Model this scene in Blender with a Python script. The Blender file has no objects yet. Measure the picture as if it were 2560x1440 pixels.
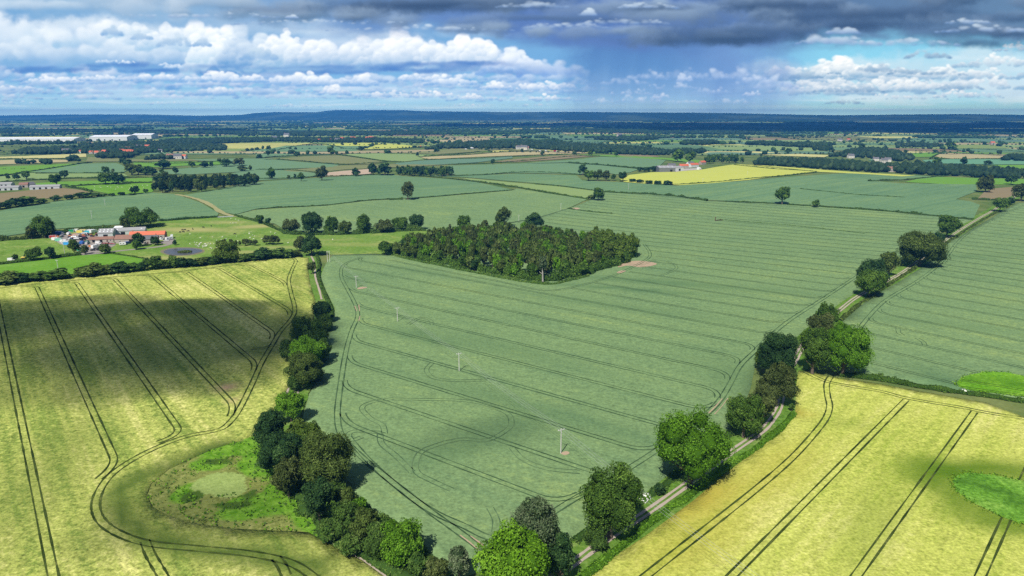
import bpy, bmesh, math, random
import numpy as np
from mathutils import Vector, geometry
PI = math.pi
sc = bpy.context.scene
COL = sc.collection
RNG = np.random.default_rng(7)
random.seed(7)

# ---------------------------------------------------------------- camera
H = 120.0
FPX = 1708.0
HROW = 284.0
PITCH = math.atan((720 - HROW) / FPX)
cp, sp = math.cos(PITCH), math.sin(PITCH)
cam = bpy.data.cameras.new('camera')
cam.sensor_width = 36.0
cam.lens = 36.0 * FPX / 2560
cam.clip_start = 0.5
cam.clip_end = 90000
camo = bpy.data.objects.new('camera', cam)
COL.objects.link(camo)
camo.location = (0, 0, H)
camo.rotation_euler = (PI / 2 - PITCH, 0, 0)
sc.camera = camo

# ---------------------------------------------------------------- terrain
def sst(a, b, x):
    t = np.clip((np.asarray(x, float) - a) / (b - a), 0, 1)
    return t * t * (3 - 2 * t)

def terr(x, y):
    x = np.asarray(x, float); y = np.asarray(y, float)
    a = sst(380, 800, y) * (1 - sst(2300, 3600, y))
    return a * (3.0 * np.sin(x / 190 + y / 300 + 0.8) + 2.4 * np.sin(y / 165 - x / 430 + 0.4))

def ray(px, py):
    dx = (px - 1280) / FPX; dz = (720 - py) / FPX
    return dx, cp + dz * sp, dz * cp - sp          # camera axes into the world

def P(px, py, off=0.0):
    """the ground point seen at a photograph pixel"""
    dx, dy, dz = ray(px, max(py, HROW + 3.5))
    z = 0.0
    for _ in range(14):
        t = (z - H) / dz
        x, y = dx * t, dy * t
        z = 0.5 * z + 0.5 * float(terr(x, y))
    t = (z - H) / dz
    x, y = dx * t, dy * t
    return Vector((x, y, float(terr(x, y)) + off))

def mpp(p):
    """metres for one photograph pixel at a point"""
    return (p.y * cp + (H - p.z) * sp) / FPX

def top_z(p, row):
    """height above ground whose image row is ROW, over point p"""
    a = (720 - row) / FPX
    # z such that projecting (y, z) gives a
    # a = (y*sp + (z-H)*cp) / (y*cp - (z-H)*sp)
    q = p.y * (a * cp - sp) / (cp + a * sp)
    return H + q - p.z

# ---------------------------------------------------------------- tagging
def tag(o, label=None, cat=None, group=None, kind=None):
    if label: o['label'] = label
    if cat: o['category'] = cat
    if group: o['group'] = group
    if kind: o['kind'] = kind
    return o

def empty(name, loc, rz=0.0, label=None, cat=None, group=None, sc_=1.0):
    o = bpy.data.objects.new(name, None)
    COL.objects.link(o)
    o.empty_display_size = 0.5
    o.location = loc
    o.rotation_euler = (0, 0, rz)
    if sc_ != 1.0: o.scale = (sc_,) * 3
    return tag(o, label, cat, group)

def link(name, me, mat=None, parent=None, objmat=False):
    o = bpy.data.objects.new(name, me)
    COL.objects.link(o)
    if mat is not None or objmat:
        if objmat:
            if not me.materials: me.materials.append(None)
            o.material_slots[0].link = 'OBJECT'
            o.material_slots[0].material = mat
        elif not me.materials:
            me.materials.append(mat)
    if parent is not None: o.parent = parent
    return o

def copy_tree(o, parent=None, mats=None):
    c = o.copy()
    COL.objects.link(c)
    if parent is not None: c.parent = parent
    for ch in list(o.children): copy_tree(ch, c)
    return c

def mesh_np(name, v, f, smooth=False, attrs=None):
    v = np.asarray(v, np.float32); f = np.asarray(f, np.int32)
    me = bpy.data.meshes.new(name)
    n, k = f.shape
    me.vertices.add(len(v)); me.vertices.foreach_set('co', v.ravel())
    me.loops.add(n * k); me.loops.foreach_set('vertex_index', f.ravel())
    me.polygons.add(n)
    me.polygons.foreach_set('loop_start', np.arange(0, n * k, k, dtype=np.int32))
    me.polygons.foreach_set('loop_total', np.full(n, k, np.int32))
    if smooth: me.polygons.foreach_set('use_smooth', np.ones(n, bool))
    for an, (typ, dom, data) in (attrs or {}).items():
        at = me.attributes.new(an, typ, dom)
        at.data.foreach_set('color' if 'COLOR' in typ else 'value', np.asarray(data, np.float32).ravel())
    me.update(); me.validate()
    return me

# ---------------------------------------------------------------- node helper
class X:
    """a socket with arithmetic"""
    nt = None
    def __init__(s, sock): s.s = sock
    @staticmethod
    def node(t, **kw):
        n = X.nt.nodes.new(t)
        for k, v in kw.items(): setattr(n, k, v)
        return n
    @staticmethod
    def put(sock, v):
        if isinstance(v, X): X.nt.links.new(v.s, sock)
        elif v is not None:
            if hasattr(sock.default_value, '__len__') and len(sock.default_value) == 4 and len(v) == 3: v = (*v, 1)
            sock.default_value = v
    @staticmethod
    def m(op, a, b=None, c=None, clamp=False):
        n = X.node('ShaderNodeMath', operation=op, use_clamp=clamp)
        X.put(n.inputs[0], a)
        if b is not None: X.put(n.inputs[1], b)
        if c is not None: X.put(n.inputs[2], c)
        return X(n.outputs[0])
    def __add__(s, o): return X.m('ADD', s, o)
    def __radd__(s, o): return X.m('ADD', o, s)
    def __sub__(s, o): return X.m('SUBTRACT', s, o)
    def __rsub__(s, o): return X.m('SUBTRACT', o, s)
    def __mul__(s, o): return X.m('MULTIPLY', s, o)
    def __rmul__(s, o): return X.m('MULTIPLY', o, s)
    def __truediv__(s, o): return X.m('DIVIDE', s, o)
    def __rtruediv__(s, o): return X.m('DIVIDE', o, s)

def smooth(a, b, x):
    n = X.node('ShaderNodeMapRange', interpolation_type='SMOOTHSTEP')
    X.put(n.inputs[0], x); n.inputs[1].default_value = a; n.inputs[2].default_value = b
    return X(n.outputs[0])
def clamp(x): return X.m('ADD', x, 0.0, clamp=True)
def comb(x, y, z=0.0):
    n = X.node('ShaderNodeCombineXYZ')
    for i, v in enumerate((x, y, z)): X.put(n.inputs[i], v)
    return X(n.outputs[0])
def sepv(v):
    n = X.node('ShaderNodeSeparateXYZ'); X.put(n.inputs[0], v)
    return X(n.outputs[0]), X(n.outputs[1]), X(n.outputs[2])
def noise(vec, scale=1.0, detail=4.0, rough=0.5, lac=2.0, dist=0.0):
    n = X.node('ShaderNodeTexNoise')
    X.put(n.inputs['Vector'], vec); n.inputs['Scale'].default_value = scale
    n.inputs['Detail'].default_value = detail; n.inputs['Roughness'].default_value = rough
    n.inputs['Lacunarity'].default_value = lac; n.inputs['Distortion'].default_value = dist
    return X(n.outputs[0])
def voro(vec, scale=1.0, detail=0.0, rough=0.5, smoothness=None):
    n = X.node('ShaderNodeTexVoronoi')
    if smoothness is not None:
        n.feature = 'SMOOTH_F1'; n.inputs['Smoothness'].default_value = smoothness
    X.put(n.inputs['Vector'], vec); n.inputs['Scale'].default_value = scale
    n.inputs['Detail'].default_value = detail; n.inputs['Roughness'].default_value = rough
    return X(n.outputs[0])
def mixc(f, a, b, mode='MIX'):
    n = X.node('ShaderNodeMix', data_type='RGBA', blend_type=mode)
    X.put(n.inputs[0], f); X.put(n.inputs[6], a); X.put(n.inputs[7], b)
    return X(n.outputs[2])
def attr(name, typ='GEOMETRY'):
    n = X.node('ShaderNodeAttribute', attribute_name=name, attribute_type=typ)
    return X(n.outputs['Fac']), X(n.outputs['Color'])
def pos():
    n = X.node('ShaderNodeNewGeometry'); return X(n.outputs['Position'])
def objrand():
    n = X.node('ShaderNodeObjectInfo'); return X(n.outputs['Random'])
def rotz(v, a):
    x, y, z = sepv(v)
    c, s = math.cos(a), math.sin(a)
    return x * c + y * s, y * c - x * s

def newmat(name):
    m = bpy.data.materials.new(name); m.use_nodes = True
    m.node_tree.nodes.clear(); X.nt = m.node_tree
    return m
def surf(bsdf):
    o = X.node('ShaderNodeOutputMaterial'); X.nt.links.new(bsdf.outputs[0], o.inputs['Surface'])
def princ(col, rough=0.8, spec=0.25, metal=0.0, normal=None):
    n = X.node('ShaderNodeBsdfPrincipled')
    X.put(n.inputs['Base Color'], col); n.inputs['Roughness'].default_value = rough
    n.inputs['Specular IOR Level'].default_value = spec; n.inputs['Metallic'].default_value = metal
    if normal is not None: X.put(n.inputs['Normal'], normal)
    return n
def diffuse(col, normal=None):
    n = X.node('ShaderNodeBsdfDiffuse'); X.put(n.inputs[0], col)
    if normal is not None: X.put(n.inputs['Normal'], normal)
    return n
def bump(h, strength=0.5, dist=0.3):
    n = X.node('ShaderNodeBump'); n.inputs['Strength'].default_value = strength
    n.inputs['Distance'].default_value = dist; X.put(n.inputs['Height'], h)
    return X(n.outputs[0])

_plain = {}
def plain(col, rough=0.6, spec=0.3, metal=0.0, vary=0.12, sc_=1.2):
    """painted or weathered surface with slight procedural wear"""
    key = (tuple(col), rough, spec, metal, vary, sc_)
    if key not in _plain:
        m = newmat('surface'); 
        t = X.node('ShaderNodeTexCoord'); ob = X(t.outputs['Object'])
        n1 = noise(ob, sc_, 4, 0.6); r = objrand()
        f = 1.0 + (n1 - 0.5) * (2 * vary) + (r - 0.5) * (vary)
        c = mixc(1.0, col, comb(f, f, f), 'MULTIPLY')
        surf(princ(c, rough, spec, metal)); _plain[key] = m
    return _plain[key]

# ---------------------------------------------------------------- sun, sky
SUN_AZ = Vector((-0.38, -0.925)).normalized()
SUN_EL = math.radians(50.5)
sun = bpy.data.lights.new('sun', 'SUN'); sun.energy = 5.0; sun.angle = math.radians(0.53); sun.color = (1.0, 0.955, 0.88)
suno = bpy.data.objects.new('sun', sun); COL.objects.link(suno)
SDIR = Vector((SUN_AZ.x * math.cos(SUN_EL), SUN_AZ.y * math.cos(SUN_EL), math.sin(SUN_EL)))
suno.rotation_euler = SDIR.to_track_quat('Z', 'Y').to_euler()
suno.location = SDIR * 400
def lin(r, g, b):
    f = lambda c: (c / 255 / 12.92) if c <= 10 else ((c / 255 + 0.055) / 1.055) ** 2.4
    return (f(r), f(g), f(b))
# chart of the sky ahead: CX across (from azimuth), CY up (from elevation)
CX0, CX1, CY0, CY1, CST = -700.0, 3260.0, -260.0, 300.0, 1.65
def sky_chart():
    """cloud cover ahead as linear rgb, row 0 at the bottom"""
    f32 = np.float32
    nx = int((CX1 - CX0) / CST); ny = int((CY1 - CY0) / CST)
    xs = (CX0 + (np.arange(nx) + 0.5) * CST).astype(f32); ys = (CY1 - (np.arange(ny) + 0.5) * CST).astype(f32)
    Xp, Yp = np.meshgrid(xs, ys)
    def vnoise(x, y, seed):
        xi = np.floor(x).astype(np.int64); yi = np.floor(y).astype(np.int64)
        ux = (x - xi).astype(f32); uy = (y - yi).astype(f32)
        fx = ux * ux * ux * (ux * (ux * 6 - 15) + 10); fy = uy * uy * uy * (uy * (uy * 6 - 15) + 10)
        def g(i, j, u, v):
            h = (i * 374761393 + j * 668265263 + seed * 974634811) & 0xffffffff
            h = ((h ^ (h >> 13)) * 1274126177) & 0xffffffff
            h = h ^ (h >> 16)
            a = (h & 0xffff).astype(f32) * f32(2 * math.pi / 65536)
            return np.cos(a) * u + np.sin(a) * v
        n00 = g(xi, yi, ux, uy); n10 = g(xi + 1, yi, ux - 1, uy)
        n01 = g(xi, yi + 1, ux, uy - 1); n11 = g(xi + 1, yi + 1, ux - 1, uy - 1)
        return 1.5 * ((n00 * (1 - fx) + n10 * fx) * (1 - fy) + (n01 * (1 - fx) + n11 * fx) * fy)
    def fbm(x, y, seed, octs=6, gain=0.5):
        s = np.zeros_like(x, dtype=f32); a = 1.0; t = 0
        for o in range(octs):
            s += a * vnoise(x + o * 17.3, y - o * 9.1, seed + o); t += a
            a *= gain; x = x * 2.03; y = y * 2.03
        return s / t
    S = lambda a, b, v: (lambda t: t * t * (3 - 2 * t))(np.clip((v - a) / (b - a), 0, 1))
    A = lambda c: np.array(c, f32)
    def mix(base, col, m): return base * (1 - m[..., None]) + col * m[..., None]
    def ramp(t, *st):
        return np.stack([np.interp(t, [s[0] for s in st], [s[1][k] for s in st]) for k in range(3)], -1).astype(f32)
    w1 = fbm(Xp / 60, Yp / 44, 40, 6, 0.6); w2 = fbm(Xp / 60 + 50, Yp / 44, 60, 6, 0.6)
    wb = fbm(Xp / 240, Yp / 120, 80, 5)
    rs = np.random.default_rng(5)

    c = ramp(Yp, (60, lin(116, 164, 208)), (170, lin(112, 166, 214)), (225, lin(146, 194, 226)), (285, lin(172, 212, 236)))
    c = mix(c, ramp(Yp, (60, lin(120, 190, 222)), (150, lin(140, 206, 230)), (285, lin(168, 214, 226))), S(1750, 2150, Xp))

    def puff(x, y, rx, ry, hi, lo, tone, op, soft=0.5, rag=0.35, base=None, lift=0.5):
        """one soft billow, lit from above and slightly from the left"""
        m = 1.35
        i0 = max(0, int((CY1 - (y + ry * m)) / CST)); i1 = min(ny, int((CY1 - (y - ry * m)) / CST) + 1)
        j0 = max(0, int((x - rx * m - CX0) / CST)); j1 = min(nx, int((x + rx * m - CX0) / CST) + 1)
        if i1 <= i0 or j1 <= j0: return
        sl = (slice(i0, i1), slice(j0, j1))
        u = (Xp[sl] - x) / rx; v = (Yp[sl] - y) / ry
        k = rag * 1.2
        u = u + w1[sl] * k; v = v + w2[sl] * k
        r = np.sqrt(u * u + v * v)
        a = S(1.0, 1.0 - soft, r) * op
        if base is not None: a = a * S(base + 3 + 5 * w1[sl], base - 3 + 5 * w1[sl], Yp[sl])
        t = tone + lift * (-v * 0.62 - u * 0.20) * np.clip(1.15 - 0.3 * r, 0, 1) + 0.16 * w2[sl]
        t = np.clip(t, 0, 1)[..., None]
        col = lo + (hi - lo) * t
        c[sl] = c[sl] * (1 - a[..., None]) + col * a[..., None]

    def cumulus(cx, by, w, h, n, hi, lo, seed, r0=0.14, r1=0.34, op=0.9, soft=0.45, rag=0.34, flat=True, base_dark=0.55, top_white=0.35, lift=0.55, asp=1.25):
        g = np.random.default_rng(seed); hi = A(hi); lo = A(lo)
        ph = g.uniform(0, 6.28, 4)
        L = []
        for k in range(n):
            u = g.uniform(-1, 1); 
            e = h * max(0.0, 1 - abs(u) ** 2.2) ** 0.7 * (0.72 + 0.18 * math.sin(u * 5 + ph[0]) + 0.13 * math.sin(u * 11 + ph[1]) + 0.08 * math.sin(u * 23 + ph[2]))
            t = g.uniform(0, 1) ** 0.75
            r = h * g.uniform(r0, r1) * (1.0 - 0.35 * t) * (0.55 + 0.45 * (1 - abs(u)))
            y = by - r * 0.6 - t * max(e - r * 0.9, 0)
            tt = (by - y) / h
            L.append((r, cx + u * w, y, tt))
        L.sort(key=lambda q: -q[0] * g.uniform(0.6, 1.4))
        for r, x, y, tt in L:
            tone = 0.50 + top_white * (tt - 0.35) * 1.7 - base_dark * max(0.0, 0.42 - tt) * 1.7 + g.uniform(-0.13, 0.13)
            puff(x, y, r * asp, r, hi, lo, tone, op * g.uniform(0.6, 1.0), soft, rag, by if flat else None, lift)

    W = lin(255, 255, 255); Gm = lin(118, 162, 212)
    # thin streaks over the horizon
    st = fbm(Xp / 240, Yp / 10, 5, 5)
    c = mix(c, A(lin(216, 232, 245)), 0.5 * S(0.0, 0.5, st) * S(286, 268, Yp) * S(185, 235, Yp))
    g2 = np.random.default_rng(77)
    # rows of small cumulus, the farthest lowest
    for row, n, hmin, hmax, wm in ((264, 10, 4, 7, 8), (252, 16, 8, 13, 5), (238, 18, 11, 19, 4.2), (224, 18, 15, 25, 3.2), (207, 16, 18, 28, 3.0)):
        for k in range(n):
            h = g2.uniform(hmin, hmax) * 1.4; x = -650 + (k + g2.uniform(0, 1)) * 2150 / n
            dim = g2.uniform(0, 1)
            cumulus(x, row + g2.uniform(-5, 5), h * wm * g2.uniform(0.8, 1.7), h * 1.3, int(26 + 16 * g2.random()), lin(226 + 28 * dim, 236 + 17 * dim, 246 + 8 * dim), lin(112, 160, 212), 1000 + int(row) * 40 + k, 0.20, 0.48, 0.72, 0.65, 0.5, True, 0.7, 0.3, 0.6, 1.7)
    for k in range(26): puff(g2.uniform(-100, 1400), g2.uniform(195, 250), g2.uniform(90, 200), g2.uniform(7, 16), A(lin(226, 238, 248)), A(lin(132, 178, 222)), g2.uniform(.35, .8), 0.45, 0.95, 0.5, None, 0.3)
    for k in range(34): puff(g2.uniform(-400, 1300), g2.uniform(28, 120), g2.uniform(110, 240), g2.uniform(12, 30), A(lin(232, 240, 246)), A(lin(142, 182, 216)), g2.uniform(.35, .85), 0.55, 0.95, 0.5, None, 0.35)
    for k in range(30): puff(g2.uniform(1850, 2900), g2.uniform(140, 258), g2.uniform(90, 220), g2.uniform(10, 26), A(lin(242, 247, 248)), A(lin(160, 198, 218)), g2.uniform(.4, .9), 0.5, 0.95, 0.5, None, 0.35)
    # soft grey mass at the far left and the bright bank beside it
    for x, y, rx, ry, tn in ((-60, 110, 260, 80, .55), (150, 100, 220, 66, .62), (300, 120, 180, 60, .5), (60, 140, 260, 50, .35), (420, 150, 200, 44, .3), (620, 140, 160, 44, .35), (-350, 120, 260, 80, .5), (900, 152, 220, 40, .4), (1150, 158, 180, 36, .42), (780, 120, 180, 50, .55), (1000, 130, 200, 44, .6), (1200, 140, 120, 40, .6), (520, 110, 150, 50, .5)):
        puff(x, y, rx, ry, A(lin(222, 234, 242)), A(lin(96, 150, 212)), tn, 0.9, 0.9, 0.5, None, 0.35)
    cumulus(20, 138, 360, 112, 150, lin(246, 249, 252), lin(150, 190, 222), 11, 0.2, 0.5, 0.55, 0.9, 0.5, False, 0.5, 0.35, 0.30)
    cumulus(150, 176, 240, 116, 170, lin(240, 246, 250), lin(126, 172, 214), 211, 0.14, 0.36, 0.7, 0.7, 0.45, True, 0.85, 0.42, 0.42)
    cumulus(400, 178, 170, 104, 150, lin(232, 241, 247), lin(118, 166, 212), 212, 0.14, 0.34, 0.75, 0.6, 0.45, True, 0.85, 0.40, 0.42)
    cumulus(-200, 170, 260, 110, 140, lin(240, 246, 250), lin(126, 172, 214), 213, 0.14, 0.36, 0.7, 0.7, 0.45, True, 0.85, 0.42, 0.42)
    cumulus(270, 118, 130, 80, 90, lin(255, 255, 255), lin(158, 194, 224), 12, 0.2, 0.42, 0.6, 0.7, 0.45, False, 0.5, 0.4, 0.4)
    cumulus(330, 100, 64, 56, 50, W, lin(160, 196, 224), 112, 0.2, 0.42, 0.8, 0.4, 0.4, False, 0.5, 0.4, 0.4)
    cumulus(465, 128, 120, 92, 110, W, lin(158, 194, 224), 13, 0.15, 0.36, 0.9, 0.42, 0.4, False, 0.2, 0.5, 0.5)
    cumulus(535, 184, 70, 140, 130, W, lin(166, 200, 226), 14, 0.10, 0.26, 0.9, 0.4, 0.42, False, 0.3, 0.4, 0.5)
    cumulus(630, 187, 100, 132, 150, lin(228, 238, 246), lin(112, 160, 208), 15, 0.10, 0.30, 0.85, 0.45, 0.42, True, 0.7, 0.4, 0.5)
    cumulus(740, 186, 120, 128, 200, W, lin(146, 184, 218), 16, 0.08, 0.26, 0.85, 0.45, 0.40, True, 0.7, 0.45, 0.5)
    cumulus(880, 180, 170, 112, 240, W, lin(140, 178, 216), 17, 0.10, 0.32, 0.85, 0.45, 0.40, True, 0.7, 0.45, 0.5)
    cumulus(1040, 181, 170, 108, 240, W, lin(140, 178, 216), 18, 0.10, 0.32, 0.85, 0.45, 0.40, True, 0.7, 0.45, 0.5)
    cumulus(1190, 184, 150, 106, 220, W, lin(146, 182, 218), 19, 0.10, 0.30, 0.88, 0.42, 0.40, True, 0.6, 0.45, 0.5)
    cumulus(1290, 190, 100, 72, 110, lin(250, 252, 254), lin(130, 170, 220), 20, 0.14, 0.34, 0.8, 0.5, 0.40, True, 0.6, 0.4, 0.5)
    cumulus(1375, 194, 80, 60, 70, lin(230, 238, 246), lin(120, 160, 216), 21, 0.2, 0.4, 0.6, 0.8, 0.45, False, 0.6, 0.4, 0.4)
    # dark bases under the bank
    for k in range(64):
        x = g2.uniform(-300, 1330); p = 1 if (x < 420 or 760 < x < 1250) else 0.45
        puff(x, g2.uniform(160, 184) - 6 * math.sin(x / 140), g2.uniform(40, 110), g2.uniform(5, 13), A(lin(120, 164, 214)), A(lin(58, 110, 186)), g2.uniform(0.05, 0.5), 0.55 * p, 0.9, 0.6, 189 + 5 * math.sin(x / 90), 0.3)
    # grey scud in front of the bank, little bright clouds under it
    for (x, y, w_, h_, s_) in ((435, 118, 42, 36, 31), (505, 118, 22, 28, 32), (352, 100, 30, 24, 33), (280, 90, 26, 34, 34), (650, 150, 50, 40, 35)):
        cumulus(x, y, w_, h_, 40, lin(206, 222, 234), lin(122, 166, 212), s_, 0.2, 0.42, 0.7, 0.5, 0.5, False, 0.4, 0.35, 0.4)
    for (x, y, w_, h_, s_) in ((434, 172, 26, 17, 41), (270, 158, 36, 12, 42), (318, 160, 24, 10, 43), (410, 165, 16, 10, 44)):
        cumulus(x, y, w_, h_, 34, lin(252, 253, 254), lin(140, 182, 222), s_, 0.25, 0.5, 0.6, 0.6, 0.55, False, 0.3, 0.4, 0.4)
    # larger clouds of the nearest row
    for (x, y, w_, h_, n_, s_) in ((740, 216, 66, 34, 90, 51), (830, 218, 76, 30, 80, 52), (900, 217, 40, 30, 60, 53), (545, 208, 90, 26, 80, 54), (390, 204, 60, 20, 60, 55), (150, 214, 90, 24, 80, 56), (1050, 207, 60, 22, 60, 57), (1130, 215, 60, 24, 60, 58),
                                   (545, 240, 34, 26, 50, 59), (835, 240, 36, 24, 50, 60), (1240, 226, 40, 18, 50, 61), (1390, 226, 46, 22, 50, 62), (1340, 230, 60, 20, 50, 63), (620, 208, 50, 20, 50, 64), (250, 204, 60, 16, 50, 65), (960, 244, 70, 16, 50, 66), (1080, 246, 60, 17, 50, 67), (1380, 252, 50, 14, 40, 68), (30, 228, 60, 16, 40, 69), (1190, 252, 50, 16, 40, 70)):
        cumulus(x, y, w_ * 1.15, h_ * 1.3, n_, lin(255, 255, 254), lin(132, 174, 220), s_, 0.16, 0.42, 0.85, 0.45, 0.45, True, 0.75, 0.4, 0.55, 1.4)
    # the right-hand bank: thin pale veil, then bright billows with grey scud
    for x, y, rx, ry, tn in ((2300, 170, 260, 50, .6), (2500, 170, 200, 60, .65), (2050, 200, 220, 46, .6), (2200, 225, 300, 36, .6), (2560, 220, 220, 50, .6), (2800, 170, 260, 80, .6), (2450, 130, 160, 24, .7), (1950, 170, 90, 34, .6)):
        puff(x, y, rx, ry, A(lin(226, 238, 242)), A(lin(140, 182, 208)), tn, 0.7, 0.95, 0.5, None, 0.3)
    for (x, y, w_, h_, n_, s_) in ((2110, 200, 110, 64, 170, 81), (2300, 205, 150, 50, 140, 181), (2150, 214, 170, 50, 170, 182), (2060, 226, 130, 40, 120, 183), (2430, 226, 150, 44, 120, 184), (2110, 196, 80, 52, 120, 81), (2190, 196, 90, 44, 110, 82), (2050, 200, 90, 36, 90, 83), (1960, 200, 60, 44, 80, 84), (2200, 236, 140, 44, 150, 85), (2080, 240, 110, 40, 120, 86), (2310, 232, 100, 40, 110, 87), (1980, 236, 70, 26, 60, 88), (2420, 246, 90, 26, 80, 89), (2500, 170, 120, 40, 80, 90), (2540, 130, 60, 26, 50, 91), (2260, 250, 120, 18, 70, 92), (2440, 200, 110, 36, 80, 93), (2700, 200, 160, 60, 90, 94)):
        cumulus(x, y, w_, h_, n_, lin(255, 254, 250), lin(140, 176, 204), s_, 0.12, 0.32, 0.85, 0.45, 0.45, True, 0.55, 0.4, 0.5, 1.5)
    for (x, y, w_, h_, s_) in ((1960, 205, 30, 26, 101), (2015, 198, 44, 26, 102), (2085, 186, 20, 10, 103), (2190, 182, 50, 26, 104), (2265, 188, 46, 24, 105), (2150, 232, 60, 26, 106), (2400, 226, 60, 22, 107), (2350, 190, 70, 20, 108), (2320, 148, 60, 28, 109), (2080, 232, 50, 18, 110), (2110, 262, 50, 18, 111)):
        cumulus(x, y, w_, h_, 50, lin(196, 214, 226), lin(108, 148, 184), s_, 0.2, 0.42, 0.62, 0.55, 0.5, True, 0.5, 0.35, 0.4, 1.5)
    # rain
    stk = fbm(Xp / 42 + Yp / 300, Yp / 420, 401, 4)
    rm = S(1375, 1490, Xp + w1 * 40 + (Yp - 190) * 0.15) * S(2050, 1800, Xp + w1 * 70 - (Yp - 120) * 0.4 + wb * 90)
    rm = rm * S(50, 115, Yp) * (0.95 - 0.26 * S(205, 290, Yp) - 0.14 * np.clip(stk, -1, 1) * S(150, 260, Yp))
    rc = ramp(Yp + stk * 26, (100, lin(80, 120, 178)), (170, lin(92, 136, 190)), (230, lin(122, 160, 204)), (288, lin(150, 184, 216)))
    rc = mix(rc, np.broadcast_to(A(lin(126, 156, 206)), rc.shape), S(1620, 1900, Xp + wb * 80) * 0.55)
    c = mix(c, rc, rm)
    for (x, y, w_, h_, o_, s_) in ((1712, 205, 20, 26, .5, 121), (1880, 242, 26, 18, .5, 122), (1600, 258, 60, 26, .3, 123), (1650, 250, 26, 22, .35, 124), (1700, 200, 60, 36, .15, 125), (1620, 200, 50, 30, .18, 126), (1850, 205, 80, 44, .18, 127), (1780, 235, 50, 22, .22, 128), (1940, 225, 60, 40, .35, 129), (1510, 262, 40, 20, .2, 130), (1830, 262, 60, 20, .25, 131), (1560, 215, 70, 30, .16, 132), (1680, 225, 70, 24, .22, 133), (1580, 240, 60, 22, .25, 134), (1900, 215, 70, 36, .3, 135), (1780, 200, 60, 30, .2, 136), (1720, 262, 70, 18, .22, 137)):
        cumulus(x, y, w_, h_, 46, lin(226, 234, 246), lin(128, 162, 210), s_, 0.2, 0.42, min(0.85, o_ * 1.25), 0.8, 0.5, False, 0.5, 0.4, 0.45)
    # the dark deck over everything
    ed = np.interp(Xp, [-700, 0, 350, 600, 900, 1250, 1500, 1700, 1950, 2100, 2250, 2560, 3300], [20, 26, 40, 56, 68, 90, 120, 124, 108, 94, 90, 108, 130])
    md = S(30, -26, Yp - ed + fbm(Xp / 200, Yp / 80, 501, 6, 0.52) * 50)
    dk = ramp(Xp, (0, lin(160, 192, 218)), (480, lin(134, 172, 208)), (900, lin(106, 142, 192)), (1300, lin(90, 122, 180)), (1700, lin(88, 120, 178)), (2150, lin(92, 122, 160)), (2560, lin(98, 130, 164)))
    c = mix(c, dk, md)
    g3 = np.random.default_rng(301)
    P3 = []
    for k in range(260):
        x = g3.uniform(-700, 3260); e = np.interp(x, [-700, 0, 600, 1250, 1500, 1700, 2100, 2560, 3300], [20, 26, 52, 84, 112, 116, 88, 104, 124])
        y = e - 8 - (e + 255) * g3.random() ** 1.5
        s_ = 0.6 + 0.9 * max(0.0, (e - y)) / 160
        P3.append((g3.random(), x, y, s_))
    P3.sort(key=lambda q: q[2])
    for _, x, y, s_ in P3:
        d = np.interp(x, [0, 500, 900, 1300, 2000, 2560], [0.0, 0.35, 0.9, 0.8, 1.0, 0.95])
        lo = A(lin(140, 176, 210)) * (1 - d) + A(lin(54, 79, 113)) * d
        hi = A(lin(226, 237, 245)) * (1 - d) + A(lin(158, 184, 214)) * d
        puff(x, y, g3.uniform(60, 150) * s_, g3.uniform(20, 46) * s_, hi, lo, g3.uniform(0.08, 0.56), g3.uniform(0.35, 0.85), 0.75, 0.50, None, 0.85)
    # named rolls: dark top right, dark over the centre, pale rolls below
    for (x, y, rx, ry, tn, o_) in ((1000, 14, 300, 30, .0, .85), (1250, 6, 260, 34, .05, .7), (2100, 40, 320, 40, .0, .8), (1900, 84, 260, 30, .05, .8), (2400, 80, 220, 34, .1, .6), (1700, 100, 240, 24, .05, .75), (1050, 12, 240, 20, .02, .8), (1200, 22, 120, 16, .05, .6), (700, 22, 200, 16, .25, .5), (1960, 14, 200, 22, .0, .8), (1640, 18, 130, 14, .08, .7), (2150, 62, 200, 24, .0, .85), (2300, 30, 240, 26, .05, .7), (1840, 96, 190, 18, .02, .85), (1700, 80, 170, 26, .15, .6), (2440, 108, 170, 18, .05, .8), (1480, 48, 150, 14, .15, .6), (1330, 44, 140, 12, .2, .6), (2500, 45, 160, 20, .1, .6)):
        puff(x, y, rx, ry, A(lin(136, 164, 200)), A(lin(58, 83, 118)), tn, o_, 0.9, 0.40, None, 0.5)
    for (x, y, w_, h_, s_, o_) in ((2080, 112, 90, 30, 141, .5), (2250, 116, 160, 24, 142, .5), (2480, 82, 140, 26, 143, .5), (2110, 86, 40, 24, 144, .5), (1560, 62, 120, 20, 145, .35), (1420, 72, 110, 22, 146, .4), (1472, 40, 18, 22, 147, .6), (1620, 22, 80, 20, 148, .5), (1330, 20, 90, 22, 149, .4), (728, 46, 16, 12, 150, .8), (820, 62, 260, 16, 151, .5), (1050, 78, 240, 18, 152, .5), (500, 46, 240, 18, 153, .5), (2420, 60, 60, 16, 154, .4)):
        cumulus(x, y, w_, h_, 60, lin(214, 228, 238), lin(110, 144, 192), s_, 0.2, 0.5, o_, 0.85, 0.5, False, 0.5, 0.4, 0.4, 2.2)
    yk = [-260, 60, 200, 235, 262, 275, 292]
    gn = np.stack([np.interp(Yp, yk, v) for v in ([1.0, 1.06, 1.12, 1.2, 1.5, 2.3, 3.4], [1.0, 1.06, 1.12, 1.16, 1.40, 2.0, 2.8], [1.0, 1.04, 1.08, 1.08, 1.16, 1.45, 1.8])], -1)
    return np.clip(c * gn, 0, 2.6)
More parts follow.
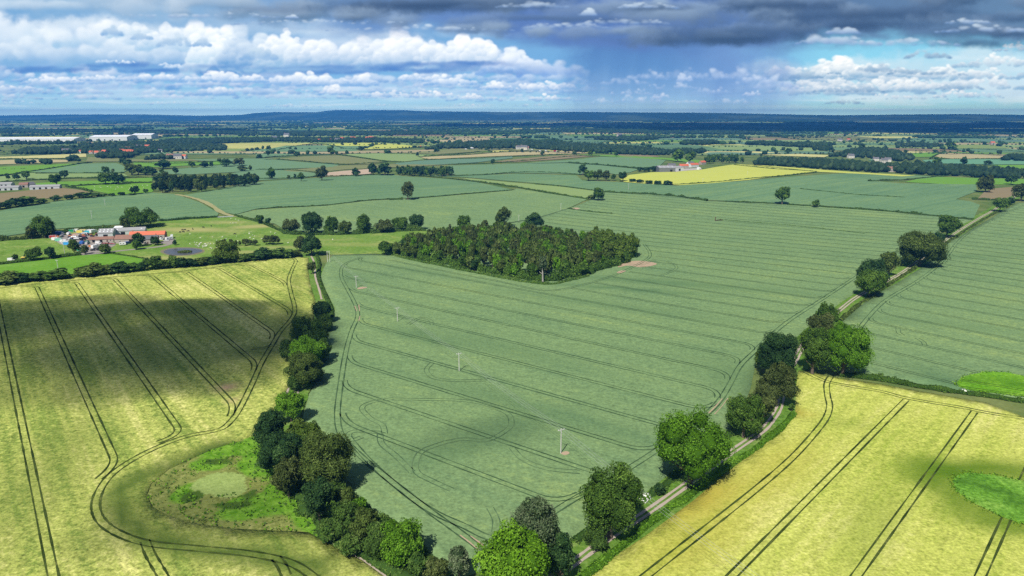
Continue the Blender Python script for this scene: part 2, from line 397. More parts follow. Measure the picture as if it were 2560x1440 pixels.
# ---------------------------------------------------------------- world
AZM, EL0, EL1, TW, TH = 0.80, -0.02, 0.24, 2400, 390
def build_sky():
    ch = sky_chart()
    azg, elg = np.meshgrid(np.linspace(-AZM, AZM, TW), np.linspace(EL0, EL1, TH))
    dx, dy, dz = np.sin(azg), np.cos(azg), elg
    den = dy * cp - dz * sp
    px = 1280 + FPX * dx / den; py = 720 - FPX * (dy * sp + dz * cp) / den
    fi = np.clip((CY1 - py) / CST - 0.5, 0, ch.shape[0] - 1.01); fj = np.clip((px - CX0) / CST - 0.5, 0, ch.shape[1] - 1.01)
    i = fi.astype(int); j = fj.astype(int); a = (fi - i)[..., None]; b = (fj - j)[..., None]
    t = (ch[i, j] * (1 - b) + ch[i, j + 1] * b) * (1 - a) + (ch[i + 1, j] * (1 - b) + ch[i + 1, j + 1] * b) * a
    im = bpy.data.images.new('sky_clouds', TW, TH, alpha=False, float_buffer=True)
    im.colorspace_settings.name = 'Linear Rec.709'
    im.pixels.foreach_set(np.concatenate([t, np.ones((TH, TW, 1))], -1).astype(np.float32).ravel())
    im.update(); im.pack()
    w = bpy.data.worlds.new('World'); sc.world = w; w.use_nodes = True
    w.node_tree.nodes.clear(); X.nt = w.node_tree
    tc = X.node('ShaderNodeTexCoord'); d = X(tc.outputs['Generated'])
    x, y, z = sepv(d)
    hor = X.m('SQRT', x * x + y * y)
    az = X.m('ARCTAN2', x, y); el = z / (hor + 0.0005)
    tx = X.node('ShaderNodeTexImage', image=im, interpolation='Cubic', extension='EXTEND')
    X.put(tx.inputs[0], comb(az / (2 * AZM) + 0.5, (el - EL0) / (EL1 - EL0), 0.0))
    sky = X.node('ShaderNodeTexSky', sky_type='NISHITA', sun_disc=False, sun_elevation=SUN_EL,
                 sun_rotation=math.atan2(SUN_AZ.x, SUN_AZ.y) % (2 * PI), altitude=120, air_density=1.0, dust_density=0.6, ozone_density=1.6)
    nish = mixc(1.0, X(sky.outputs[0]), (0.065, 0.065, 0.065), 'MULTIPLY')
    nb = noise(d, 3.2, 3, 0.55)
    rest = mixc(smooth(0.46, 0.68, nb) * 0.65, nish, lin(128, 146, 178))
    rest = mixc(smooth(0.0, -0.04, z), rest, lin(84, 104, 96))
    f = smooth(AZM, AZM * 0.93, X.m('ABSOLUTE', az)) * smooth(EL1, EL1 * 0.85, el) * smooth(-0.02, 0.0, el)
    c = mixc(f, rest, X(tx.outputs[0]))
    bg = X.node('ShaderNodeBackground'); X.put(bg.inputs[0], c); bg.inputs[1].default_value = 1.0
    o = X.node('ShaderNodeOutputWorld'); X.nt.links.new(bg.outputs[0], o.inputs[0])
    w.cycles.sampling_method = 'MANUAL'; w.cycles.sample_map_resolution = 512
build_sky()
sc.view_settings.view_transform = 'Standard'; sc.view_settings.look = 'None'
sc.view_settings.exposure = 0.15; sc.view_settings.gamma = 1.0
cy = sc.cycles
cy.max_bounces = 4; cy.diffuse_bounces = 2; cy.glossy_bounces = 1; cy.transmission_bounces = 2
cy.volume_bounces = 0; cy.transparent_max_bounces = 8
cy.use_denoising = False
cy.caustics_reflective = False; cy.caustics_refractive = False
# ---------------------------------------------------------------- ground, fields
def crop_mat(name, cols, ang, streak=1.0, grain=1.0, fine=0.35, blotch=60.0, tint_col=None, tint2=None, rough_h=0.35):
    """a standing crop: fine grain of ears, drilling streaks along one direction, patches of riper and greener growth"""
    m = newmat(name)
    p = pos(); a, b = rotz(p, ang)
    n_big = noise(p, 1 / blotch, 5, 0.55)
    n_st = noise(comb(a * 0.012, b * 0.35, 0.0), 1.0, 4, 0.6)
    n_st2 = noise(comb(a * 0.004, b * 0.09, 5.0), 1.0, 3, 0.5)
    n_f = noise(p, fine, 5, 0.72)
    n_f2 = noise(comb(a * 0.10, b * 0.32, 9.0), 1.0, 5, 0.7)
    f = clamp(0.5 + (n_big - 0.5) * 1.15 + (n_st - 0.5) * (1.0 * streak) + (n_st2 - 0.5) * (1.3 * streak) + (n_f - 0.5) * (1.5 * grain))
    c = mixc(smooth(0.12, 0.55, f), cols[0], cols[1]); c = mixc(smooth(0.55, 0.95, f), c, cols[2])
    n_g = noise(p, fine * 2.6, 2, 0.6)
    g = 1.0 + (n_f - 0.5) * (1.1 * grain) + (n_f2 - 0.5) * (0.7 * grain) + (n_g - 0.5) * (1.5 * grain)
    c = mixc(1.0, c, comb(g, g, g), 'MULTIPLY')
    if tint_col is not None:
        tf, _ = attr('tint'); c = mixc(clamp(tf + (n_f - 0.5) * 0.5 * X.m('GREATER_THAN', tf, 0.03)), c, tint_col)  # tint: greener growth, and cloud shade painted on the middle wheat
    if tint2 is not None:
        tf, _ = attr('tint2'); c = mixc(clamp(tf * (0.5 + n_f * 1.0)), c, tint2)
    surf(diffuse(c, bump(n_f + n_f2 * 0.5 + n_g * 0.8, 0.75, rough_h)))
    return m

def grass_mat(name, cols, scale=0.12, grain=1.0):
    m = newmat(name); p = pos()
    n1 = noise(p, scale * 0.3, 5, 0.6); n2 = noise(p, scale * 3, 5, 0.7)
    f = clamp(n1 * 1.5 - 0.25 + (n2 - 0.5) * 0.8 * grain)
    c = mixc(smooth(0.2, 0.5, f), cols[0], cols[1]); c = mixc(smooth(0.5, 0.8, f), c, cols[2])
    g = 1.0 + (n2 - 0.5) * (1.2 * grain); c = mixc(1.0, c, comb(g, g, g), 'MULTIPLY')
    tf, _ = attr('tint'); c = mixc(clamp(tf), c, cols[-1])
    surf(diffuse(c, bump(n2, 0.6, 0.3)))
    return m

def catmull(pts, n=6, closed=False):
    pts = [Vector((p[0], p[1])) for p in pts]
    out = []
    N = len(pts)
    for i in range(N if closed else N - 1):
        g = (lambda k: pts[k % N]) if closed else (lambda k: pts[max(0, min(N - 1, k))])
        p0, p1, p2, p3 = g(i - 1), g(i), g(i + 1), g(i + 2)
        for k in range(n):
            t = k / n
            out.append(tuple(0.5 * ((2 * p1) + (p2 - p0) * t + (2 * p0 - 5 * p1 + 4 * p2 - p3) * t * t + (3 * p1 - p0 - 3 * p2 + p3) * t ** 3)))
    if not closed: out.append(tuple(pts[-1]))
    return out

def inside(poly, x, y):
    """numpy point-in-polygon"""
    x = np.asarray(x); y = np.asarray(y); c = np.zeros(x.shape, bool)
    j = len(poly) - 1
    for i in range(len(poly)):
        xi, yi = poly[i]; xj, yj = poly[j]
        if yi != yj:
            c ^= ((yi > y) != (yj > y)) & (x < (xj - xi) * (y - yi) / (yj - yi) + xi)
        j = i
    return c

def dens(pts, step, closed=True):
    out = []
    N = len(pts)
    for i in range(N if closed else N - 1):
        a = Vector(pts[i][:2]); b = Vector(pts[(i + 1) % N][:2])
        k = max(1, int((b - a).length / step))
        for q in range(k): out.append(tuple(a.lerp(b, q / k)))
    if not closed: out.append(tuple(pts[-1][:2]))
    return out

def seg_dist(px_, py_, line):
    """distance of points to a polyline (numpy)"""
    d = np.full(px_.shape, 1e9)
    for (ax, ay), (bx, by) in zip(line[:-1], line[1:]):
        ux, uy = bx - ax, by - ay; L = ux * ux + uy * uy + 1e-9
        t = np.clip(((px_ - ax) * ux + (py_ - ay) * uy) / L, 0, 1)
        d = np.minimum(d, np.hypot(px_ - ax - t * ux, py_ - ay - t * uy))
    return d

FIELD_POLY = {}
def W2(pts): return [tuple(P(*p)[:2]) for p in pts]

def ragged(poly, amp, step, seed):
    g = np.random.default_rng(seed); q = dens(catmull(W2(poly), 6, True), step)
    return [(x + g.normal(0, amp), y + g.normal(0, amp)) for x, y in q]

def sheet(name, px_poly, mat, off, step=14.0, curved=False, skirt=0.0, tints=None, world=None):
    poly = world if world is not None else W2(px_poly)
    if curved: poly = catmull(poly, 6, True)
    poly = dens(poly, step)
    xs = [p[0] for p in poly]; ys = [p[1] for p in poly]
    gx = np.arange(min(xs), max(xs), step); gy = np.arange(min(ys), max(ys), step * 0.87)
    GX, GY = np.meshgrid(gx, gy); GX[1::2] += step / 2
    GX = GX.ravel(); GY = GY.ravel()
    k = inside(poly, GX, GY)
    GX, GY = GX[k], GY[k]
    if len(GX):
        k = seg_dist(GX, GY, poly + poly[:1]) > step * 0.35
        GX, GY = GX[k], GY[k]
    ox, oy = sum(xs) / len(xs), sum(ys) / len(ys)
    n = len(poly)
    co = [Vector((p[0] - ox, p[1] - oy)) for p in poly] + [Vector((float(a) - ox, float(b) - oy)) for a, b in zip(GX, GY)]
    r = geometry.delaunay_2d_cdt(co, [(i, (i + 1) % n) for i in range(n)], [], 1, 1e-4)
    v2 = np.array([tuple(v) for v in r[0]]) + (ox, oy)
    f = [tuple(t) for t in r[2]]
    z = terr(v2[:, 0], v2[:, 1]) + off
    v = np.column_stack([v2, z])
    fs = np.array([t for t in f if len(t) == 3], np.int32)
    # face up
    a, b, c_ = v[fs[:, 0]], v[fs[:, 1]], v[fs[:, 2]]
    flip = np.cross(b - a, c_ - a)[:, 2] < 0
    fs[flip] = fs[flip][:, ::-1]
    if skirt:
        ed = {}
        for t in fs:
            for i in range(3):
                e = (t[i], t[(i + 1) % 3]); ed[e] = 1
        bd = [e for e in ed if (e[1], e[0]) not in ed]
        m = len(v); low = v.copy(); low[:, 2] -= skirt
        idx = sorted({i for e in bd for i in e}); mp = {i: m + k for k, i in enumerate(idx)}
        v = np.vstack([v, low[idx]])
        ex = []
        for i, j in bd: ex += [(j, i, mp[i]), (j, mp[i], mp[j])]
        fs = np.vstack([fs, np.array(ex, np.int32)])
    at = {}
    for nm, fn in (tints or {}).items(): at[nm] = ('FLOAT', 'POINT', np.clip(fn(v[:, 0], v[:, 1]), 0, 1))
    o = link(name, mesh_np(name, v, fs, True, at), mat)
    FIELD_POLY[o.name] = poly
    return tag(o, kind='structure')

def strip(pts, width, off, step=6.0, jit=0.0):
    """ribbon along world points -> verts, quads"""
    pts = dens(pts, step, False)
    p = np.array(pts); d = np.gradient(p, axis=0); d /= np.linalg.norm(d, axis=1)[:, None] + 1e-9
    nrm = np.column_stack([-d[:, 1], d[:, 0]])
    hw = width / 2 * (1 + jit * (RNG.random(len(p)) - 0.5))[:, None]
    a = p + nrm * hw; b = p - nrm * hw
    v = np.vstack([np.column_stack([a, terr(a[:, 0], a[:, 1]) + off]), np.column_stack([b, terr(b[:, 0], b[:, 1]) + off])])
    n = len(p); i = np.arange(n - 1)
    return v, np.column_stack([i, n + i, n + i + 1, i + 1])

def offset_line(pts, d):
    p = np.array(dens(pts, 6.0, False) if len(pts) < 3 or max((Vector(a) - Vector(b)).length for a, b in zip(pts[:-1], pts[1:])) > 12 else pts); g = np.gradient(p, axis=0); g /= np.linalg.norm(g, axis=1)[:, None] + 1e-9
    q = p + np.column_stack([-g[:, 1], g[:, 0]]) * d
    return [tuple(t) for t in q]

def ribbons(name, lines, mat, off, kind='structure', parent=None):
    vs, fs, n = [], [], 0
    for pts, wd, jit in lines:
        v, f = strip(pts, wd, off, 6.0, jit); vs.append(v); fs.append(f + n); n += len(v)
    o = link(name, mesh_np(name, np.vstack(vs), np.vstack(fs)), mat, parent)
    return tag(o, kind=kind)

def clip_line(a, b, poly, inset, skip=None):
    """part of the straight line a-b (world) inside a polygon, shortened at both ends"""
    a = Vector(a); b = Vector(b); d = (b - a).normalized()
    t = np.arange(-1500, 1500, 2.0)
    k = inside(poly, a.x + d.x * t, a.y + d.y * t)
    if skip is not None: k &= ~inside(skip, a.x + d.x * t, a.y + d.y * t)
    runs, cur = [], None
    for i in range(len(t)):
        if k[i] and cur is None: cur = i
        if not k[i] and cur is not None: runs.append((cur, i - 1)); cur = None
    out = []
    for i, j in runs:
        t0, t1 = t[i] + inset, t[j] - inset
        if t1 - t0 > 25: out.append([tuple(a + d * t0), tuple(a + d * t1)])
    return out

def parallels(ref, spacing, k0, k1, poly, inset, skip=None):
    a, b = [Vector(P(*p)[:2]) for p in ref]; d = (b - a).normalized(); n = Vector((-d.y, d.x))
    out = []
    for k in range(k0, k1 + 1): out += clip_line(a + n * spacing * k, b + n * spacing * k, poly, inset, skip)
    return out

def flare(lines, curve):
    """where a wheeling meets the headland, turn it into the headland"""
    C = [Vector(p) for p in curve]; out = []
    for l in lines:
        l = [Vector(p) for p in l]; d = (l[-1] - l[0]).normalized(); L = (l[-1] - l[0]).length
        a, b = l[0], l[-1]; pre, post = [a], [b]
        for end in (0, 1):
            e = b if end else a; dd = d if end else -d
            k = min(range(1, len(C) - 1), key=lambda i: (C[i] - e).length)
            if (C[k] - e).length > 6 or L < 30: continue
            t = (C[k + 1] - C[k - 1]).normalized()
            if t.dot(dd) < 0: t = -t
            p0, p1, p2 = e - dd * 9, e - dd * 0.8, e + t * 9
            q = [p0.lerp(p1, u).lerp(p1.lerp(p2, u), u) for u in (0, 0.17, 0.33, 0.5, 0.67, 0.83, 1.0)]
            if end: post = q
            else: pre = q[::-1]
        out.append([tuple(v) for v in pre + post])
    return out

def wheelings(name, lines, mat, off, gap=2.2, wd=0.55):
    L = []
    for ln in lines:
        for s in (-1, 1): L.append((offset_line(ln, s * gap / 2), wd, 0.9))
    return ribbons(name, L, mat, off)

# base ground: one sheet to the horizon
def build_ground():
    m = newmat('rough_grass'); p = pos()
    n1 = noise(p, 0.02, 6, 0.6); n2 = noise(p, 0.4, 4, 0.7)
    c = mixc(smooth(0.3, 0.7, n1), (0.07, 0.13, 0.03), (0.17, 0.20, 0.065))
    g = 0.6 + n2 * 0.8
    c = mixc(1.0, c, comb(g, g, g), 'MULTIPLY')
    surf(diffuse(c))
    xs = np.concatenate([np.linspace(-26000, -1500, 22)[:-1], np.arange(-1500, 1501, 20.0), np.linspace(1500, 26000, 22)[1:]])
    ys = np.concatenate([np.linspace(-2500, 60, 8)[:-1], np.arange(60, 2201, 20.0), np.linspace(2200, 3800, 30)[1:], np.linspace(3800, 30000, 20)[1:]])
    GX, GY = np.meshgrid(xs, ys); Z = terr(GX, GY) - 0.55 - 0.4 * sst(900, 2000, GY)
    v = np.column_stack([GX.ravel(), GY.ravel(), Z.ravel()])
    nx, ny = len(xs), len(ys); i = (np.arange(ny - 1)[:, None] * nx + np.arange(nx - 1)).ravel()
    o = link('ground', mesh_np('ground', v, np.column_stack([i, i + 1, i + 1 + nx, i + nx]), True), m)
    tag(o, kind='structure')
build_ground()

def blob_tint(items):
    """soft patches: (px, py, rx_m, ry_m, strength, angle)"""
    its = [(P(a, b), rx, ry, s, an) for a, b, rx, ry, s, an in items]
    def fn(x, y):
        t = np.zeros(x.shape)
        for p, rx, ry, s, an in its:
            dx, dy = x - p.x, y - p.y
            u = dx * math.cos(an) + dy * math.sin(an); v = -dx * math.sin(an) + dy * math.cos(an)
            t = np.maximum(t, s * np.exp(-((u / rx) ** 2 + (v / ry) ** 2) ** 1.5))
        return t
    return fn

# crop colours
wheat_c = ((0.136, 0.222, 0.098), (0.170, 0.260, 0.108), (0.228, 0.312, 0.108))
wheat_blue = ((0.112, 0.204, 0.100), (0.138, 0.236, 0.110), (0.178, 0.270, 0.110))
barley_c = ((0.20, 0.272, 0.050), (0.372, 0.412, 0.095), (0.55, 0.54, 0.175))
barley_r = ((0.31, 0.38, 0.055), (0.435, 0.470, 0.096), (0.545, 0.54, 0.16))

def wdir(a, b):
    u = P(*b) - P(*a); return math.atan2(u.y, u.x)
A_C = wdir((865, 902), (1185, 999)); A_L = wdir((192, 708), (455, 1085)); A_R = wdir((2262, 1003), (1830, 1440)); A_F = wdir((2158, 864), (2436, 929))
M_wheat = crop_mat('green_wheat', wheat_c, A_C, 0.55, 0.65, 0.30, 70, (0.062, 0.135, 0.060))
M_wheat_r = crop_mat('green_wheat', wheat_c, A_F, 0.55, 0.65, 0.30, 80, (0.062, 0.135, 0.060))
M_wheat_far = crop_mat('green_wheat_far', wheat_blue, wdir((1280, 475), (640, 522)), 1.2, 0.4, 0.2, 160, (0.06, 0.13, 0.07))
M_barley = crop_mat('ripening_barley', barley_c, A_L, 1.0, 1.15, 0.42, 55, (0.072, 0.118, 0.020), (0.46, 0.30, 0.19))
M_barley_r = crop_mat('ripening_barley', barley_r, A_R, 0.7, 0.9, 0.42, 60, (0.085, 0.165, 0.010), (0.40, 0.33, 0.05))

# ---- F1 barley on the left
hollow = [(639, 1086), (528, 1123), (422, 1171), (377, 1208), (366, 1237), (380, 1266), (417, 1287), (475, 1306), (580, 1321), (686, 1326), (770, 1330)]
F1 = [(-260, 735), (0, 710), (190, 692), (420, 670), (640, 648), (740, 641), (772, 645), (770, 672), (775, 707), (790, 757), (782, 800), (768, 860), (745, 930), (707, 990), (690, 1020), (655, 1070)] + hollow + [(850, 1372), (905, 1400), (960, 1440), (1040, 1500), (1000, 1640), (-200, 1640), (-500, 1300)]
swath = W2([(560, 1112), (450, 1150), (330, 1200), (285, 1240), (300, 1290), (360, 1340), (480, 1370), (640, 1388), (800, 1420)])
swath2 = W2([(740, 690), (738, 740), (725, 790), (690, 850), (650, 930)])
bt = blob_tint([(545, 1340, 45, 8, .55, 0), (800, 1330, 40, 7, .5, -.5), (640, 880, 18, 12, .45, 0), (330, 1250, 14, 10, .5, 0), (120, 1180, 16, 60, .35, .3), (60, 1000, 30, 14, .3, 0), (480, 800, 60, 8, .3, -.8), (340, 860, 60, 8, .3, -.8)])
def t_left(x, y):
    a = np.exp(-(seg_dist(x, y, swath) / 5.6) ** 2) * 0.97
    b = np.exp(-(seg_dist(x, y, swath2) / 5.0) ** 2) * 0.45
    return np.maximum(np.maximum(a, b), bt(x, y))
M_tracks_y = newmat('wheel_track_green'); _n = noise(pos(), 0.10, 4, 0.6); _m = noise(pos(), 1.3, 3, 0.7); surf(diffuse(mixc(smooth(0.56, 0.70, _n * 0.7 + _m * 0.3), mixc(smooth(0.35, 0.6, _n), (0.024, 0.040, 0.008), (0.060, 0.085, 0.018)), (0.20, 0.21, 0.055))))
M_tracks_g = newmat('wheel_track_dark'); _n = noise(pos(), 0.09, 4, 0.6); _m = noise(pos(), 1.1, 3, 0.7); surf(diffuse(mixc(smooth(0.54, 0.68, _n * 0.7 + _m * 0.3), mixc(smooth(0.35, 0.6, _n), (0.032, 0.066, 0.030), (0.066, 0.118, 0.052)), (0.125, 0.20, 0.085))))
M_soil = newmat('bare_soil'); _p = pos(); _n = noise(_p, 0.5, 5, 0.7); surf(diffuse(mixc(_n, (0.33, 0.24, 0.155), (0.48, 0.365, 0.25))))
f1 = sheet('barley_field', F1, M_barley, 0.0, 5.5, False, 0.6, {'tint': t_left, 'tint2': blob_tint([(567, 968, 5, 5, .9, 0), (1006, 0, 1, 1, 0, 0), (585, 1000, 3, 6, .5, 0)])})
head_l = catmull(W2([(-60, 727), (160, 703), (420, 681), (640, 655), (716, 644), (739, 651), (731, 672), (722, 700), (728, 735), (736, 765), (735, 785), (722, 805), (700, 830), (683, 858), (655, 905), (630, 960), (600, 1020), (575, 1055), (545, 1075), (470, 1090), (400, 1115), (330, 1150), (275, 1190), (245, 1235), (240, 1275), (260, 1310), (310, 1340), (380, 1360), (500, 1372), (620, 1384), (720, 1405), (780, 1440), (830, 1490)]), 7)
poly1 = FIELD_POLY[f1.name]
tl = parallels(((192, 708), (455, 1085)), 24.0, -9, 6, poly1, 17)
tl = [l for l in tl if (Vector(l[1]) - Vector(l[0])).length > 40]
# the ones that reach the headland curve: cut where they meet it
def cut_at(lines, curve, reach=3.0):
    out = []
    for l in lines:
        p = np.array(dens(l, 2.0, False)); d = seg_dist(p[:, 0], p[:, 1], curve)
        near = np.where(d < reach)[0]
        seq, last = [], 0
        for i in near:
            if i - last > 15: seq.append((last, i))
            last = i
        seq.append((last, len(p) - 1))
        s = max(seq, key=lambda q: q[1] - q[0])
        if s[1] - s[0] > 12: out.append([tuple(p[s[0]]), tuple(p[s[1]])])
    return out
tl = cut_at(tl, head_l)
extra_l = [catmull(W2([(362, 1352), (375, 1385), (395, 1420), (412, 1450), (430, 1490)]), 5), catmull(W2([(690, 1395), (705, 1415), (716, 1440)]), 4), catmull(W2([(683, 862), (660, 870), (630, 872)]), 4)]
wheelings('wheel_tracks', [head_l] + flare(tl, head_l) + extra_l, M_tracks_y, 0.07, 2.4, 0.62)
# grass in the hollow beside the trees
M_grass_b = grass_mat('lush_grass', ((0.10, 0.22, 0.012), (0.135, 0.30, 0.022), (0.20, 0.32, 0.045), (0.22, 0.25, 0.08)), 0.16, 1.1)
M_rank = grass_mat('rank_grass', ((0.085, 0.12, 0.025), (0.15, 0.18, 0.045), (0.24, 0.25, 0.08), (0.05, 0.08, 0.02)), 0.22, 1.5)
M_pale = grass_mat('dried_pond_growth', ((0.22, 0.28, 0.085), (0.28, 0.33, 0.12), (0.33, 0.37, 0.16), (0.2, 0.25, 0.1)), 0.3, 1.2)
hol = hollow + [(850, 1370), (905, 1402), (960, 1440), (1040, 1500), (1110, 1500), (1060, 1440), (960, 1350), (850, 1260), (760, 1190), (690, 1120), (660, 1070)]
def hollow_mat():
    m = newmat('hollow_grass'); p = pos(); n1 = noise(p, 0.10, 5, 0.65); n2 = noise(p, 0.75, 5, 0.72); n3 = noise(p, 0.25, 4, 0.6)
    c = mixc(smooth(0.3, 0.55, n1 * 0.6 + n2 * 0.4), (0.10, 0.13, 0.026), (0.21, 0.24, 0.062)); c = mixc(smooth(0.52, 0.7, n3 * 0.5 + n2 * 0.5), c, (0.34, 0.33, 0.12))
    t, _ = attr('tint'); q = smooth(0.30, 0.62, t + (n1 - 0.5) * 0.9 + (n2 - 0.5) * 0.5)
    lush = mixc(smooth(0.35, 0.65, n3), (0.085, 0.215, 0.012), (0.165, 0.325, 0.030)); lush = mixc(smooth(0.56, 0.72, n2), lush, (0.25, 0.35, 0.07)); c = mixc(q, c, lush)
    t, _ = attr('tint2'); q = smooth(0.40, 0.55, t + (n2 - 0.5) * 0.5 + (n1 - 0.5) * 0.35)
    c = mixc(q, c, mixc(n2, (0.21, 0.31, 0.07), (0.34, 0.41, 0.135)))
    t, _ = attr('dark'); q = smooth(0.35, 0.6, t + (n2 - 0.5) * 0.6 + (n1 - 0.5) * 0.5); c = mixc(q, c, mixc(n3, (0.040, 0.085, 0.012), (0.085, 0.15, 0.022)))
    g = 0.62 + n2 * 0.76; c = mixc(1.0, c, comb(g, g, g), 'MULTIPLY')
    surf(diffuse(c, bump(n2, 0.9, 0.5))); return m
bw = W2([(640, 1100), (700, 1180), (760, 1270), (830, 1340), (900, 1392)])
lush_b = blob_tint([(590, 1120, 15, 6, 1, .3), (650, 1150, 8, 12, 1, 0), (520, 1160, 8, 5, .9, 0), (470, 1230, 6, 7, 1, 0), (640, 1260, 12, 7, 1, 0), (700, 1240, 7, 12, 1, .4), (590, 1285, 10, 4, .7, 0)])
sheet('hollow_grass', hol, hollow_mat(), -0.32, 3.0, False, 0, {'tint': lambda x, y: np.maximum(lush_b(x, y), 0.95 * np.exp(-(seg_dist(x, y, bw) / 6.0) ** 2)), 'tint2': blob_tint([(548, 1205, 9.5, 8.0, 1, 0.2), (575, 1225, 6, 5, .9, 0)]), 'dark': blob_tint([(478, 1240, 4, 4, .9, 0), (545, 1152, 8, 2.5, .8, 0), (580, 1262, 9, 2.5, .8, 0), (625, 1235, 3, 5, .7, 0), (420, 1200, 3, 12, .5, .3)])})
def hollow_weeds():
    g = np.random.default_rng(44); bp = W2(hol); xs = [q[0] for q in bp]; ys = [q[1] for q in bp]; n = 9000
    x = g.uniform(min(xs), max(xs), n); y = g.uniform(min(ys), max(ys), n); c = P(548, 1206); d = np.hypot((x - c.x) / 10.0, (y - c.y) / 8.5)
    cl = np.sin(x * 0.9) * np.sin(y * 0.8 + 1) + np.sin(x * 0.37 + 2) * np.sin(y * 0.43)
    k = inside(bp, x, y) & (d > 1) & ((cl > 0.05) | (g.random(n) < 0.18)) & (ys[0] < 9999)
    return x[k], y[k], g
HW = hollow_weeds()
# ---- F2 green wheat in the middle
F2 = [(833, 637), (820, 650), (808, 672), (802, 692), (812, 719), (825, 746), (838, 770), (834, 795), (818, 825), (803, 900), (788, 960), (773, 985), (757, 1043), (775, 1070), (800, 1095), (830, 1150), (850, 1215), (893, 1257), (943, 1303), (1027, 1350), (1067, 1390), (1107, 1417), (1150, 1442), (1200, 1424), (1300, 1400), (1423, 1353), (1463, 1317), (1597, 1243), (1653, 1200), (1740, 1135), (1817, 1083), (1850, 1040), (1877, 967), (1890, 905), (1930, 870), (1986, 847), (2040, 800), (2085, 768), (2136, 733), (2190, 690), (2240, 656), (2290, 620), (2350, 575), (2395, 566), (2430, 549), (2330, 539), (2170, 523), (2040, 515), (1920, 508), (1770, 502), (1695, 491), (1617, 485), (1512, 480), (1478, 499), (1422, 521), (1340, 546), (1250, 562), (1100, 578), (1000, 640), (940, 634)]
f2 = sheet('wheat_field', F2, M_wheat, 0.0, 9, False, 0.6, {'tint': blob_tint([(1240, 1075, 40, 12, .40, .6), (1180, 1110, 30, 8, .45, .6), (1060, 845, 30, 6, .5, -.6), (1330, 1020, 60, 8, .4, -.6), (1040, 830, 14, 4, .5, -.6), (1640, 705, 80, 9, .5, -.3), (1560, 722, 60, 5, .6, -.3), (1060, 680, 60, 6, .35, -.6), (1250, 870, 60, 10, .3, -.6), (1840, 720, 90, 10, .3, -.4), (1500, 760, 90, 8, .3, -.5), (1900, 960, 20, 40, .35, .5), (1180, 620, 70, 6, .4, 0), (880, 700, 9, 30, .3, .4)])})  # leading blobs, lower middle: soft cloud shade painted into the crop colour
poly2 = FIELD_POLY[f2.name]
head_c = catmull(W2([(905, 642), (860, 662), (853, 690), (868, 722), (883, 750), (893, 775), (893, 795), (880, 825), (868, 865), (859, 910), (850, 970), (844, 1020), (845, 1060), (855, 1090), (880, 1120), (930, 1165), (1000, 1220), (1070, 1275), (1140, 1325), (1200, 1370)]), 6)
head_c2 = catmull(W2([(870, 1092), (920, 1150), (1000, 1222), (1080, 1278), (1160, 1315), (1230, 1345), (1300, 1330), (1440, 1245), (1540, 1190), (1650, 1120), (1760, 1040), (1800, 1000), (1825, 960), (1850, 915), (1885, 880), (1920, 845), (1975, 800), (2060, 745), (2140, 692), (2220, 640), (2300, 600), (2350, 575)]), 6)
wood_px = [(985, 640), (1100, 662), (1230, 688), (1365, 709), (1460, 690), (1545, 664), (1592, 640), (1575, 622), (1450, 605), (1250, 570), (1050, 590)]
wood_w = W2(wood_px)
wood_head = catmull(W2([(975, 650), (1100, 676), (1240, 702), (1360, 726), (1440, 716), (1530, 690), (1580, 668), (1625, 640), (1610, 610)]), 5)
tl2 = parallels(((865, 902), (1185, 999)), 24.0, -14, 40, poly2, 4, W2([(930, 640), (1100, 678), (1365, 728), (1470, 706), (1560, 678), (1625, 640), (1590, 605), (1450, 590), (1250, 555), (1040, 580)]))
tl2 = cut_at(cut_at(tl2, head_c, 2.5), head_c2, 2.5)
tl2 = [l if Vector(l[0]).x < Vector(l[1]).x else l[::-1] for l in tl2]
loops = [catmull(W2(q), 5) for q in (
    [(905, 1092), (880, 1100), (872, 1085), (890, 1078), (935, 1080), (960, 1086)],
    [(1115, 1105), (1060, 1125), (1040, 1150), (1042, 1180), (1075, 1200), (1130, 1225)],
    [(1115, 1105), (1160, 1098), (1220, 1100), (1270, 1072), (1278, 1050), (1262, 1030), (1200, 1008), (1130, 1000), (980, 998)],
    [(1080, 908), (1066, 925), (1085, 945), (1140, 952), (1220, 950)],
    [(1280, 1120), (1310, 1150), (1370, 1172), (1450, 1180)],
    [(985, 996), (930, 1005), (905, 1020), (925, 1045), (955, 1062), (962, 1085)],
    [(950, 1085), (955, 1110), (990, 1140), (1030, 1180)],
    [(1225, 1270), (1240, 1300), (1238, 1330)],
    [(1020, 812), (1050, 795), (1075, 800), (1080, 812)],
    [(1540, 655), (1600, 662), (1640, 650), (1680, 658), (1690, 672), (1650, 690)])]
wheelings('wheel_tracks', [head_c, head_c2, wood_head] + flare(tl2, head_c + head_c2), M_tracks_g, 0.08, 2.3, 0.50)
M_tracks_f = newmat('faint_track'); surf(diffuse(mixc(smooth(0.4, 0.6, noise(pos(), 0.07, 3, 0.6)), (0.060, 0.110, 0.052), (0.115, 0.185, 0.085))))
wheelings('wheel_tracks', loops, M_tracks_f, 0.085, 2.2, 0.34)
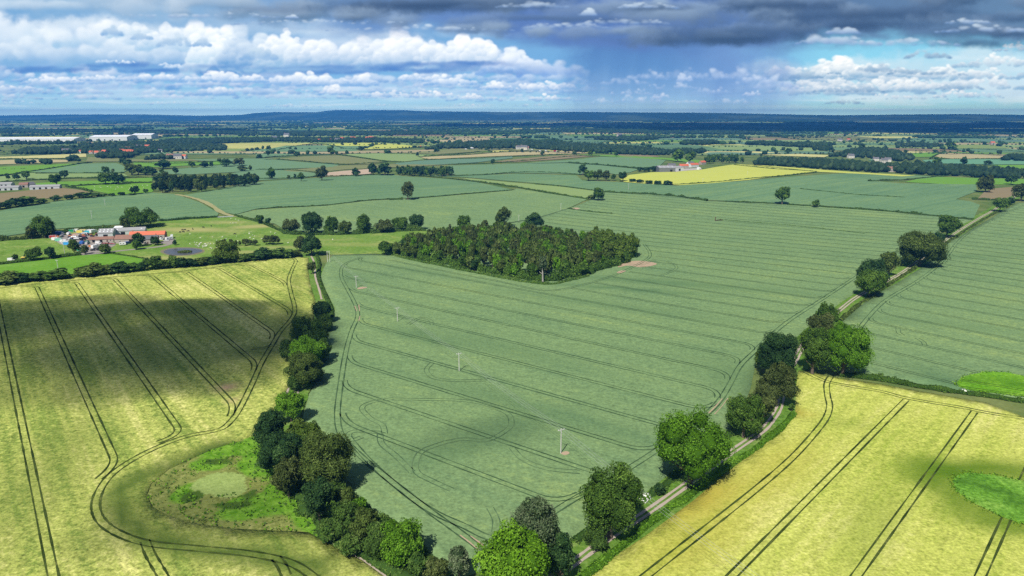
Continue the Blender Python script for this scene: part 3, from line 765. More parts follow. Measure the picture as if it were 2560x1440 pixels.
# worn soil in the tracks
def soil(lines, off=0.10, wd=0.7): ribbons('bare_soil', [(W2(l), wd, 0.8) for l in lines], M_soil, off)
soil([[(1150, 1338), (1175, 1357), (1197, 1376)], [(1176, 1340), (1195, 1354), (1212, 1366)], [(887, 765), (892, 778)], [(897, 762), (899, 778)], [(1772, 1033), (1790, 1015), (1806, 996)], [(1786, 1036), (1803, 1018), (1820, 996)], [(900, 790), (897, 802)]], 0.10, 0.45)
sheet('bare_soil', [(1545, 668), (1560, 656), (1600, 652), (1640, 658), (1632, 664), (1600, 668), (1570, 664)], M_soil, 0.06, 5, True)
sheet('bare_soil', [(1542, 681), (1555, 676), (1565, 678), (1550, 683)], M_soil, 0.06, 5, True)
sheet('bare_soil', [(1402, 1133), (1416, 1128), (1424, 1133), (1412, 1138)], M_soil, 0.06, 3, True)
sheet('bare_soil', [(893, 721), (905, 717), (918, 719), (900, 723)], M_soil, 0.06, 3, True)
sheet('bare_soil', [(1430, 521), (1440, 519), (1450, 521), (1440, 524)], M_soil, 0.06, 6, True)
# ---- F6 green wheat right of the lane
F6 = [(2545, 507), (2500, 532), (2422, 578), (2357, 612), (2312, 664), (2245, 706), (2178, 742), (2100, 809), (2100, 870), (2120, 915), (2162, 936), (2205, 944), (2318, 962), (2397, 973), (2560, 996), (2760, 1030), (2960, 1000), (2960, 506)]
f6 = sheet('wheat_field', F6, M_wheat_r, 0.0, 9, False, 0.6, {'tint': blob_tint([(2380, 970, 10, 25, .6, 0), (2250, 800, 70, 8, .25, -.4), (2480, 640, 100, 12, .25, 0)])})
poly6 = FIELD_POLY[f6.name]
head_f = catmull(W2([(2130, 850), (2165, 800), (2215, 750), (2290, 705), (2340, 668), (2372, 635), (2390, 610), (2430, 575), (2500, 540), (2560, 512)]), 6)
tl6 = cut_at(parallels(((2158, 864), (2436, 929)), 24.0, -8, 40, poly6, 4), head_f, 2.5)
wheelings('wheel_tracks', [head_f] + flare(tl6, head_f), M_tracks_g, 0.08, 2.3, 0.45)
wheelings('wheel_tracks', [catmull(W2(q), 4) for q in ([(2245, 820), (2247, 832), (2258, 838)], [(2292, 845), (2308, 855), (2312, 864)])], M_tracks_g, 0.085, 2.2, 0.3)
M_vivid = grass_mat('vivid_young_crop', ((0.105, 0.27, 0.014), (0.145, 0.33, 0.02), (0.21, 0.39, 0.035), (0.06, 0.16, 0.01)), 0.2, 1.5)
M_vivid2 = grass_mat('game_cover', ((0.085, 0.215, 0.018), (0.125, 0.280, 0.030), (0.185, 0.335, 0.050), (0.045, 0.12, 0.012)), 0.22, 1.7)
sheet('young_crop', [(2391, 957), (2402, 946), (2425, 937), (2465, 930), (2515, 931), (2570, 942), (2640, 960), (2640, 1004), (2560, 992), (2430, 977), (2398, 967)], M_vivid, 0.10, 3, False, 0, {'tint': blob_tint([(2440, 950, 30, 6, .5, 0), (2540, 960, 8, 5, .8, 0), (2480, 980, 12, 3, .5, 0)])})
wheelings('wheel_tracks', [W2([(2400, 950), (2560, 976)]), W2([(2400, 968), (2560, 990)])], M_tracks_y, 0.2, 2.2, 0.3)
# ---- F7 barley right of the lane
F7 = [(1996, 926), (1991, 958), (1988, 1030), (1935, 1092), (1815, 1182), (1735, 1250), (1610, 1342), (1460, 1440), (1340, 1530), (1330, 1640), (2900, 1640), (2900, 1090), (2560, 1042), (2511, 1024), (2464, 1006), (2309, 979), (2192, 958), (2091, 944), (2017, 928)]
f7 = sheet('barley_field', F7, M_barley_r, 0.0, 5.5, False, 0.6, {'tint': blob_tint([(2375, 1180, 17, 9, 1, 0), (2325, 1160, 11, 8, .7, 0), (2450, 1168, 22, 6, .9, 0), (2345, 1205, 12, 7, .85, -.5), (2392, 1240, 7, 14, .8, .5), (2440, 1275, 12, 6, .8, -.6), (2520, 1312, 18, 6, .8, -.4), (2560, 1190, 20, 6, .8, -.2), (2130, 1060, 10, 5, .25, 0), (2180, 1300, 30, 8, .3, .9)]), 'tint2': blob_tint([(1760, 1245, 24, 8, .8, .75), (1990, 1030, 6, 6, .7, 0), (1900, 1190, 40, 12, .4, .75), (1740, 1340, 30, 12, .4, .75)])})
poly7 = FIELD_POLY[f7.name]
head_r = catmull(W2([(2078, 940), (2067, 960), (2069, 990), (2074, 1015), (2065, 1045), (2035, 1085), (1980, 1145), (1900, 1215), (1800, 1295), (1700, 1373), (1615, 1440), (1540, 1500)]), 6)
head_r2 = catmull(W2([(2010, 928), (2045, 945), (2085, 958), (2200, 978), (2270, 996), (2400, 1018), (2470, 1032), (2560, 1046), (2700, 1066)]), 6)
tl7 = parallels(((2262, 1003), (1830, 1440)), 24.0, 0, 7, poly7, 4)
tl7 = cut_at(cut_at(tl7, head_r2, 2.5), head_r, 2.5)
wheelings('wheel_tracks', [head_r, head_r2] + tl7, M_tracks_y, 0.07, 2.3, 0.55)
sheet('game_cover_plot', [(2381, 1201), (2395, 1188), (2421, 1182), (2484, 1188), (2560, 1203), (2680, 1225), (2700, 1290), (2640, 1320), (2560, 1312), (2503, 1292), (2425, 1253), (2390, 1226)], M_vivid2, 0.12, 3, False, 0, {'tint': blob_tint([(2450, 1215, 10, 1.2, .9, -.5), (2495, 1230, 6, 1.2, .9, -.5), (2540, 1255, 5, 2, .7, 0), (2420, 1200, 5, 2, .5, 0)])})
# ---- verges and lane
M_verge = grass_mat('verge_grass', ((0.075, 0.17, 0.018), (0.11, 0.21, 0.03), (0.17, 0.24, 0.06), (0.2, 0.22, 0.08)), 0.2, 1.3)
lane_px = [(1290, 1500), (1380, 1445), (1433, 1407), (1530, 1337), (1607, 1287), (1707, 1217), (1813, 1140), (1900, 1080), (1930, 1048), (1948, 1018), (1955, 985), (1962, 950), (1975, 920), (1985, 905), (2010, 860), (2050, 815), (2093, 780), (2144, 741), (2214, 704), (2279, 665), (2380, 588), (2445, 547), (2482, 526), (2530, 496), (2600, 460)]
lane_w = catmull(W2(lane_px), 5)
ribbons('lane_verge', [(lane_w, 15.0, 0.2)], M_verge, -0.20)
ribbons('lane_verge', [(catmull(W2([(773, 625), (784, 655), (786, 680), (795, 715), (806, 745), (815, 790), (800, 860), (760, 940), (735, 985), (720, 1020), (700, 1060), (720, 1130), (790, 1220), (880, 1300), (990, 1390), (1100, 1455)]), 4), 13.0, 0.2)], M_verge, -0.22)
M_lane = newmat('stony_track'); _p = pos(); _n = noise(_p, 0.8, 5, 0.7); surf(diffuse(mixc(_n, (0.29, 0.235, 0.18), (0.50, 0.43, 0.35))))
ribbons('lane', [(offset_line(lane_w, 0.95), 1.05, 0.4), (offset_line(lane_w, -0.95), 1.05, 0.4)], M_lane, -0.08)
ribbons('headland_path', [(catmull(W2([(778, 640), (787, 660), (788, 690), (797, 720), (804, 748)]), 4), 1.3, 0.4), (W2([(737, 975), (733, 1010)]), 0.8, .3), (W2([(745, 975), (742, 1010)]), 0.8, .3), (catmull(W2([(723, 965), (716, 985), (707, 1000)]), 4), 0.9, .3), (catmull(W2([(800, 1335), (870, 1378), (940, 1425), (1000, 1470)]), 4), 1.2, .5)], M_lane, -0.05)
# ---------------------------------------------------------------- middle distance and far country
def fcol(name, a, b, scale=0.02, stretch=0.0, ang=0.0):
    m = newmat(name); p = pos()
    n = noise(p, scale, 5, 0.6); q, r = rotz(p, ang); n2 = noise(comb(q * 0.006, r * 0.12, 0.0), 1.0, 3, 0.6)
    surf(diffuse(mixc(clamp(n * 0.8 + n2 * 0.9 - 0.35), a, b))); return m
M_past = grass_mat('pasture', ((0.115, 0.215, 0.030), (0.150, 0.250, 0.045), (0.255, 0.305, 0.085), (0.30, 0.31, 0.11)), 0.10, 1.0)
M_past2 = grass_mat('pasture_bright', ((0.105, 0.245, 0.022), (0.135, 0.285, 0.032), (0.17, 0.31, 0.05), (0.25, 0.3, 0.08)), 0.10, 0.6)
K = dict(
    wheat=fcol('far_wheat', (0.125, 0.225, 0.115), (0.165, 0.265, 0.125)),
    bluew=fcol('far_blue_wheat', (0.110, 0.205, 0.130), (0.145, 0.240, 0.145)),
    lightg=fcol('far_light_green', (0.19, 0.285, 0.10), (0.25, 0.33, 0.12)),
    vivid=fcol('far_vivid', (0.12, 0.27, 0.03), (0.16, 0.31, 0.05)),
    olive=fcol('far_olive', (0.16, 0.185, 0.07), (0.23, 0.24, 0.10)),
    brown=fcol('far_brown', (0.20, 0.165, 0.085), (0.27, 0.215, 0.12)),
    tan=fcol('far_tan', (0.36, 0.31, 0.155), (0.45, 0.39, 0.20)),
    pink=fcol('far_bare', (0.42, 0.32, 0.22), (0.50, 0.39, 0.28)),
    yellow=fcol('far_yellow', (0.42, 0.46, 0.08), (0.50, 0.52, 0.12)),
    pale=fcol('far_pale_yellow', (0.46, 0.44, 0.16), (0.54, 0.50, 0.22)),
    teal=fcol('far_teal', (0.12, 0.27, 0.15), (0.15, 0.31, 0.18)))
M_past_dry = grass_mat('pasture_dry', ((0.115, 0.215, 0.030), (0.150, 0.250, 0.045), (0.255, 0.305, 0.085), (0.37, 0.35, 0.135)), 0.10, 1.0)
dry_t = blob_tint([(480, 574, 45, 14, .9, -.1), (640, 566, 30, 12, .9, .4), (560, 555, 30, 10, .5, 0), (380, 645, 40, 7, .8, 0), (640, 630, 40, 7, .7, 0), (700, 618, 24, 7, .6, 0), (530, 650, 40, 6, .6, 0), (420, 560, 20, 5, .5, 0), (900, 612, 50, 8, .35, 0), (800, 600, 40, 5, .4, .1)])
big_far = [
 # name, material, polygon
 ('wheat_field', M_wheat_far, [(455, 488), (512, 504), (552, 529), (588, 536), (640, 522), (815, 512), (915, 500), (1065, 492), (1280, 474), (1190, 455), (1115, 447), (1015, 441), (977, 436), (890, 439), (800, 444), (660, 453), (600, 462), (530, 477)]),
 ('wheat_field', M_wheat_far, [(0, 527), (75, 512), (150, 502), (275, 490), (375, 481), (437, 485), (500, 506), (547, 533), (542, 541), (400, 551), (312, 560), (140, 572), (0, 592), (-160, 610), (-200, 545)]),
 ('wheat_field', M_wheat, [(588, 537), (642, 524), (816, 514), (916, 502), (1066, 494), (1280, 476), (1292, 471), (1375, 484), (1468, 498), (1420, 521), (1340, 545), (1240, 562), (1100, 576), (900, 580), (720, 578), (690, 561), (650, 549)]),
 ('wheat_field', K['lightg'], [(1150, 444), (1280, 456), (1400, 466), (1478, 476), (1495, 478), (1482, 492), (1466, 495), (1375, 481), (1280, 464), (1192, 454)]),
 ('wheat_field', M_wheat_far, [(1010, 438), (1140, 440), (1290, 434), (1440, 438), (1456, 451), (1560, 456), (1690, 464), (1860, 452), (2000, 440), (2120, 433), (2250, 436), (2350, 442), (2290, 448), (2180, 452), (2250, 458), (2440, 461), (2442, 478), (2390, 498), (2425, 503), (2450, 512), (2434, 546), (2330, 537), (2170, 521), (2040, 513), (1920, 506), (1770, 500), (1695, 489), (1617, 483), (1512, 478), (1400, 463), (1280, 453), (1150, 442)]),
 ('pasture_field', M_past_dry, [(400, 553), (545, 542), (588, 541), (650, 557), (705, 581), (900, 582), (1060, 577), (1100, 577), (1040, 600), (985, 640), (940, 634), (833, 637), (790, 632), (740, 639), (640, 646), (400, 668), (340, 668), (369, 648), (322, 639), (273, 632), (215, 636), (160, 640), (140, 600), (170, 580), (320, 570)]),
 ('pasture_field', M_past, [(-160, 620), (0, 602), (125, 596), (160, 615), (200, 636), (98, 649), (0, 659), (-200, 680)]),
 ('pasture_field', M_past2, [(-200, 690), (0, 662), (98, 651), (211, 637), (273, 634), (322, 641), (369, 649), (355, 658), (293, 668), (188, 684), (100, 693), (0, 702), (-220, 730)]),
 ('yellow_field', K['yellow'], [(1560, 455), (1548, 446), (1575, 437), (1625, 431), (1700, 428), (1755, 424), (1800, 416), (1842, 410), (1960, 421), (2040, 429), (1960, 438), (1870, 450), (1780, 458), (1700, 463), (1640, 461)]),
 ('yellow_field', K['yellow'], [(1846, 409), (1920, 414), (2000, 420), (2080, 426), (2150, 431), (2290, 439), (2255, 441), (2180, 436), (2050, 430), (1960, 420)]),
 ('pasture_field', K['vivid'], [(2262, 455), (2290, 448), (2345, 442), (2450, 445), (2600, 448), (2600, 462), (2450, 461), (2360, 460)]),
 ('stubble_field', K['brown'], [(2442, 499), (2460, 480), (2482, 471), (2545, 466), (2600, 466), (2600, 486), (2530, 490), (2500, 500)]),
 ('wheat_field', K['wheat'], [(1300, 409), (1440, 399), (1500, 392), (1600, 394), (1665, 400), (1650, 414), (1600, 421), (1500, 411), (1420, 406)]),
 ('wheat_field', K['wheat'], [(1120, 414), (1290, 409), (1420, 408), (1500, 413), (1598, 423), (1575, 431), (1540, 436), (1510, 431), (1445, 435), (1290, 432), (1140, 438), (1110, 428)]),
 ('wheat_field', K['bluew'], [(985, 408), (1060, 401), (1280, 391), (1282, 395), (1190, 406), (1110, 411), (1000, 413)]),
 ('stubble_field', K['brown'], [(1235, 404), (1330, 394), (1430, 387), (1500, 389), (1400, 398), (1290, 405)]),
 ('stubble_field', K['tan'], [(1052, 393), (1180, 385), (1280, 380), (1440, 378), (1470, 383), (1400, 385), (1280, 389), (1130, 395), (1070, 399)]),
 ('olive_field', K['olive'], [(1120, 388), (1280, 378), (1340, 373), (1400, 374), (1300, 379), (1170, 385)]),
 ('pale_field', K['lightg'], [(836, 376), (920, 377), (1000, 383), (1100, 386), (1045, 392), (1062, 398), (1010, 404), (960, 401), (870, 388)]),
 ('pale_field', K['olive'], [(1000, 383), (1110, 375), (1210, 367), (1290, 372), (1200, 379), (1100, 385)]),
 ('barley_field', K['yellow'], [(805, 362), (860, 358), (940, 357), (1010, 362), (1052, 367), (990, 371), (910, 373), (850, 370)]),
 ('stubble_field', K['brown'], [(688, 376), (720, 367), (762, 361), (800, 361), (835, 367), (855, 373), (800, 374), (740, 375)]),
 ('wheat_field', K['wheat'], [(640, 380), (735, 376), (822, 375), (824, 387), (760, 388), (640, 395)]),
 ('olive_field', K['olive'], [(688, 397), (760, 391), (842, 388), (905, 396), (962, 405), (920, 411), (850, 411), (770, 404)]),
 ('wheat_field', K['wheat'], [(560, 408), (640, 399), (690, 399), (765, 406), (850, 412), (830, 418), (700, 422), (600, 424), (540, 420)]),
 ('pasture_field', K['olive'], [(705, 426), (840, 414), (1000, 410), (1110, 412), (1010, 417), (940, 420), (860, 424), (790, 431), (730, 429)]),
 ('bare_field', K['pink'], [(788, 434), (860, 427), (940, 421), (928, 434), (872, 439), (812, 441)]),
 ('wheat_field', K['wheat'], [(640, 427), (700, 425), (790, 432), (800, 436), (760, 445), (640, 451), (560, 440), (590, 431)]),
 ('wheat_field', K['wheat'], [(390, 428), (480, 419), (550, 413), (640, 420), (700, 424), (590, 430), (480, 436), (400, 436)]),
 ('pasture_field', K['vivid'], [(333, 407), (420, 404), (562, 404), (557, 411), (470, 414), (385, 418), (340, 415)]),
 ('wheat_field', K['wheat'], [(70, 430), (130, 420), (205, 409), (290, 408), (303, 412), (322, 424), (305, 432), (180, 432)]),
 ('pasture_field', K['vivid'], [(-80, 420), (0, 417), (110, 412), (212, 408), (190, 414), (100, 428), (0, 438), (-80, 446)]),
 ('wheat_field', K['lightg'], [(-80, 448), (0, 441), (80, 432), (180, 433), (310, 434), (320, 440), (130, 447), (0, 454), (-80, 458)]),
 ('pasture_field', K['vivid'], [(60, 460), (130, 455), (250, 451), (370, 444), (382, 446), (380, 456), (250, 459), (180, 464), (90, 464)]),
 ('pasture_field', M_past2, [(184, 466), (260, 461), (380, 457), (390, 470), (380, 480), (340, 483), (290, 488), (240, 478), (215, 473)]),
 ('stubble_field', K['brown'], [(-80, 484), (0, 483), (60, 477), (150, 469), (205, 475), (228, 482), (190, 486), (110, 497), (50, 505), (-80, 515)]),
 ('pale_field', K['pale'], [(-80, 394), (60, 390), (215, 384), (216, 392), (150, 395), (0, 397), (-80, 399)]),
 ('pale_field', K['tan'], [(-80, 404), (60, 398), (175, 400), (168, 405), (60, 409), (-80, 413)]),
 ('pasture_field', K['lightg'], [(-80, 384), (60, 379), (80, 383), (0, 390), (-80, 393)]),
 ('wheat_field', K['olive'], [(220, 392), (330, 398), (470, 398), (560, 401), (420, 403), (300, 404), (215, 404)]),
 ('wheat_field', K['wheat'], [(340, 381), (460, 380), (640, 379), (640, 385), (480, 386), (350, 386)]),
 ('wheat_field', K['wheat'], [(480, 398), (640, 396), (690, 396), (600, 404), (500, 402)]),
 ('pale_field', K['pale'], [(1640, 374), (1760, 374), (1880, 378), (2075, 388), (2060, 393), (1900, 387), (1760, 383), (1650, 380)]),
 ('wheat_field', K['lightg'], [(1750, 365), (1900, 363), (2040, 371), (2090, 379), (1960, 378), (1800, 373)]),
 ('stubble_field', K['pale'], [(2235, 377), (2300, 370), (2372, 368), (2360, 378), (2300, 382), (2255, 383)]),
 ('stubble_field', K['tan'], [(2362, 384), (2375, 372), (2470, 374), (2640, 384), (2640, 391), (2510, 389), (2400, 386)]),
 ('stubble_field', K['tan'], [(2332, 396), (2345, 385), (2440, 387), (2510, 390), (2508, 397), (2420, 398)]),
 ('pale_field', K['tan'], [(2400, 371), (2470, 367), (2560, 370), (2640, 372), (2640, 382), (2500, 377)]),
 ('pasture_field', K['vivid'], [(2258, 386), (2330, 381), (2348, 383), (2330, 392), (2280, 393)]),
 ('wheat_field', K['teal'], [(2305, 400), (2400, 397), (2640, 401), (2640, 411), (2480, 411), (2320, 408)]),
 ('pasture_field', K['vivid'], [(2480, 412), (2640, 413), (2640, 424), (2520, 421)]),
 ('wheat_field', K['teal'], [(2180, 397), (2225, 395), (2225, 400), (2170, 401)]),
 ('wheat_field', K['wheat'], [(2080, 369), (2150, 364), (2240, 366), (2200, 373), (2090, 376)]),
 ('pasture_field', K['vivid'], [(1440, 386), (1600, 390), (1720, 398), (1770, 402), (1740, 408), (1665, 399), (1500, 390)]),
 ('stubble_field', K['brown'], [(1540, 386), (1640, 388), (1650, 392), (1560, 392)]),
]
FARM_W = []
for nm, mt, poly in big_far:
    st = 16 if min(p[1] for p in poly) > 430 else 26
    sheet(nm, poly, mt, -0.02 if st == 16 else 0.10, st if mt is not M_past_dry else 7, False, 0, {'tint': dry_t} if mt is M_past_dry else None)
# farm track between the two left fields and strip beside it
ribbons('farm_track', [(catmull(W2([(440, 486), (480, 494), (512, 505), (535, 518), (552, 530), (580, 540), (600, 541)]), 4), 7.0, 0.5)], fcol('track_grass', (0.27, 0.27, 0.11), (0.36, 0.34, 0.17)), 0.15)

# far country: a jittered patchwork with hedges and woods, thinner with distance
def build_far():
    g = np.random.default_rng(12)
    V, F, C, n = [], [], [], 0
    HL = []                                   # hedge lines
    pal = np.array([(0.13, 0.23, 0.11), (0.12, 0.21, 0.13), (0.20, 0.28, 0.10), (0.14, 0.26, 0.05), (0.17, 0.19, 0.07), (0.24, 0.19, 0.10), (0.40, 0.34, 0.18), (0.47, 0.46, 0.14), (0.10, 0.17, 0.06), (0.22, 0.29, 0.08)])
    wts = np.array([4, 3, 3.4, 2.5, 2, 1.5, 1.7, 1.5, 1.5, 2.8]); wts /= wts.sum()
    y = 2150.0
    while y < 13500:
        dy = (110 + 0.030 * y) * g.uniform(0.7, 1.4)
        x = -y * 0.86 - 300; xr = y * 0.86 + 300
        tilt = g.normal(0, 0.05)
        while x < xr:
            dx = (190 + 0.035 * y) * g.uniform(0.6, 1.7)
            q = np.array([(x, y), (x + dx, y), (x + dx, y + dy), (x, y + dy)]) + g.normal(0, 10, (4, 2))
            q[:, 1] += tilt * (q[:, 0] - x)
            z = terr(q[:, 0], q[:, 1]) - 0.05
            V.append(np.column_stack([q, z])); F.append([n, n + 1, n + 2, n + 3]); n += 4
            C.append(pal[g.choice(len(pal), p=wts)] * g.uniform(0.85, 1.1))
            if g.random() < 0.85: HL.append((q[0], q[1]))
            if g.random() < 0.6: HL.append((q[0], q[3]))
            x += dx
        y += dy
    col = np.repeat(np.column_stack([np.array(C), np.ones(len(C))]), 4, axis=0)
    m = newmat('distant_crops'); _, cc = attr('shade'); nn = noise(pos(), 0.006, 4, 0.6); g_ = 0.7 + nn * 0.6
    surf(diffuse(mixc(1.0, cc, comb(g_, g_, g_), 'MULTIPLY')))
    o = link('distant_fields', mesh_np('distant_fields', np.vstack(V), np.array(F), False, {'shade': ('FLOAT_COLOR', 'POINT', col)}), m)
    tag(o, kind='structure')
    return HL
FAR_HEDGES = build_far()

# hills on the horizon: an escarpment 14-17 km off
def build_hills():
    g = np.random.default_rng(4)
    crest = [(-600, 291), (0, 288.5), (100, 287.2), (180, 286), (360, 286), (500, 289), (600, 287), (640, 282.5), (690, 280), (790, 280.5), (820, 276.5), (840, 275), (1015, 275.3), (1060, 278), (1200, 279), (1260, 280.2), (1420, 279.3), (1600, 281), (1800, 282), (1930, 285), (2010, 287), (2100, 288), (2180, 287), (2250, 286), (2420, 285), (2560, 287), (3200, 288)]
    pxs = np.arange(-600, 3201, 8.0); rows = np.interp(pxs, [c[0] for c in crest], [c[1] for c in crest])
    dist = np.interp(pxs, [-600, 500, 840, 1500, 1950, 2100, 3200], [15200, 15400, 15000, 14800, 14300, 13200, 12800])
    foot = np.interp(pxs, [-600, 600, 840, 1800, 2000, 3200], [13200, 12800, 12300, 12000, 11200, 10800])
    prof = [(0, -0.02), (0.12, 0.03), (0.3, 0.16), (0.5, 0.38), (0.66, 0.66), (0.8, 0.88), (0.92, 0.98), (1.0, 1.0), (1.06, 0.97), (1.12, 0.8), (1.22, -0.1)]
    V = []
    for a, (px, row) in enumerate(zip(pxs, rows)):
        dx, dy, dz = ray(px, row)
        zc = H + dz / dy * dist[a] + g.normal(0, 1.6)
        for b, (t, hgt) in enumerate(prof):
            d = foot[a] + (dist[a] - foot[a]) * t
            wob = math.sin(px * 0.021 + b * 0.9) * 0.05 * (1 - abs(2 * min(t, 1) - 1)) + g.normal(0, 0.012)
            V.append((dx / dy * d, d, zc * (hgt + (wob if 0 < t < 1 else 0)) - 1.0))
    nb = len(prof); i = (np.arange(len(pxs) - 1)[:, None] * nb + np.arange(nb - 1)).ravel()
    m = newmat('wooded_hills'); p = pos(); n1 = noise(p, 0.0011, 6, 0.6); n2 = noise(p, 0.006, 4, 0.6)
    x_, y_, z_ = sepv(p); lowl = smooth(60.0, -2.0, z_); c = mixc(smooth(0.5, 0.64, n1 + lowl * 0.08), (0.026, 0.046, 0.020), (0.075, 0.105, 0.042)); c = mixc(smooth(0.62, 0.72, n2 + lowl * 0.04), c, (0.12, 0.145, 0.06))
    surf(diffuse(c))
    tag(link('hills', mesh_np('hills', V, np.column_stack([i, i + nb, i + nb + 1, i + 1]), True), m), kind='structure')
build_hills()

# ---------------------------------------------------------------- haze and clouds that throw the shade
def build_air():
    bm = bmesh.new(); bmesh.ops.create_cube(bm, size=1.0); me = bpy.data.meshes.new('haze'); bm.to_mesh(me); bm.free()
    me.transform(__import__('mathutils').Matrix.Diagonal((52000, 21600, 222, 1)))
    m = newmat('haze_air')
    v = X.node('ShaderNodeVolumePrincipled'); v.inputs['Color'].default_value = (0.07, 0.38, 1.0, 1); v.inputs['Density'].default_value = 7.5e-5
    v.inputs['Anisotropy'].default_value = 0.0
    o = X.node('ShaderNodeOutputMaterial'); X.nt.links.new(v.outputs[0], o.inputs['Volume'])
    b = link('haze', me, m); b.location = (0, 7900, 222 / 2 - 4); tag(b, kind='stuff')
build_air()

def cloud(center_px, alt, rx, ry, rz, od, seed, rot=0.0, world=None):
    """a cumulus above the land, set so that its shade falls round a ground point"""
    p = Vector(world) if world else P(*center_px)
    k = alt / math.tan(SUN_EL)
    bm = bmesh.new(); bmesh.ops.create_icosphere(bm, subdivisions=4, radius=1.0)
    g = random.Random(seed); ph = [g.uniform(0, 6.28) for _ in range(9)]
    for v in bm.verts:
        c = v.co
        b = 1 + 0.16 * math.sin(3 * c.x + ph[0]) * math.sin(3.2 * c.y + ph[1]) + 0.12 * math.sin(5.3 * c.x + 2 * c.z + ph[2]) * math.sin(6 * c.y + ph[3]) + 0.06 * math.sin(11 * c.x + ph[4]) * math.sin(10 * c.y + 5 * c.z + ph[5])
        v.co = Vector((c.x * b * rx, c.y * b * ry, (c.z if c.z > 0 else c.z * 0.5) * b * rz))
    me = bpy.data.meshes.new('cloud'); bm.to_mesh(me); bm.free()
    for q in me.polygons: q.use_smooth = True
    m = newmat('cloud_vapour'); v = X.node('ShaderNodeVolumePrincipled'); v.inputs['Color'].default_value = (0.97, 0.98, 1, 1)
    v.inputs['Density'].default_value = od / (1.5 * rz / math.sin(SUN_EL)); v.inputs['Anisotropy'].default_value = 0.3
    o = X.node('ShaderNodeOutputMaterial'); X.nt.links.new(v.outputs[0], o.inputs['Volume'])
    c = link('cloud', me, m); c.location = (p.x + SUN_AZ.x * k, p.y + SUN_AZ.y * k, alt); c.rotation_euler = (0, 0, rot)
    tag(c, kind='stuff')
cloud((330, 830), 560, 120, 58, 44, 2.2, 1, -0.12)
cloud((-20, 800), 560, 84, 50, 38, 2.0, 2, 0.05)
cloud((470, 880), 560, 74, 66, 38, 1.7, 3, 0.3)
cloud((500, 775), 560, 46, 24, 22, 1.8, 9, -0.3)
cloud((200, 930), 560, 110, 44, 26, 0.7, 6, 0.2)
cloud((440, 1300), 560, 34, 18, 14, 0.45, 5, 0.2)
cloud((1200, 1090), 560, 30, 13, 14, 0.25, 4, 0.2)
far_w = [(2300, 8000, 2000, 1700), (5200, 7600, 2400, 2200), (-300, 7600, 1300, 600), (2400, 5300, 1700, 650), (3600, 5000, 1500, 900), (-2300, 5000, 900, 240), (8000, 8600, 2200, 1400), (1300, 5000, 420, 240), (2900, 6300, 2400, 700), (6600, 5600, 1700, 1000), (300, 6700, 1200, 420)]
for i, (x, y, a, b) in enumerate(far_w): cloud(None, 2300 if y > 6500 else 1700, a, b, 260, 7.0, 20 + i, 0.1 * (i % 3 - 1), (x, y, 0))
# ---------------------------------------------------------------- trees, bushes, hedges
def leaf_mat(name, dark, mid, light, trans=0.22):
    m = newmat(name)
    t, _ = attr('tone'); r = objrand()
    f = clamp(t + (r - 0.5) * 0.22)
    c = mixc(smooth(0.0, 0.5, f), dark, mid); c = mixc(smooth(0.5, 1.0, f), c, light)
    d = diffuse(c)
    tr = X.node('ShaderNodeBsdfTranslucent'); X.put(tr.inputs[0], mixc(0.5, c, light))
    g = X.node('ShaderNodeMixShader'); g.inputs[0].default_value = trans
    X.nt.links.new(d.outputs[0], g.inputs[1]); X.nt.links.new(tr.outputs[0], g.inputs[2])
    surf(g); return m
LEAF = dict(
    oak=leaf_mat('oak_leaves', (0.035, 0.072, 0.012), (0.074, 0.144, 0.022), (0.156, 0.258, 0.043)),
    dark=leaf_mat('dark_leaves', (0.022, 0.051, 0.017), (0.044, 0.095, 0.027), (0.101, 0.178, 0.051)),
    fresh=leaf_mat('fresh_leaves', (0.051, 0.122, 0.008), (0.108, 0.237, 0.017), (0.194, 0.367, 0.038)),
    bright=leaf_mat('bright_leaves', (0.060, 0.140, 0.008), (0.135, 0.285, 0.016), (0.220, 0.400, 0.035)),
    olive=leaf_mat('olive_leaves', (0.045, 0.072, 0.015), (0.094, 0.141, 0.030), (0.177, 0.237, 0.063)),
    brown=leaf_mat('brownish_leaves', (0.040, 0.059, 0.015), (0.085, 0.116, 0.032), (0.159, 0.195, 0.061)),
    silver=leaf_mat('silvery_leaves', (0.038, 0.066, 0.025), (0.108, 0.152, 0.070), (0.240, 0.285, 0.159)),
    lime=leaf_mat('yellow_green_leaves', (0.048, 0.090, 0.012), (0.100, 0.160, 0.024), (0.175, 0.240, 0.048)),
    pine=leaf_mat('plantation_leaves', (0.014, 0.030, 0.011), (0.028, 0.058, 0.020), (0.063, 0.108, 0.036)),
    belt=leaf_mat('belt_leaves', (0.016, 0.034, 0.016), (0.034, 0.066, 0.028), (0.078, 0.122, 0.052)),
    hedge=leaf_mat('hedge_leaves', (0.040, 0.078, 0.016), (0.074, 0.138, 0.026), (0.143, 0.226, 0.052)),
    wild=leaf_mat('wild_herbs', (0.044, 0.094, 0.018), (0.094, 0.171, 0.033), (0.176, 0.253, 0.061)))
BARK = plain((0.12, 0.095, 0.07), 0.9, 0.1, 0, 0.3, 2.0)
BARK_P = plain((0.36, 0.34, 0.30), 0.9, 0.1, 0, 0.3, 2.0)

def ico(sub):
    bm = bmesh.new(); bmesh.ops.create_icosphere(bm, subdivisions=sub, radius=1.0)
    v = np.array([x.co[:] for x in bm.verts]); f = np.array([[q.index for q in p.verts] for p in bm.faces]); bm.free()
    return v, f
ICO1 = ico(1); ICO2 = ico(2)

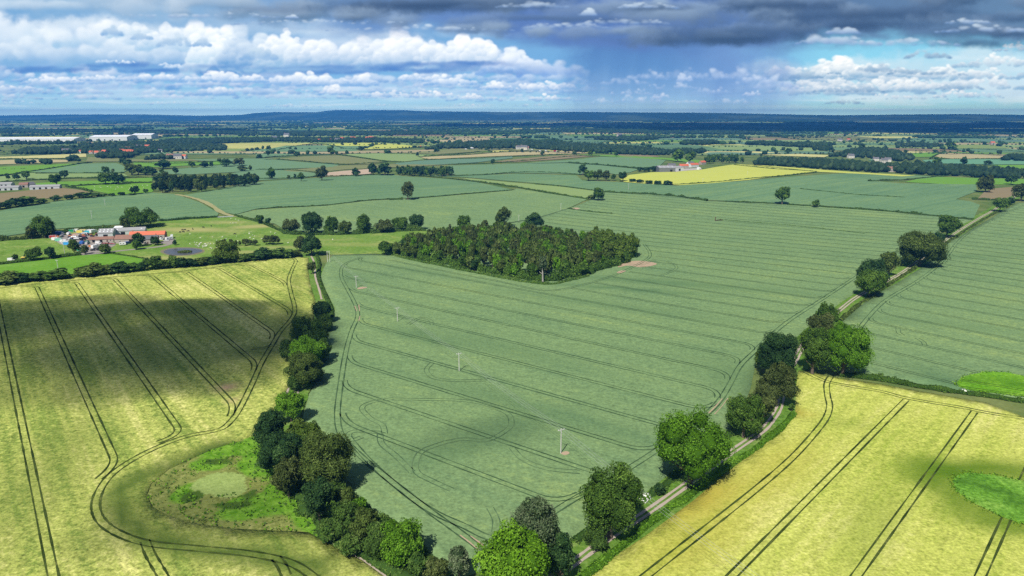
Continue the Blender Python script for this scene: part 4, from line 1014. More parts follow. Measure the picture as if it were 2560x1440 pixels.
def card_faces(Pt, N, size, g, jit=0.55):
    n = len(Pt)
    N = N + g.normal(0, jit, (n, 3)); N /= np.linalg.norm(N, axis=1)[:, None] + 1e-9
    r = g.normal(0, 1, (n, 3)); t1 = np.cross(N, r); t1 /= np.linalg.norm(t1, axis=1)[:, None] + 1e-9
    t2 = np.cross(N, t1)
    s = (size * g.uniform(0.6, 1.35, n))[:, None]; a = t1 * s * 0.62; b = t2 * s * 0.5
    v = np.stack([Pt - a - b * 0.5, Pt + a * 0.2 - b, Pt + a + b * 0.4, Pt - a * 0.2 + b], 1).reshape(-1, 3)
    f = np.arange(4 * n).reshape(n, 4)
    return v, f

def crown_mesh(name, rx, ry, h, zb, nc, size, seed, lobes=9, lump=0.38, shape='round', gap=0.10):
    """leaf clumps over overlapping boughs; a lumpy core behind them, darkened to paint the shade in the gaps"""
    g = np.random.default_rng(seed)
    lobes = int(lobes * 1.8); lump *= 0.84
    L = []                                     # centre, radii
    cz = zb + h * 0.52
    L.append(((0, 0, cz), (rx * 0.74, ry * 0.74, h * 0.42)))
    for k in range(lobes):
        a = k * 2.4 + g.uniform(-0.5, 0.5); u = g.uniform(-0.62, 0.92)
        if shape == 'cone': w_ = (1 - (u + 1) / 2.05) ** 0.8 * 0.95
        elif shape == 'tall': w_ = math.sqrt(max(0, 1 - u * u)) * 0.72
        else: w_ = math.sqrt(max(0, 1 - u * u)) * g.uniform(0.60, 0.76)
        s = g.uniform(0.65, 1.35) * lump
        L.append(((math.cos(a) * rx * w_, math.sin(a) * ry * w_, cz + u * h * 0.43), (rx * s, ry * s, min(rx, ry) * s * 0.5 + h * s * 0.32)))
    C = np.array([l[0] for l in L]); R = np.array([l[1] for l in L])
    wts = (R[:, 0] * R[:, 2]); wts /= wts.sum()
    lt = g.normal(0, 0.15, len(L))
    idx = g.choice(len(L), nc, p=wts)
    d = g.normal(0, 1, (nc, 3)); d /= np.linalg.norm(d, axis=1)[:, None]
    d[:, 2] = np.where((d[:, 2] < -0.25) & (g.random(nc) < 0.6), -d[:, 2], d[:, 2])
    rr = g.uniform(0.86, 1.06, nc)[:, None]
    # boughs: break the surface into clumps
    Pt = C[idx] + d * R[idx] * rr
    q = Pt / max(rx, ry)
    bump_ = np.sin(q[:, 0] * 9 + seed) * np.sin(q[:, 1] * 9.5 + 2 * seed) + np.sin(q[:, 2] * 8 + seed * 3) * 0.6 + np.sin(q[:, 0] * 19 + q[:, 2] * 17) * 0.4
    Pt = Pt + d * (bump_ * 0.075 * rx)[:, None]
    keep = np.ones(nc, bool)
    for k in range(len(L)):
        e = (((Pt - C[k]) / R[k]) ** 2).sum(1)
        keep &= ~((e < 0.55) & (idx != k))
    keep &= (bump_ > -0.80) | (g.random(nc) > gap * 6.5)
    keep &= Pt[:, 2] > zb * 0.75
    Pt, d, idx, b2 = Pt[keep], d[keep], idx[keep], bump_[keep]
    v, f = card_faces(Pt, d, np.full(len(Pt), size), g)
    tone = np.clip(0.42 + lt[idx] + g.normal(0, 0.19, len(Pt)) + b2 * 0.13, 0, 1)  # bulges lighter, hollows darker: self-shadow put into the leaf tone
    tone = np.repeat(tone, 4)
    cv, cf = [], []
    n = len(v)
    iv, i_f = ICO1
    for k in range(len(L)):
        w_ = iv * R[k] * 0.80 * g.uniform(0.92, 1.08, (len(iv), 1)) + C[k]
        cv.append(w_); cf.append(np.column_stack([i_f, i_f[:, 2]]) + n); n += len(iv)
    cv = np.vstack(cv)
    v = np.vstack([v, cv]); tone = np.concatenate([tone, np.full(len(cv), 0.0)])  # core gets the darkest tone, painted shade between the clumps
    # triangles of the core as their own faces
    me = bpy.data.meshes.new(name)
    tri = np.vstack(cf)[:, :3]
    nl = f.size + tri.size
    me.vertices.add(len(v)); me.vertices.foreach_set('co', v.astype(np.float32).ravel())
    me.loops.add(nl); me.loops.foreach_set('vertex_index', np.concatenate([f.ravel(), tri.ravel()]).astype(np.int32))
    npoly = len(f) + len(tri); me.polygons.add(npoly)
    st = np.concatenate([np.arange(len(f)) * 4, f.size + np.arange(len(tri)) * 3]).astype(np.int32)
    me.polygons.foreach_set('loop_start', st); me.polygons.foreach_set('loop_total', np.concatenate([np.full(len(f), 4), np.full(len(tri), 3)]).astype(np.int32))
    at = me.attributes.new('tone', 'FLOAT', 'POINT'); at.data.foreach_set('value', tone.astype(np.float32))
    me.update(); return me

def tube(bm, pts, radii, seg=7):
    rings = []
    for i, (p, r) in enumerate(zip(pts, radii)):
        p = Vector(p); a = Vector(pts[max(0, i - 1)]); b = Vector(pts[min(len(pts) - 1, i + 1)])
        t = (b - a).normalized(); x = t.orthogonal().normalized(); y = t.cross(x)
        rings.append([bm.verts.new(p + (x * math.cos(2 * PI * k / seg) + y * math.sin(2 * PI * k / seg)) * r) for k in range(seg)])
    for a, b in zip(rings[:-1], rings[1:]):
        for k in range(seg): bm.faces.new((a[k], a[(k + 1) % seg], b[(k + 1) % seg], b[k]))
    bm.faces.new(rings[0][::-1]); bm.faces.new(rings[-1])

def bm_mesh(name, bm, smooth_=False):
    bmesh.ops.recalc_face_normals(bm, faces=bm.faces[:])
    me = bpy.data.meshes.new(name); bm.to_mesh(me); bm.free()
    if smooth_:
        for p in me.polygons: p.use_smooth = True
    return me

def trunk_mesh(rx, h, zb, seed, thick=None, limbs=5):
    """tapered trunk with limbs that reach into the crown"""
    g = random.Random(seed); bm = bmesh.new()
    r = thick or max(0.18, 0.035 * (zb + h))
    top = zb + h * 0.55
    tube(bm, [(0, 0, -0.9), (0, 0, 0.3), (g.uniform(-.2, .2), g.uniform(-.2, .2), top * 0.45), (g.uniform(-.4, .4), g.uniform(-.4, .4), top)], [r * 1.45, r * 1.05, r * 0.8, r * 0.3])
    for k in range(limbs):
        a = k * 2.4 + g.uniform(-.4, .4); z0 = zb * 0.7 + (top - zb * 0.7) * g.uniform(0.1, 0.7); L = rx * g.uniform(0.55, 0.85)
        tube(bm, [(0, 0, z0), (math.cos(a) * L * 0.5, math.sin(a) * L * 0.5, z0 + L * 0.35), (math.cos(a) * L, math.sin(a) * L, z0 + L * 0.75)], [r * 0.5, r * 0.33, r * 0.12], 5)
    return bm_mesh('trunk', bm, True)

_seed = [100]
def make_tree(name, at, rx, ry, height, mat, label, cat='tree', group=None, zfrac=0.16, size=0.55, shape='round', lobes=10, lump=0.38, rz=0.0, dens_=1.0, bark=None, seed=None):
    _seed[0] += 1; sd = seed or _seed[0]
    zb = height * zfrac; h = height - zb
    area = 2 * PI * (rx * ry) + 2 * PI * max(rx, ry) * h * 0.5
    nc = int(min(22000, max(160, dens_ * 3.1 * area / (size * size))))
    t = empty(name, at, rz, label, cat, group)
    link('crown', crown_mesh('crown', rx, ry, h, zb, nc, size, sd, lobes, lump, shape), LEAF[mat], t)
    link('trunk', trunk_mesh(min(rx, ry), h, zb, sd), bark or BARK, t)
    return t

def tree_px(name, cx, top, base, wpx, mat, label, cat='tree', group=None, depth=1.0, **kw):
    p = P(cx, base); s = mpp(p)
    h = max(2.0, top_z(p, top)); rx = max(1.0, wpx * s / 2)
    kw.setdefault('size', max(0.38, 0.80 * s * 2.5))
    return make_tree(name, p, rx, rx * depth, h, mat, label, cat, group, **kw)

# prototypes for trees farther off: unit radius 1, unit height 1 (scaled per tree)
PROTO = {}
def proto(kind):
    if kind in PROTO: return PROTO[kind]
    shp, nc, size, zf, lobes = {'mid': ('round', 800, 0.20, 0.16, 8), 'mid2': ('round', 800, 0.20, 0.10, 6), 'mid3': ('round', 800, 0.21, 0.20, 11), 'slim': ('tall', 700, 0.28, 0.12, 9), 'slim2': ('tall', 700, 0.26, 0.06, 7),
                          'far': ('round', 260, 0.36, 0.12, 6), 'far2': ('round', 260, 0.36, 0.08, 5), 'bush': ('round', 420, 0.26, 0.0, 6), 'bush2': ('round', 420, 0.26, 0.0, 8)}[kind]
    sd = 500 + sum(map(ord, kind))
    c = crown_mesh('crown', 1, 1, 2.0 * (1 - zf), 2.0 * zf, nc, size, sd, lobes, 0.40, shp, 0.15)
    c.materials.append(None)
    tr = trunk_mesh(0.7, 2.0 * (1 - zf), 2.0 * zf, sd, 0.07 if 'far' not in kind else 0.08, 4)
    tr.materials.append(None)
    PROTO[kind] = (c, tr); return PROTO[kind]

def inst_tree(name, p, rx, h, mat, kind, label, cat='tree', group=None, bark=None, ry=None, trunk=True):
    c, tr = proto(kind)
    t = empty(name, p, random.uniform(0, 6.28), label, cat, group)
    t.scale = (rx, ry or rx, h / 2.0)
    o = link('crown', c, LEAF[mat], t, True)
    if trunk: link('trunk', tr, bark or BARK, t, True)
    return t
def inst_px(name, cx, top, base, wpx, mat, label, cat='tree', group=None, kind=None, **kw):
    p = P(cx, base); s = mpp(p)
    kind = kind or random.choice(['mid', 'mid2', 'mid3'] if s < 0.75 else ['far', 'far2'])
    return inst_tree(name, p, max(0.8, wpx * s / 2), max(1.2, top_z(p, top)), mat, kind, label, cat, group, **kw)

def hedge(label, px_line, hgt, width, mat='hedge', name='hedge', cat='hedge', group=None, size=None, dens_=1.0, world=None, gaps=0.0, rough=0.25):
    """a clipped or ragged hedge: leaf clumps over a low bank of twigs"""
    _seed[0] += 1; g = np.random.default_rng(_seed[0])
    ln = world or catmull(W2(px_line), 4)
    ln = dens(ln, 1.5, False); p = np.array(ln); L = len(p)
    mid = P(*px_line[len(px_line) // 2]) if px_line else Vector((*p[L // 2], 0)); s = mpp(mid)
    size = size or max(0.45, 2.1 * s)
    dd = np.gradient(p, axis=0); dd /= np.linalg.norm(dd, axis=1)[:, None] + 1e-9; nn = np.column_stack([-dd[:, 1], dd[:, 0]])
    hv = 1 + rough * np.interp(np.arange(L), np.arange(0, L + 8, 4), g.normal(0, 1, len(np.arange(0, L + 8, 4))))
    hv = np.clip(hv * (1 + rough * 0.5 * g.normal(0, 1, L)), 0.4, 1.9)
    wv = np.clip(1 + rough * 0.8 * np.interp(np.arange(L), np.arange(0, L + 6, 3), g.normal(0, 1, len(np.arange(0, L + 6, 3)))), 0.55, 1.7); sv = rough * width * 0.25 * np.interp(np.arange(L), np.arange(0, L + 8, 4), g.normal(0, 1, len(np.arange(0, L + 8, 4))))
    n = int(dens_ * 2.6 * L * 1.5 * (width + 2 * hgt) / (size * size)) + 30
    n = min(n, 26000)
    i = g.integers(0, L, n); a = g.uniform(-0.08, PI + 0.08, n)
    off = np.cos(a) * width / 2 * wv[i] * g.uniform(0.85, 1.1, n) + sv[i]; z = np.sin(a) ** 0.7 * hgt * hv[i] * g.uniform(0.8, 1.08, n)
    z = np.where(np.sin(a) < 0, 0.1, z); z = np.nan_to_num(z)
    P2 = p[i] + nn[i] * off[:, None] + dd[i] * g.uniform(-1, 1, n)[:, None]
    N = np.column_stack([nn[i] * np.cos(a)[:, None], np.sin(a)])
    base = terr(P2[:, 0], P2[:, 1])
    Pt = np.column_stack([P2, base + z - 0.15])
    o0 = Vector((p[0][0], p[0][1], float(terr(*p[0]))))
    v, f = card_faces(Pt - np.array(o0), N, np.full(n, size), g, 0.5)
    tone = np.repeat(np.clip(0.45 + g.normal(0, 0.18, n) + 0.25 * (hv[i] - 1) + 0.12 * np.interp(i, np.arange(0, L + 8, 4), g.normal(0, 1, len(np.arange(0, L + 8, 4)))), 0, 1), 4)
    # twiggy core
    k = np.arange(0, L, 2); q = p[k]; m = len(k); nv = len(v)
    zz = terr(q[:, 0], q[:, 1])
    prof = [(-0.42, 0.0), (-0.36, 0.72), (0.0, 0.86), (0.36, 0.72), (0.42, 0.0)]
    cv = np.stack([np.column_stack([q + nn[k] * (a_ * width * wv[k] + sv[k])[:, None], zz + hgt * hv[k] * b_ - 0.3 * (b_ == 0)]) for a_, b_ in prof], 1).reshape(-1, 3) - np.array(o0)
    ii = (np.arange(m - 1)[:, None] * 5 + np.arange(4)).ravel()
    cf = np.column_stack([ii, ii + 5, ii + 6, ii + 1]) + nv
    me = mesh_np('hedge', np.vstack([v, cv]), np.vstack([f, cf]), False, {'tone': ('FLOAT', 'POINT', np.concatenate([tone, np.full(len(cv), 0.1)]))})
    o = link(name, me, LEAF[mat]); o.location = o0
    return tag(o, label, cat, group)

# ---- the big trees, nearest first: (centre, crown top, foot, width) in photograph pixels
T = tree_px
T('broadleaf_tree', 1288, 1345, 1520, 185, 'bright', 'bright yellow-green tree cut off by the bottom edge of the picture', size=0.42, lump=0.36, lobes=14)
T('broadleaf_tree', 1338, 1253, 1425, 112, 'silver', 'tall grey-green tree between the bright green tree and the lane', shape='tall', lobes=12, zfrac=0.08)
T('broadleaf_tree', 1398, 1345, 1452, 74, 'dark', 'dark rounded tree on the lane verge at the foot of the tall grey-green tree', zfrac=0.08)
T('shrub', 1148, 1368, 1446, 66, 'silver', 'silvery pointed shrub left of the bright yellow-green tree', 'shrub', shape='cone', zfrac=0.03, lobes=12)
T('broadleaf_tree', 1525, 1166, 1342, 150, 'oak', 'dense dark oak alone on the lane verge by the near end of the wheel tracks', lobes=16, lump=0.34, zfrac=0.10)
T('broadleaf_tree', 1724, 1042, 1214, 182, 'fresh', 'broad bright green oak leaning over the stony lane, the widest by the lane', lobes=18, lump=0.36, zfrac=0.12)
T('broadleaf_tree', 1858, 992, 1092, 94, 'oak', 'dark oak beside the lane bend, in front of a brownish tree', lobes=12, zfrac=0.10)
T('broadleaf_tree', 1902, 970, 1062, 68, 'brown', 'brownish tree squeezed between the dark oak and the lane bend', lobes=10, zfrac=0.10)
T('broadleaf_tree', 1940, 912, 1012, 96, 'brown', 'dark olive tree at the corner of the yellow barley where the lane vanishes', lobes=12, zfrac=0.08)
T('broadleaf_tree', 1940, 842, 948, 104, 'dark', 'darkest tree of the clump at the lane corner, with a rounded top', lobes=14, zfrac=0.10)
T('broadleaf_tree', 1908, 860, 925, 44, 'lime', 'narrow yellow-green tree behind the darkest tree at the lane corner', lobes=8, zfrac=0.06)
T('broadleaf_tree', 2030, 826, 934, 82, 'oak', 'dark oak on the lane corner, left half of the large green clump', lobes=12, zfrac=0.08)
T('broadleaf_tree', 2106, 810, 938, 122, 'fresh', 'large bright green tree over the corner of the barley and the right wheat field', lobes=18, lump=0.35, zfrac=0.10)
T('broadleaf_tree', 2048, 786, 862, 74, 'brown', 'brown-green tree behind the large bright green tree', lobes=10, zfrac=0.08)
T('broadleaf_tree', 2063, 762, 832, 60, 'oak', 'small dark green tree at the far end of the clump by the lane corner', lobes=10, zfrac=0.08)
T('broadleaf_tree', 2172, 682, 742, 76, 'oak', 'round dark green tree on the lane verge in front of a blackish tree', lobes=12, zfrac=0.10)
T('broadleaf_tree', 2177, 656, 716, 80, 'dark', 'blackish round tree on the lane verge behind a greener round one', lobes=12, zfrac=0.08)
T('broadleaf_tree', 2220, 630, 690, 44, 'olive', 'narrow pale olive tree on the lane verge beside the blackish tree', lobes=8, zfrac=0.10, shape='tall')
T('broadleaf_tree', 2298, 588, 666, 112, 'olive', 'wide olive oak halfway up the lane, the largest of the far lane trees', lobes=16, zfrac=0.10, seed=913, lump=0.44)
T('shrub', 2346, 583, 606, 32, 'dark', 'low dark bush on the lane verge behind the wide olive oak', 'shrub', zfrac=0.02, lobes=7)
T('broadleaf_tree', 2366, 539, 593, 52, 'oak', 'upright tree with a black shadow beside the far straight of the lane', lobes=10, zfrac=0.12)
T('broadleaf_tree', 2499, 498, 529, 40, 'oak', 'open-branched tree at the far end of the lane', lobes=8, zfrac=0.2)
T('shrub', 2527, 494, 511, 17, 'dark', 'small dark bush by the lane between two far trees', 'shrub', zfrac=0.02, lobes=6)
T('broadleaf_tree', 2552, 464, 502, 46, 'brown', 'brownish tree at the very end of the lane by the stubble patch', lobes=10, zfrac=0.12)
T('broadleaf_tree', 2463, 443, 480, 42, 'brown', 'brown round tree at the corner of the stubble patch', lobes=10, zfrac=0.14)
T('broadleaf_tree', 2527, 440, 461, 26, 'dark', 'dark little oak on the vivid green strip near the right edge', lobes=8, zfrac=0.18)
T('broadleaf_tree', 1955, 467, 510, 36, 'oak', 'lone upright tree on the hedge across the right wheat fields', lobes=9, zfrac=0.14, shape='tall')
T('shrub', 2038, 502, 518, 20, 'oak', 'single bush on the thin hedge right of the lone upright tree', 'shrub', zfrac=0.02, lobes=6)
T('broadleaf_tree', 1495, 470, 501, 28, 'oak', 'lone dark tree where the pale strip meets the wheat corner', lobes=9, zfrac=0.08)
T('shrub', 1480, 486, 499, 18, 'olive', 'greyish bush at the foot of the lone tree on the pale strip', 'shrub', zfrac=0.02, lobes=6)
T('broadleaf_tree', 1020, 458, 499, 35, 'brown', 'lone pear-shaped tree in the middle of the green wheat', lobes=10, zfrac=0.14)
# trees along the edge between barley and wheat
T('broadleaf_tree', 728, 986, 1052, 76, 'fresh', 'glossy green tree at the top of the nearer clump between barley and wheat', lobes=11, zfrac=0.12)
T('broadleaf_tree', 679, 1032, 1126, 80, 'dark', 'blue-dark rounded tree at the left side of the clump by the hollow', lobes=13, zfrac=0.10)
T('broadleaf_tree', 758, 1056, 1118, 82, 'lime', 'yellow-green tree beside the wheat, behind the dark ones of the clump', lobes=11, zfrac=0.08)
T('broadleaf_tree', 710, 1088, 1190, 118, 'dark', 'large dark green tree in the middle of the clump by the hollow', lobes=15, zfrac=0.10)
T('broadleaf_tree', 818, 1098, 1224, 146, 'olive', 'widest tree of the clump, olive brown, casting shade on the wheat', lobes=17, zfrac=0.10)
T('broadleaf_tree', 724, 1148, 1242, 78, 'brown', 'brownish dark tree over the grass of the hollow', lobes=11, zfrac=0.08)
T('broadleaf_tree', 800, 1208, 1306, 76, 'dark', 'pointed dark tree at the lower end of the clump', lobes=12, zfrac=0.06)
T('shrub', 870, 1228, 1282, 56, 'olive', 'olive bush against the wheat below the widest tree', 'shrub', zfrac=0.02, lobes=8)
T('shrub', 866, 1270, 1342, 86, 'hedge', 'dark hawthorn thicket below the clump', 'shrub', zfrac=0.02, lobes=11)
T('shrub', 918, 1276, 1362, 74, 'olive', 'grey-leaved thicket with bare twigs between two green bushes', 'shrub', zfrac=0.02, lobes=10)
T('shrub', 948, 1318, 1398, 76, 'hedge', 'leafy green bush left of the bright sunlit bush', 'shrub', zfrac=0.02, lobes=10)
T('shrub', 1004, 1314, 1408, 116, 'fresh', 'bright sunlit bush, the largest of the lower hedge', 'shrub', zfrac=0.02, lobes=14)
T('shrub', 1046, 1380, 1438, 50, 'wild', 'low tangled bush between the bright bush and the silvery shrub', 'shrub', zfrac=0.02, lobes=8)
T('shrub', 1092, 1404, 1452, 60, 'brown', 'brownish scrub at the bottom edge below the silvery shrub', 'shrub', zfrac=0.02, lobes=8)
T('broadleaf_tree', 806, 750, 808, 48, 'dark', 'nearly black tree at the bend of the clipped hedge', lobes=9, zfrac=0.08)
T('broadleaf_tree', 768, 804, 868, 92, 'oak', 'dark oak at the upper end of the shaded clump between barley and wheat', lobes=12, zfrac=0.10)
T('broadleaf_tree', 768, 846, 918, 86, 'fresh', 'green-topped tree in the middle of the shaded clump', lobes=12, zfrac=0.08)
T('broadleaf_tree', 758, 894, 966, 90, 'olive', 'olive tree at the lower end of the shaded clump, beside two black shadows', lobes=12, zfrac=0.10)
T('broadleaf_tree', 782, 655, 684, 24, 'brown', 'small thorn tree over the footpath at the barley corner', lobes=7, zfrac=0.14)
# tree row behind the pasture
row = [(728, 552, 583, 44, 'brown', 'ragged brownish thorn at the left end of the pasture tree row'), (781, 533, 585, 60, 'dark', 'tallest and darkest tree of the pasture tree row'), (829, 544, 585, 36, 'oak', 'narrow tree right of the tallest in the pasture tree row'),
       (865, 553, 585, 36, 'olive', 'low olive tree in the pasture tree row, between two upright ones'), (910, 541, 583, 40, 'oak', 'upright leaning tree in the middle of the pasture tree row'), (960, 554, 580, 48, 'brown', 'low spreading brownish tree of the pasture tree row'),
       (1000, 548, 575, 46, 'oak', 'rounded tree second from the wood end of the pasture tree row'), (1043, 541, 574, 42, 'dark', 'dark pointed tree at the wood end of the pasture tree row'), (650, 538, 559, 22, 'oak', 'small round tree on the hedge beside the dry pasture'),
       (671, 545, 561, 15, 'dark', 'tiny round tree on the hedge beside the dry pasture'), (780, 591, 638, 54, 'dark', 'big dark tree over the corner of the barley and the pasture'), (750, 593, 628, 32, 'brown', 'brownish tree leaning on the big dark one at the barley corner'),
       (965, 606, 637, 42, 'oak', 'separate bushy tree left of the wood'), (1160, 541, 582, 40, 'oak', 'dense round tree rising behind the wood'), (1258, 521, 566, 38, 'olive', 'thin open tree with gaps, rising highest behind the wood'), (1337, 535, 574, 48, 'dark', 'dark oak standing off the right rear corner of the wood'),
       (1367, 564, 575, 28, 'brown', 'low brown bush beside the dark oak behind the wood'), (568, 610, 656, 62, 'lime', 'yellow-green spreading tree rising from the hedge by the pond'), (113, 545, 593, 50, 'oak', 'big round tree beside the scrap yard'), (80, 567, 596, 26, 'brown', 'thin brownish tree left of the big round tree by the yard'),
       (352, 528, 568, 84, 'oak', 'wide tree clump behind the barns'), (320, 545, 572, 34, 'brown', 'grey-brown bush at the left end of the tree clump behind the barns'), (349, 584, 616, 30, 'dark', 'dark tree in front of the farmhouse'), (342, 604, 624, 24, 'oak', 'low tree at the garden corner before the farmhouse'),
       (388, 592, 613, 22, 'dark', 'dark bush against the brick barn wall'), (187, 598, 634, 25, 'lime', 'yellow-green conifer-like tree at the yard entrance'), (213, 611, 636, 18, 'brown', 'small dark tree on the yard apron'), (264, 612, 634, 28, 'olive', 'olive bush beside the white lorry'),
       (437, 601, 613, 11, 'dark', 'tiny bush on the grass beside the motor homes'), (127, 617, 647, 26, 'dark', 'dark bush on the hedge below the containers'), (85, 622, 650, 40, 'hedge', 'large hawthorn by the yellow digger'), (40, 636, 653, 14, 'hedge', 'small bush beside the white car in the hedge gap')]
for cx, tp, bs, wd, mt, lb in row:
    T('shrub' if 'bush' in lb or 'thorn' in lb else 'broadleaf_tree', cx, tp, bs, wd, mt, lb, 'shrub' if 'bush' in lb else 'tree', lobes=9, zfrac=0.08 if wd > 20 else 0.05)
for cx, tp, bs, wd in ((667, 590, 611, 20), (681, 589, 612, 18), (693, 590, 611, 16)):
    inst_px('thorn_tree', cx, tp, bs, wd, 'brown', 'dark thorn tree in the tight trio on the pasture', 'tree', 'three thorn trees on the pasture', 'mid3')
for cx, tp, bs, wd in ((561, 599, 614, 15), (578, 599, 613, 13), (590, 602, 614, 11), (600, 603, 614, 8), (614, 598, 614, 17), (626, 600, 613, 12), (638, 600, 614, 14)):
    inst_px('thorn_tree', cx, tp, bs, wd, 'brown', 'small thorn tree in the straggling row on the pasture', 'tree', 'row of thorn trees on the pasture', random.choice(['mid', 'mid3']))
# the wood
wood_poly = W2([(990, 640), (1100, 662), (1230, 687), (1362, 707), (1458, 690), (1543, 664), (1588, 643), (1572, 622), (1450, 612), (1350, 596), (1250, 588), (1150, 594), (1060, 612), (1000, 622)])
def build_wood():
    g = random.Random(31); pts = []
    xs = [p[0] for p in wood_poly]; ys = [p[1] for p in wood_poly]
    tries = 0
    while len(pts) < 330 and tries < 30000:
        tries += 1
        x, y = g.uniform(min(xs), max(xs)), g.uniform(min(ys), max(ys))
        if not inside(wood_poly, np.array([x]), np.array([y]))[0]: continue
        e = seg_dist(np.array([x]), np.array([y]), wood_poly + wood_poly[:1])[0]
        if all((x - a) ** 2 + (y - b) ** 2 > (4.1 if e > 8 else 3.5) ** 2 for a, b, _ in pts): pts.append((x, y, e))
    right = P(1500, 640).x
    for x, y, e in pts:
        z = float(terr(x, y))
        if x > right:
            inst_tree('wood_tree', (x, y, z), g.uniform(3.8, 5.6), g.uniform(14, 18), 'lime' if g.random() < 0.75 else 'olive', g.choice(['mid', 'mid3']), 'broad olive-yellow crown in the rounded right end of the wood', 'tree', 'broad trees in the right end of the wood')
        elif e < 7:
            inst_tree('wood_tree', (x, y, z), g.uniform(3.2, 4.6), g.uniform(8, 13), g.choice(['dark', 'oak', 'oak', 'olive', 'fresh']), g.choice(['mid', 'mid2', 'slim2']), 'leafy edge tree around the wood in the wheat', 'tree', 'edge trees of the wood')
        else:
            inst_tree('wood_tree', (x, y, z), g.uniform(2.9, 4.4), g.uniform(12.5, 16.5), g.choice(['olive', 'olive', 'oak', 'fresh', 'olive', 'brown']), g.choice(['slim', 'slim2', 'mid', 'mid3']), 'slim tree inside the dense wood', 'tree', 'slim trees inside the wood', BARK_P if g.random() < 0.15 else BARK)
build_wood()
T('dead_tree', 1357, 640, 706, 26, 'silver', 'white-barked half dead tree at the near tip of the wood', dens_=0.25, bark=BARK_P, lobes=7, shape='tall', zfrac=0.35)
hedge('dark understorey closing the near sides of the wood', [(992, 636), (1100, 657), (1230, 682), (1362, 701), (1458, 685), (1545, 659), (1580, 642)], 5.0, 7.0, 'oak', 'undergrowth', 'undergrowth', rough=0.5, size=0.9)
hedge('bright low growth along the near edges of the wood', [(990, 641), (1100, 664), (1230, 690), (1362, 711), (1420, 702), (1470, 690)], 1.6, 3.0, 'wild', 'undergrowth', 'undergrowth', size=1.0)

# hedgerow shrubs between barley and pasture
hs = random.Random(9)
for cx, tp, bs, wd in ((22, 684, 708, 60), (-20, 690, 712, 60), (62, 684, 704, 40), (88, 681, 702, 40), (118, 688, 700, 30), (142, 674, 698, 46), (158, 684, 697, 26), (205, 668, 691, 34), (232, 663, 689, 50), (262, 664, 686, 40), (296, 658, 682, 44), (330, 660, 679, 34), (352, 658, 677, 30), (384, 644, 673, 42), (408, 652, 671, 34), (434, 642, 669, 30), (452, 646, 668, 34), (480, 648, 665, 40), (508, 644, 662, 38), (536, 642, 660, 34), (600, 640, 653, 34), (622, 634, 651, 40), (656, 624, 648, 44), (690, 622, 645, 40), (716, 624, 643, 38), (740, 626, 641, 26)):
    inst_px('shrub', cx, tp, bs, wd * 1.25, hs.choice(['hedge', 'dark', 'hedge', 'olive']), 'dark shrub in the thick hedge between the barley and the pasture', 'shrub', 'shrubs of the hedge behind the barley', hs.choice(['bush', 'bush2', 'mid2']), trunk=False)
hedge('thick dark hedge along the far edge of the left barley', [(-40, 714), (60, 703), (190, 692), (420, 670), (640, 648), (745, 640)], 3.0, 4.0, 'hedge', rough=0.35)
hedge('clipped light green hedge beside the footpath, barley to its left', [(792, 640), (798, 660), (796, 690), (803, 715), (815, 742), (826, 768), (830, 792)], 1.9, 2.6, 'wild', rough=0.08)
hedge('dark hedge behind the dry pasture, left of the metal trough', [(402, 553), (470, 548), (545, 543)], 2.2, 3.0, 'dark', rough=0.15)
hedge('hedge running down from the track to the pasture tree row', [(588, 540), (620, 547), (655, 558), (690, 571), (712, 583)], 1.8, 3.0, 'hedge', rough=0.3)
hedge('scrub hedge under the pasture tree row', [(712, 584), (780, 586), (850, 586), (930, 582), (1000, 577), (1062, 576)], 4.0, 6.0, 'hedge', rough=0.5)
hedge('dark scrub hedge behind the scrap yard', [(120, 592), (150, 583), (200, 577), (245, 573), (290, 572), (330, 569)], 3.4, 5.0, 'hedge', rough=0.3)
hedge('scrub hedge left of the big round tree', [(-20, 604), (30, 600), (70, 596), (110, 592)], 3.2, 5.0, 'olive', rough=0.4)
hedge('hedge below the containers beside the bright pasture', [(-10, 661), (40, 655), (98, 650), (150, 643), (200, 637)], 1.8, 3.0, 'hedge', rough=0.4)
hedge('thin hedge round the bright pasture near the pond', [(273, 633), (322, 640), (369, 648)], 0.9, 1.5, 'hedge', rough=0.3)
hedge('low hedge along the lane beside the right barley', [(1456, 1446), (1536, 1382), (1621, 1311), (1729, 1235), (1843, 1153), (1938, 1083), (1983, 1036)], 1.3, 2.2, 'fresh', rough=0.3, size=0.45)
hedge('ragged hedge between the right barley and the far right wheat', [(2105, 938), (2170, 945), (2234, 954), (2318, 968), (2402, 981), (2480, 992), (2560, 1004), (2680, 1020)], 1.7, 3.2, 'oak', rough=0.35, size=0.6)
hedge('ragged grassy growth on the verge of the far lane', [(2100, 800), (2170, 746), (2240, 700), (2300, 660), (2380, 598), (2450, 553), (2500, 526)], 1.0, 2.4, 'olive', rough=0.5, name='verge_growth', cat='verge growth', size=0.9)
hedge('leafy herbs on the wheat side of the lane under the oaks', [(1440, 1352), (1480, 1318), (1600, 1250), (1660, 1205), (1740, 1150), (1830, 1085)], 0.8, 3.4, 'wild', rough=0.5, name='verge_growth', cat='verge growth', size=0.5, dens_=0.5)
hedge('nettles and brambles at the foot of the clump by the hollow', [(690, 1150), (730, 1220), (790, 1290), (840, 1340), (900, 1385), (960, 1420), (1040, 1450)], 1.6, 5.0, 'wild', rough=0.5, name='undergrowth', cat='undergrowth', size=0.5, dens_=0.7)
T('shrub', 1490, 1322, 1368, 64, 'hedge', 'low dark bush on the verge just below the dense dark oak', 'shrub', zfrac=0.02, lobes=8)
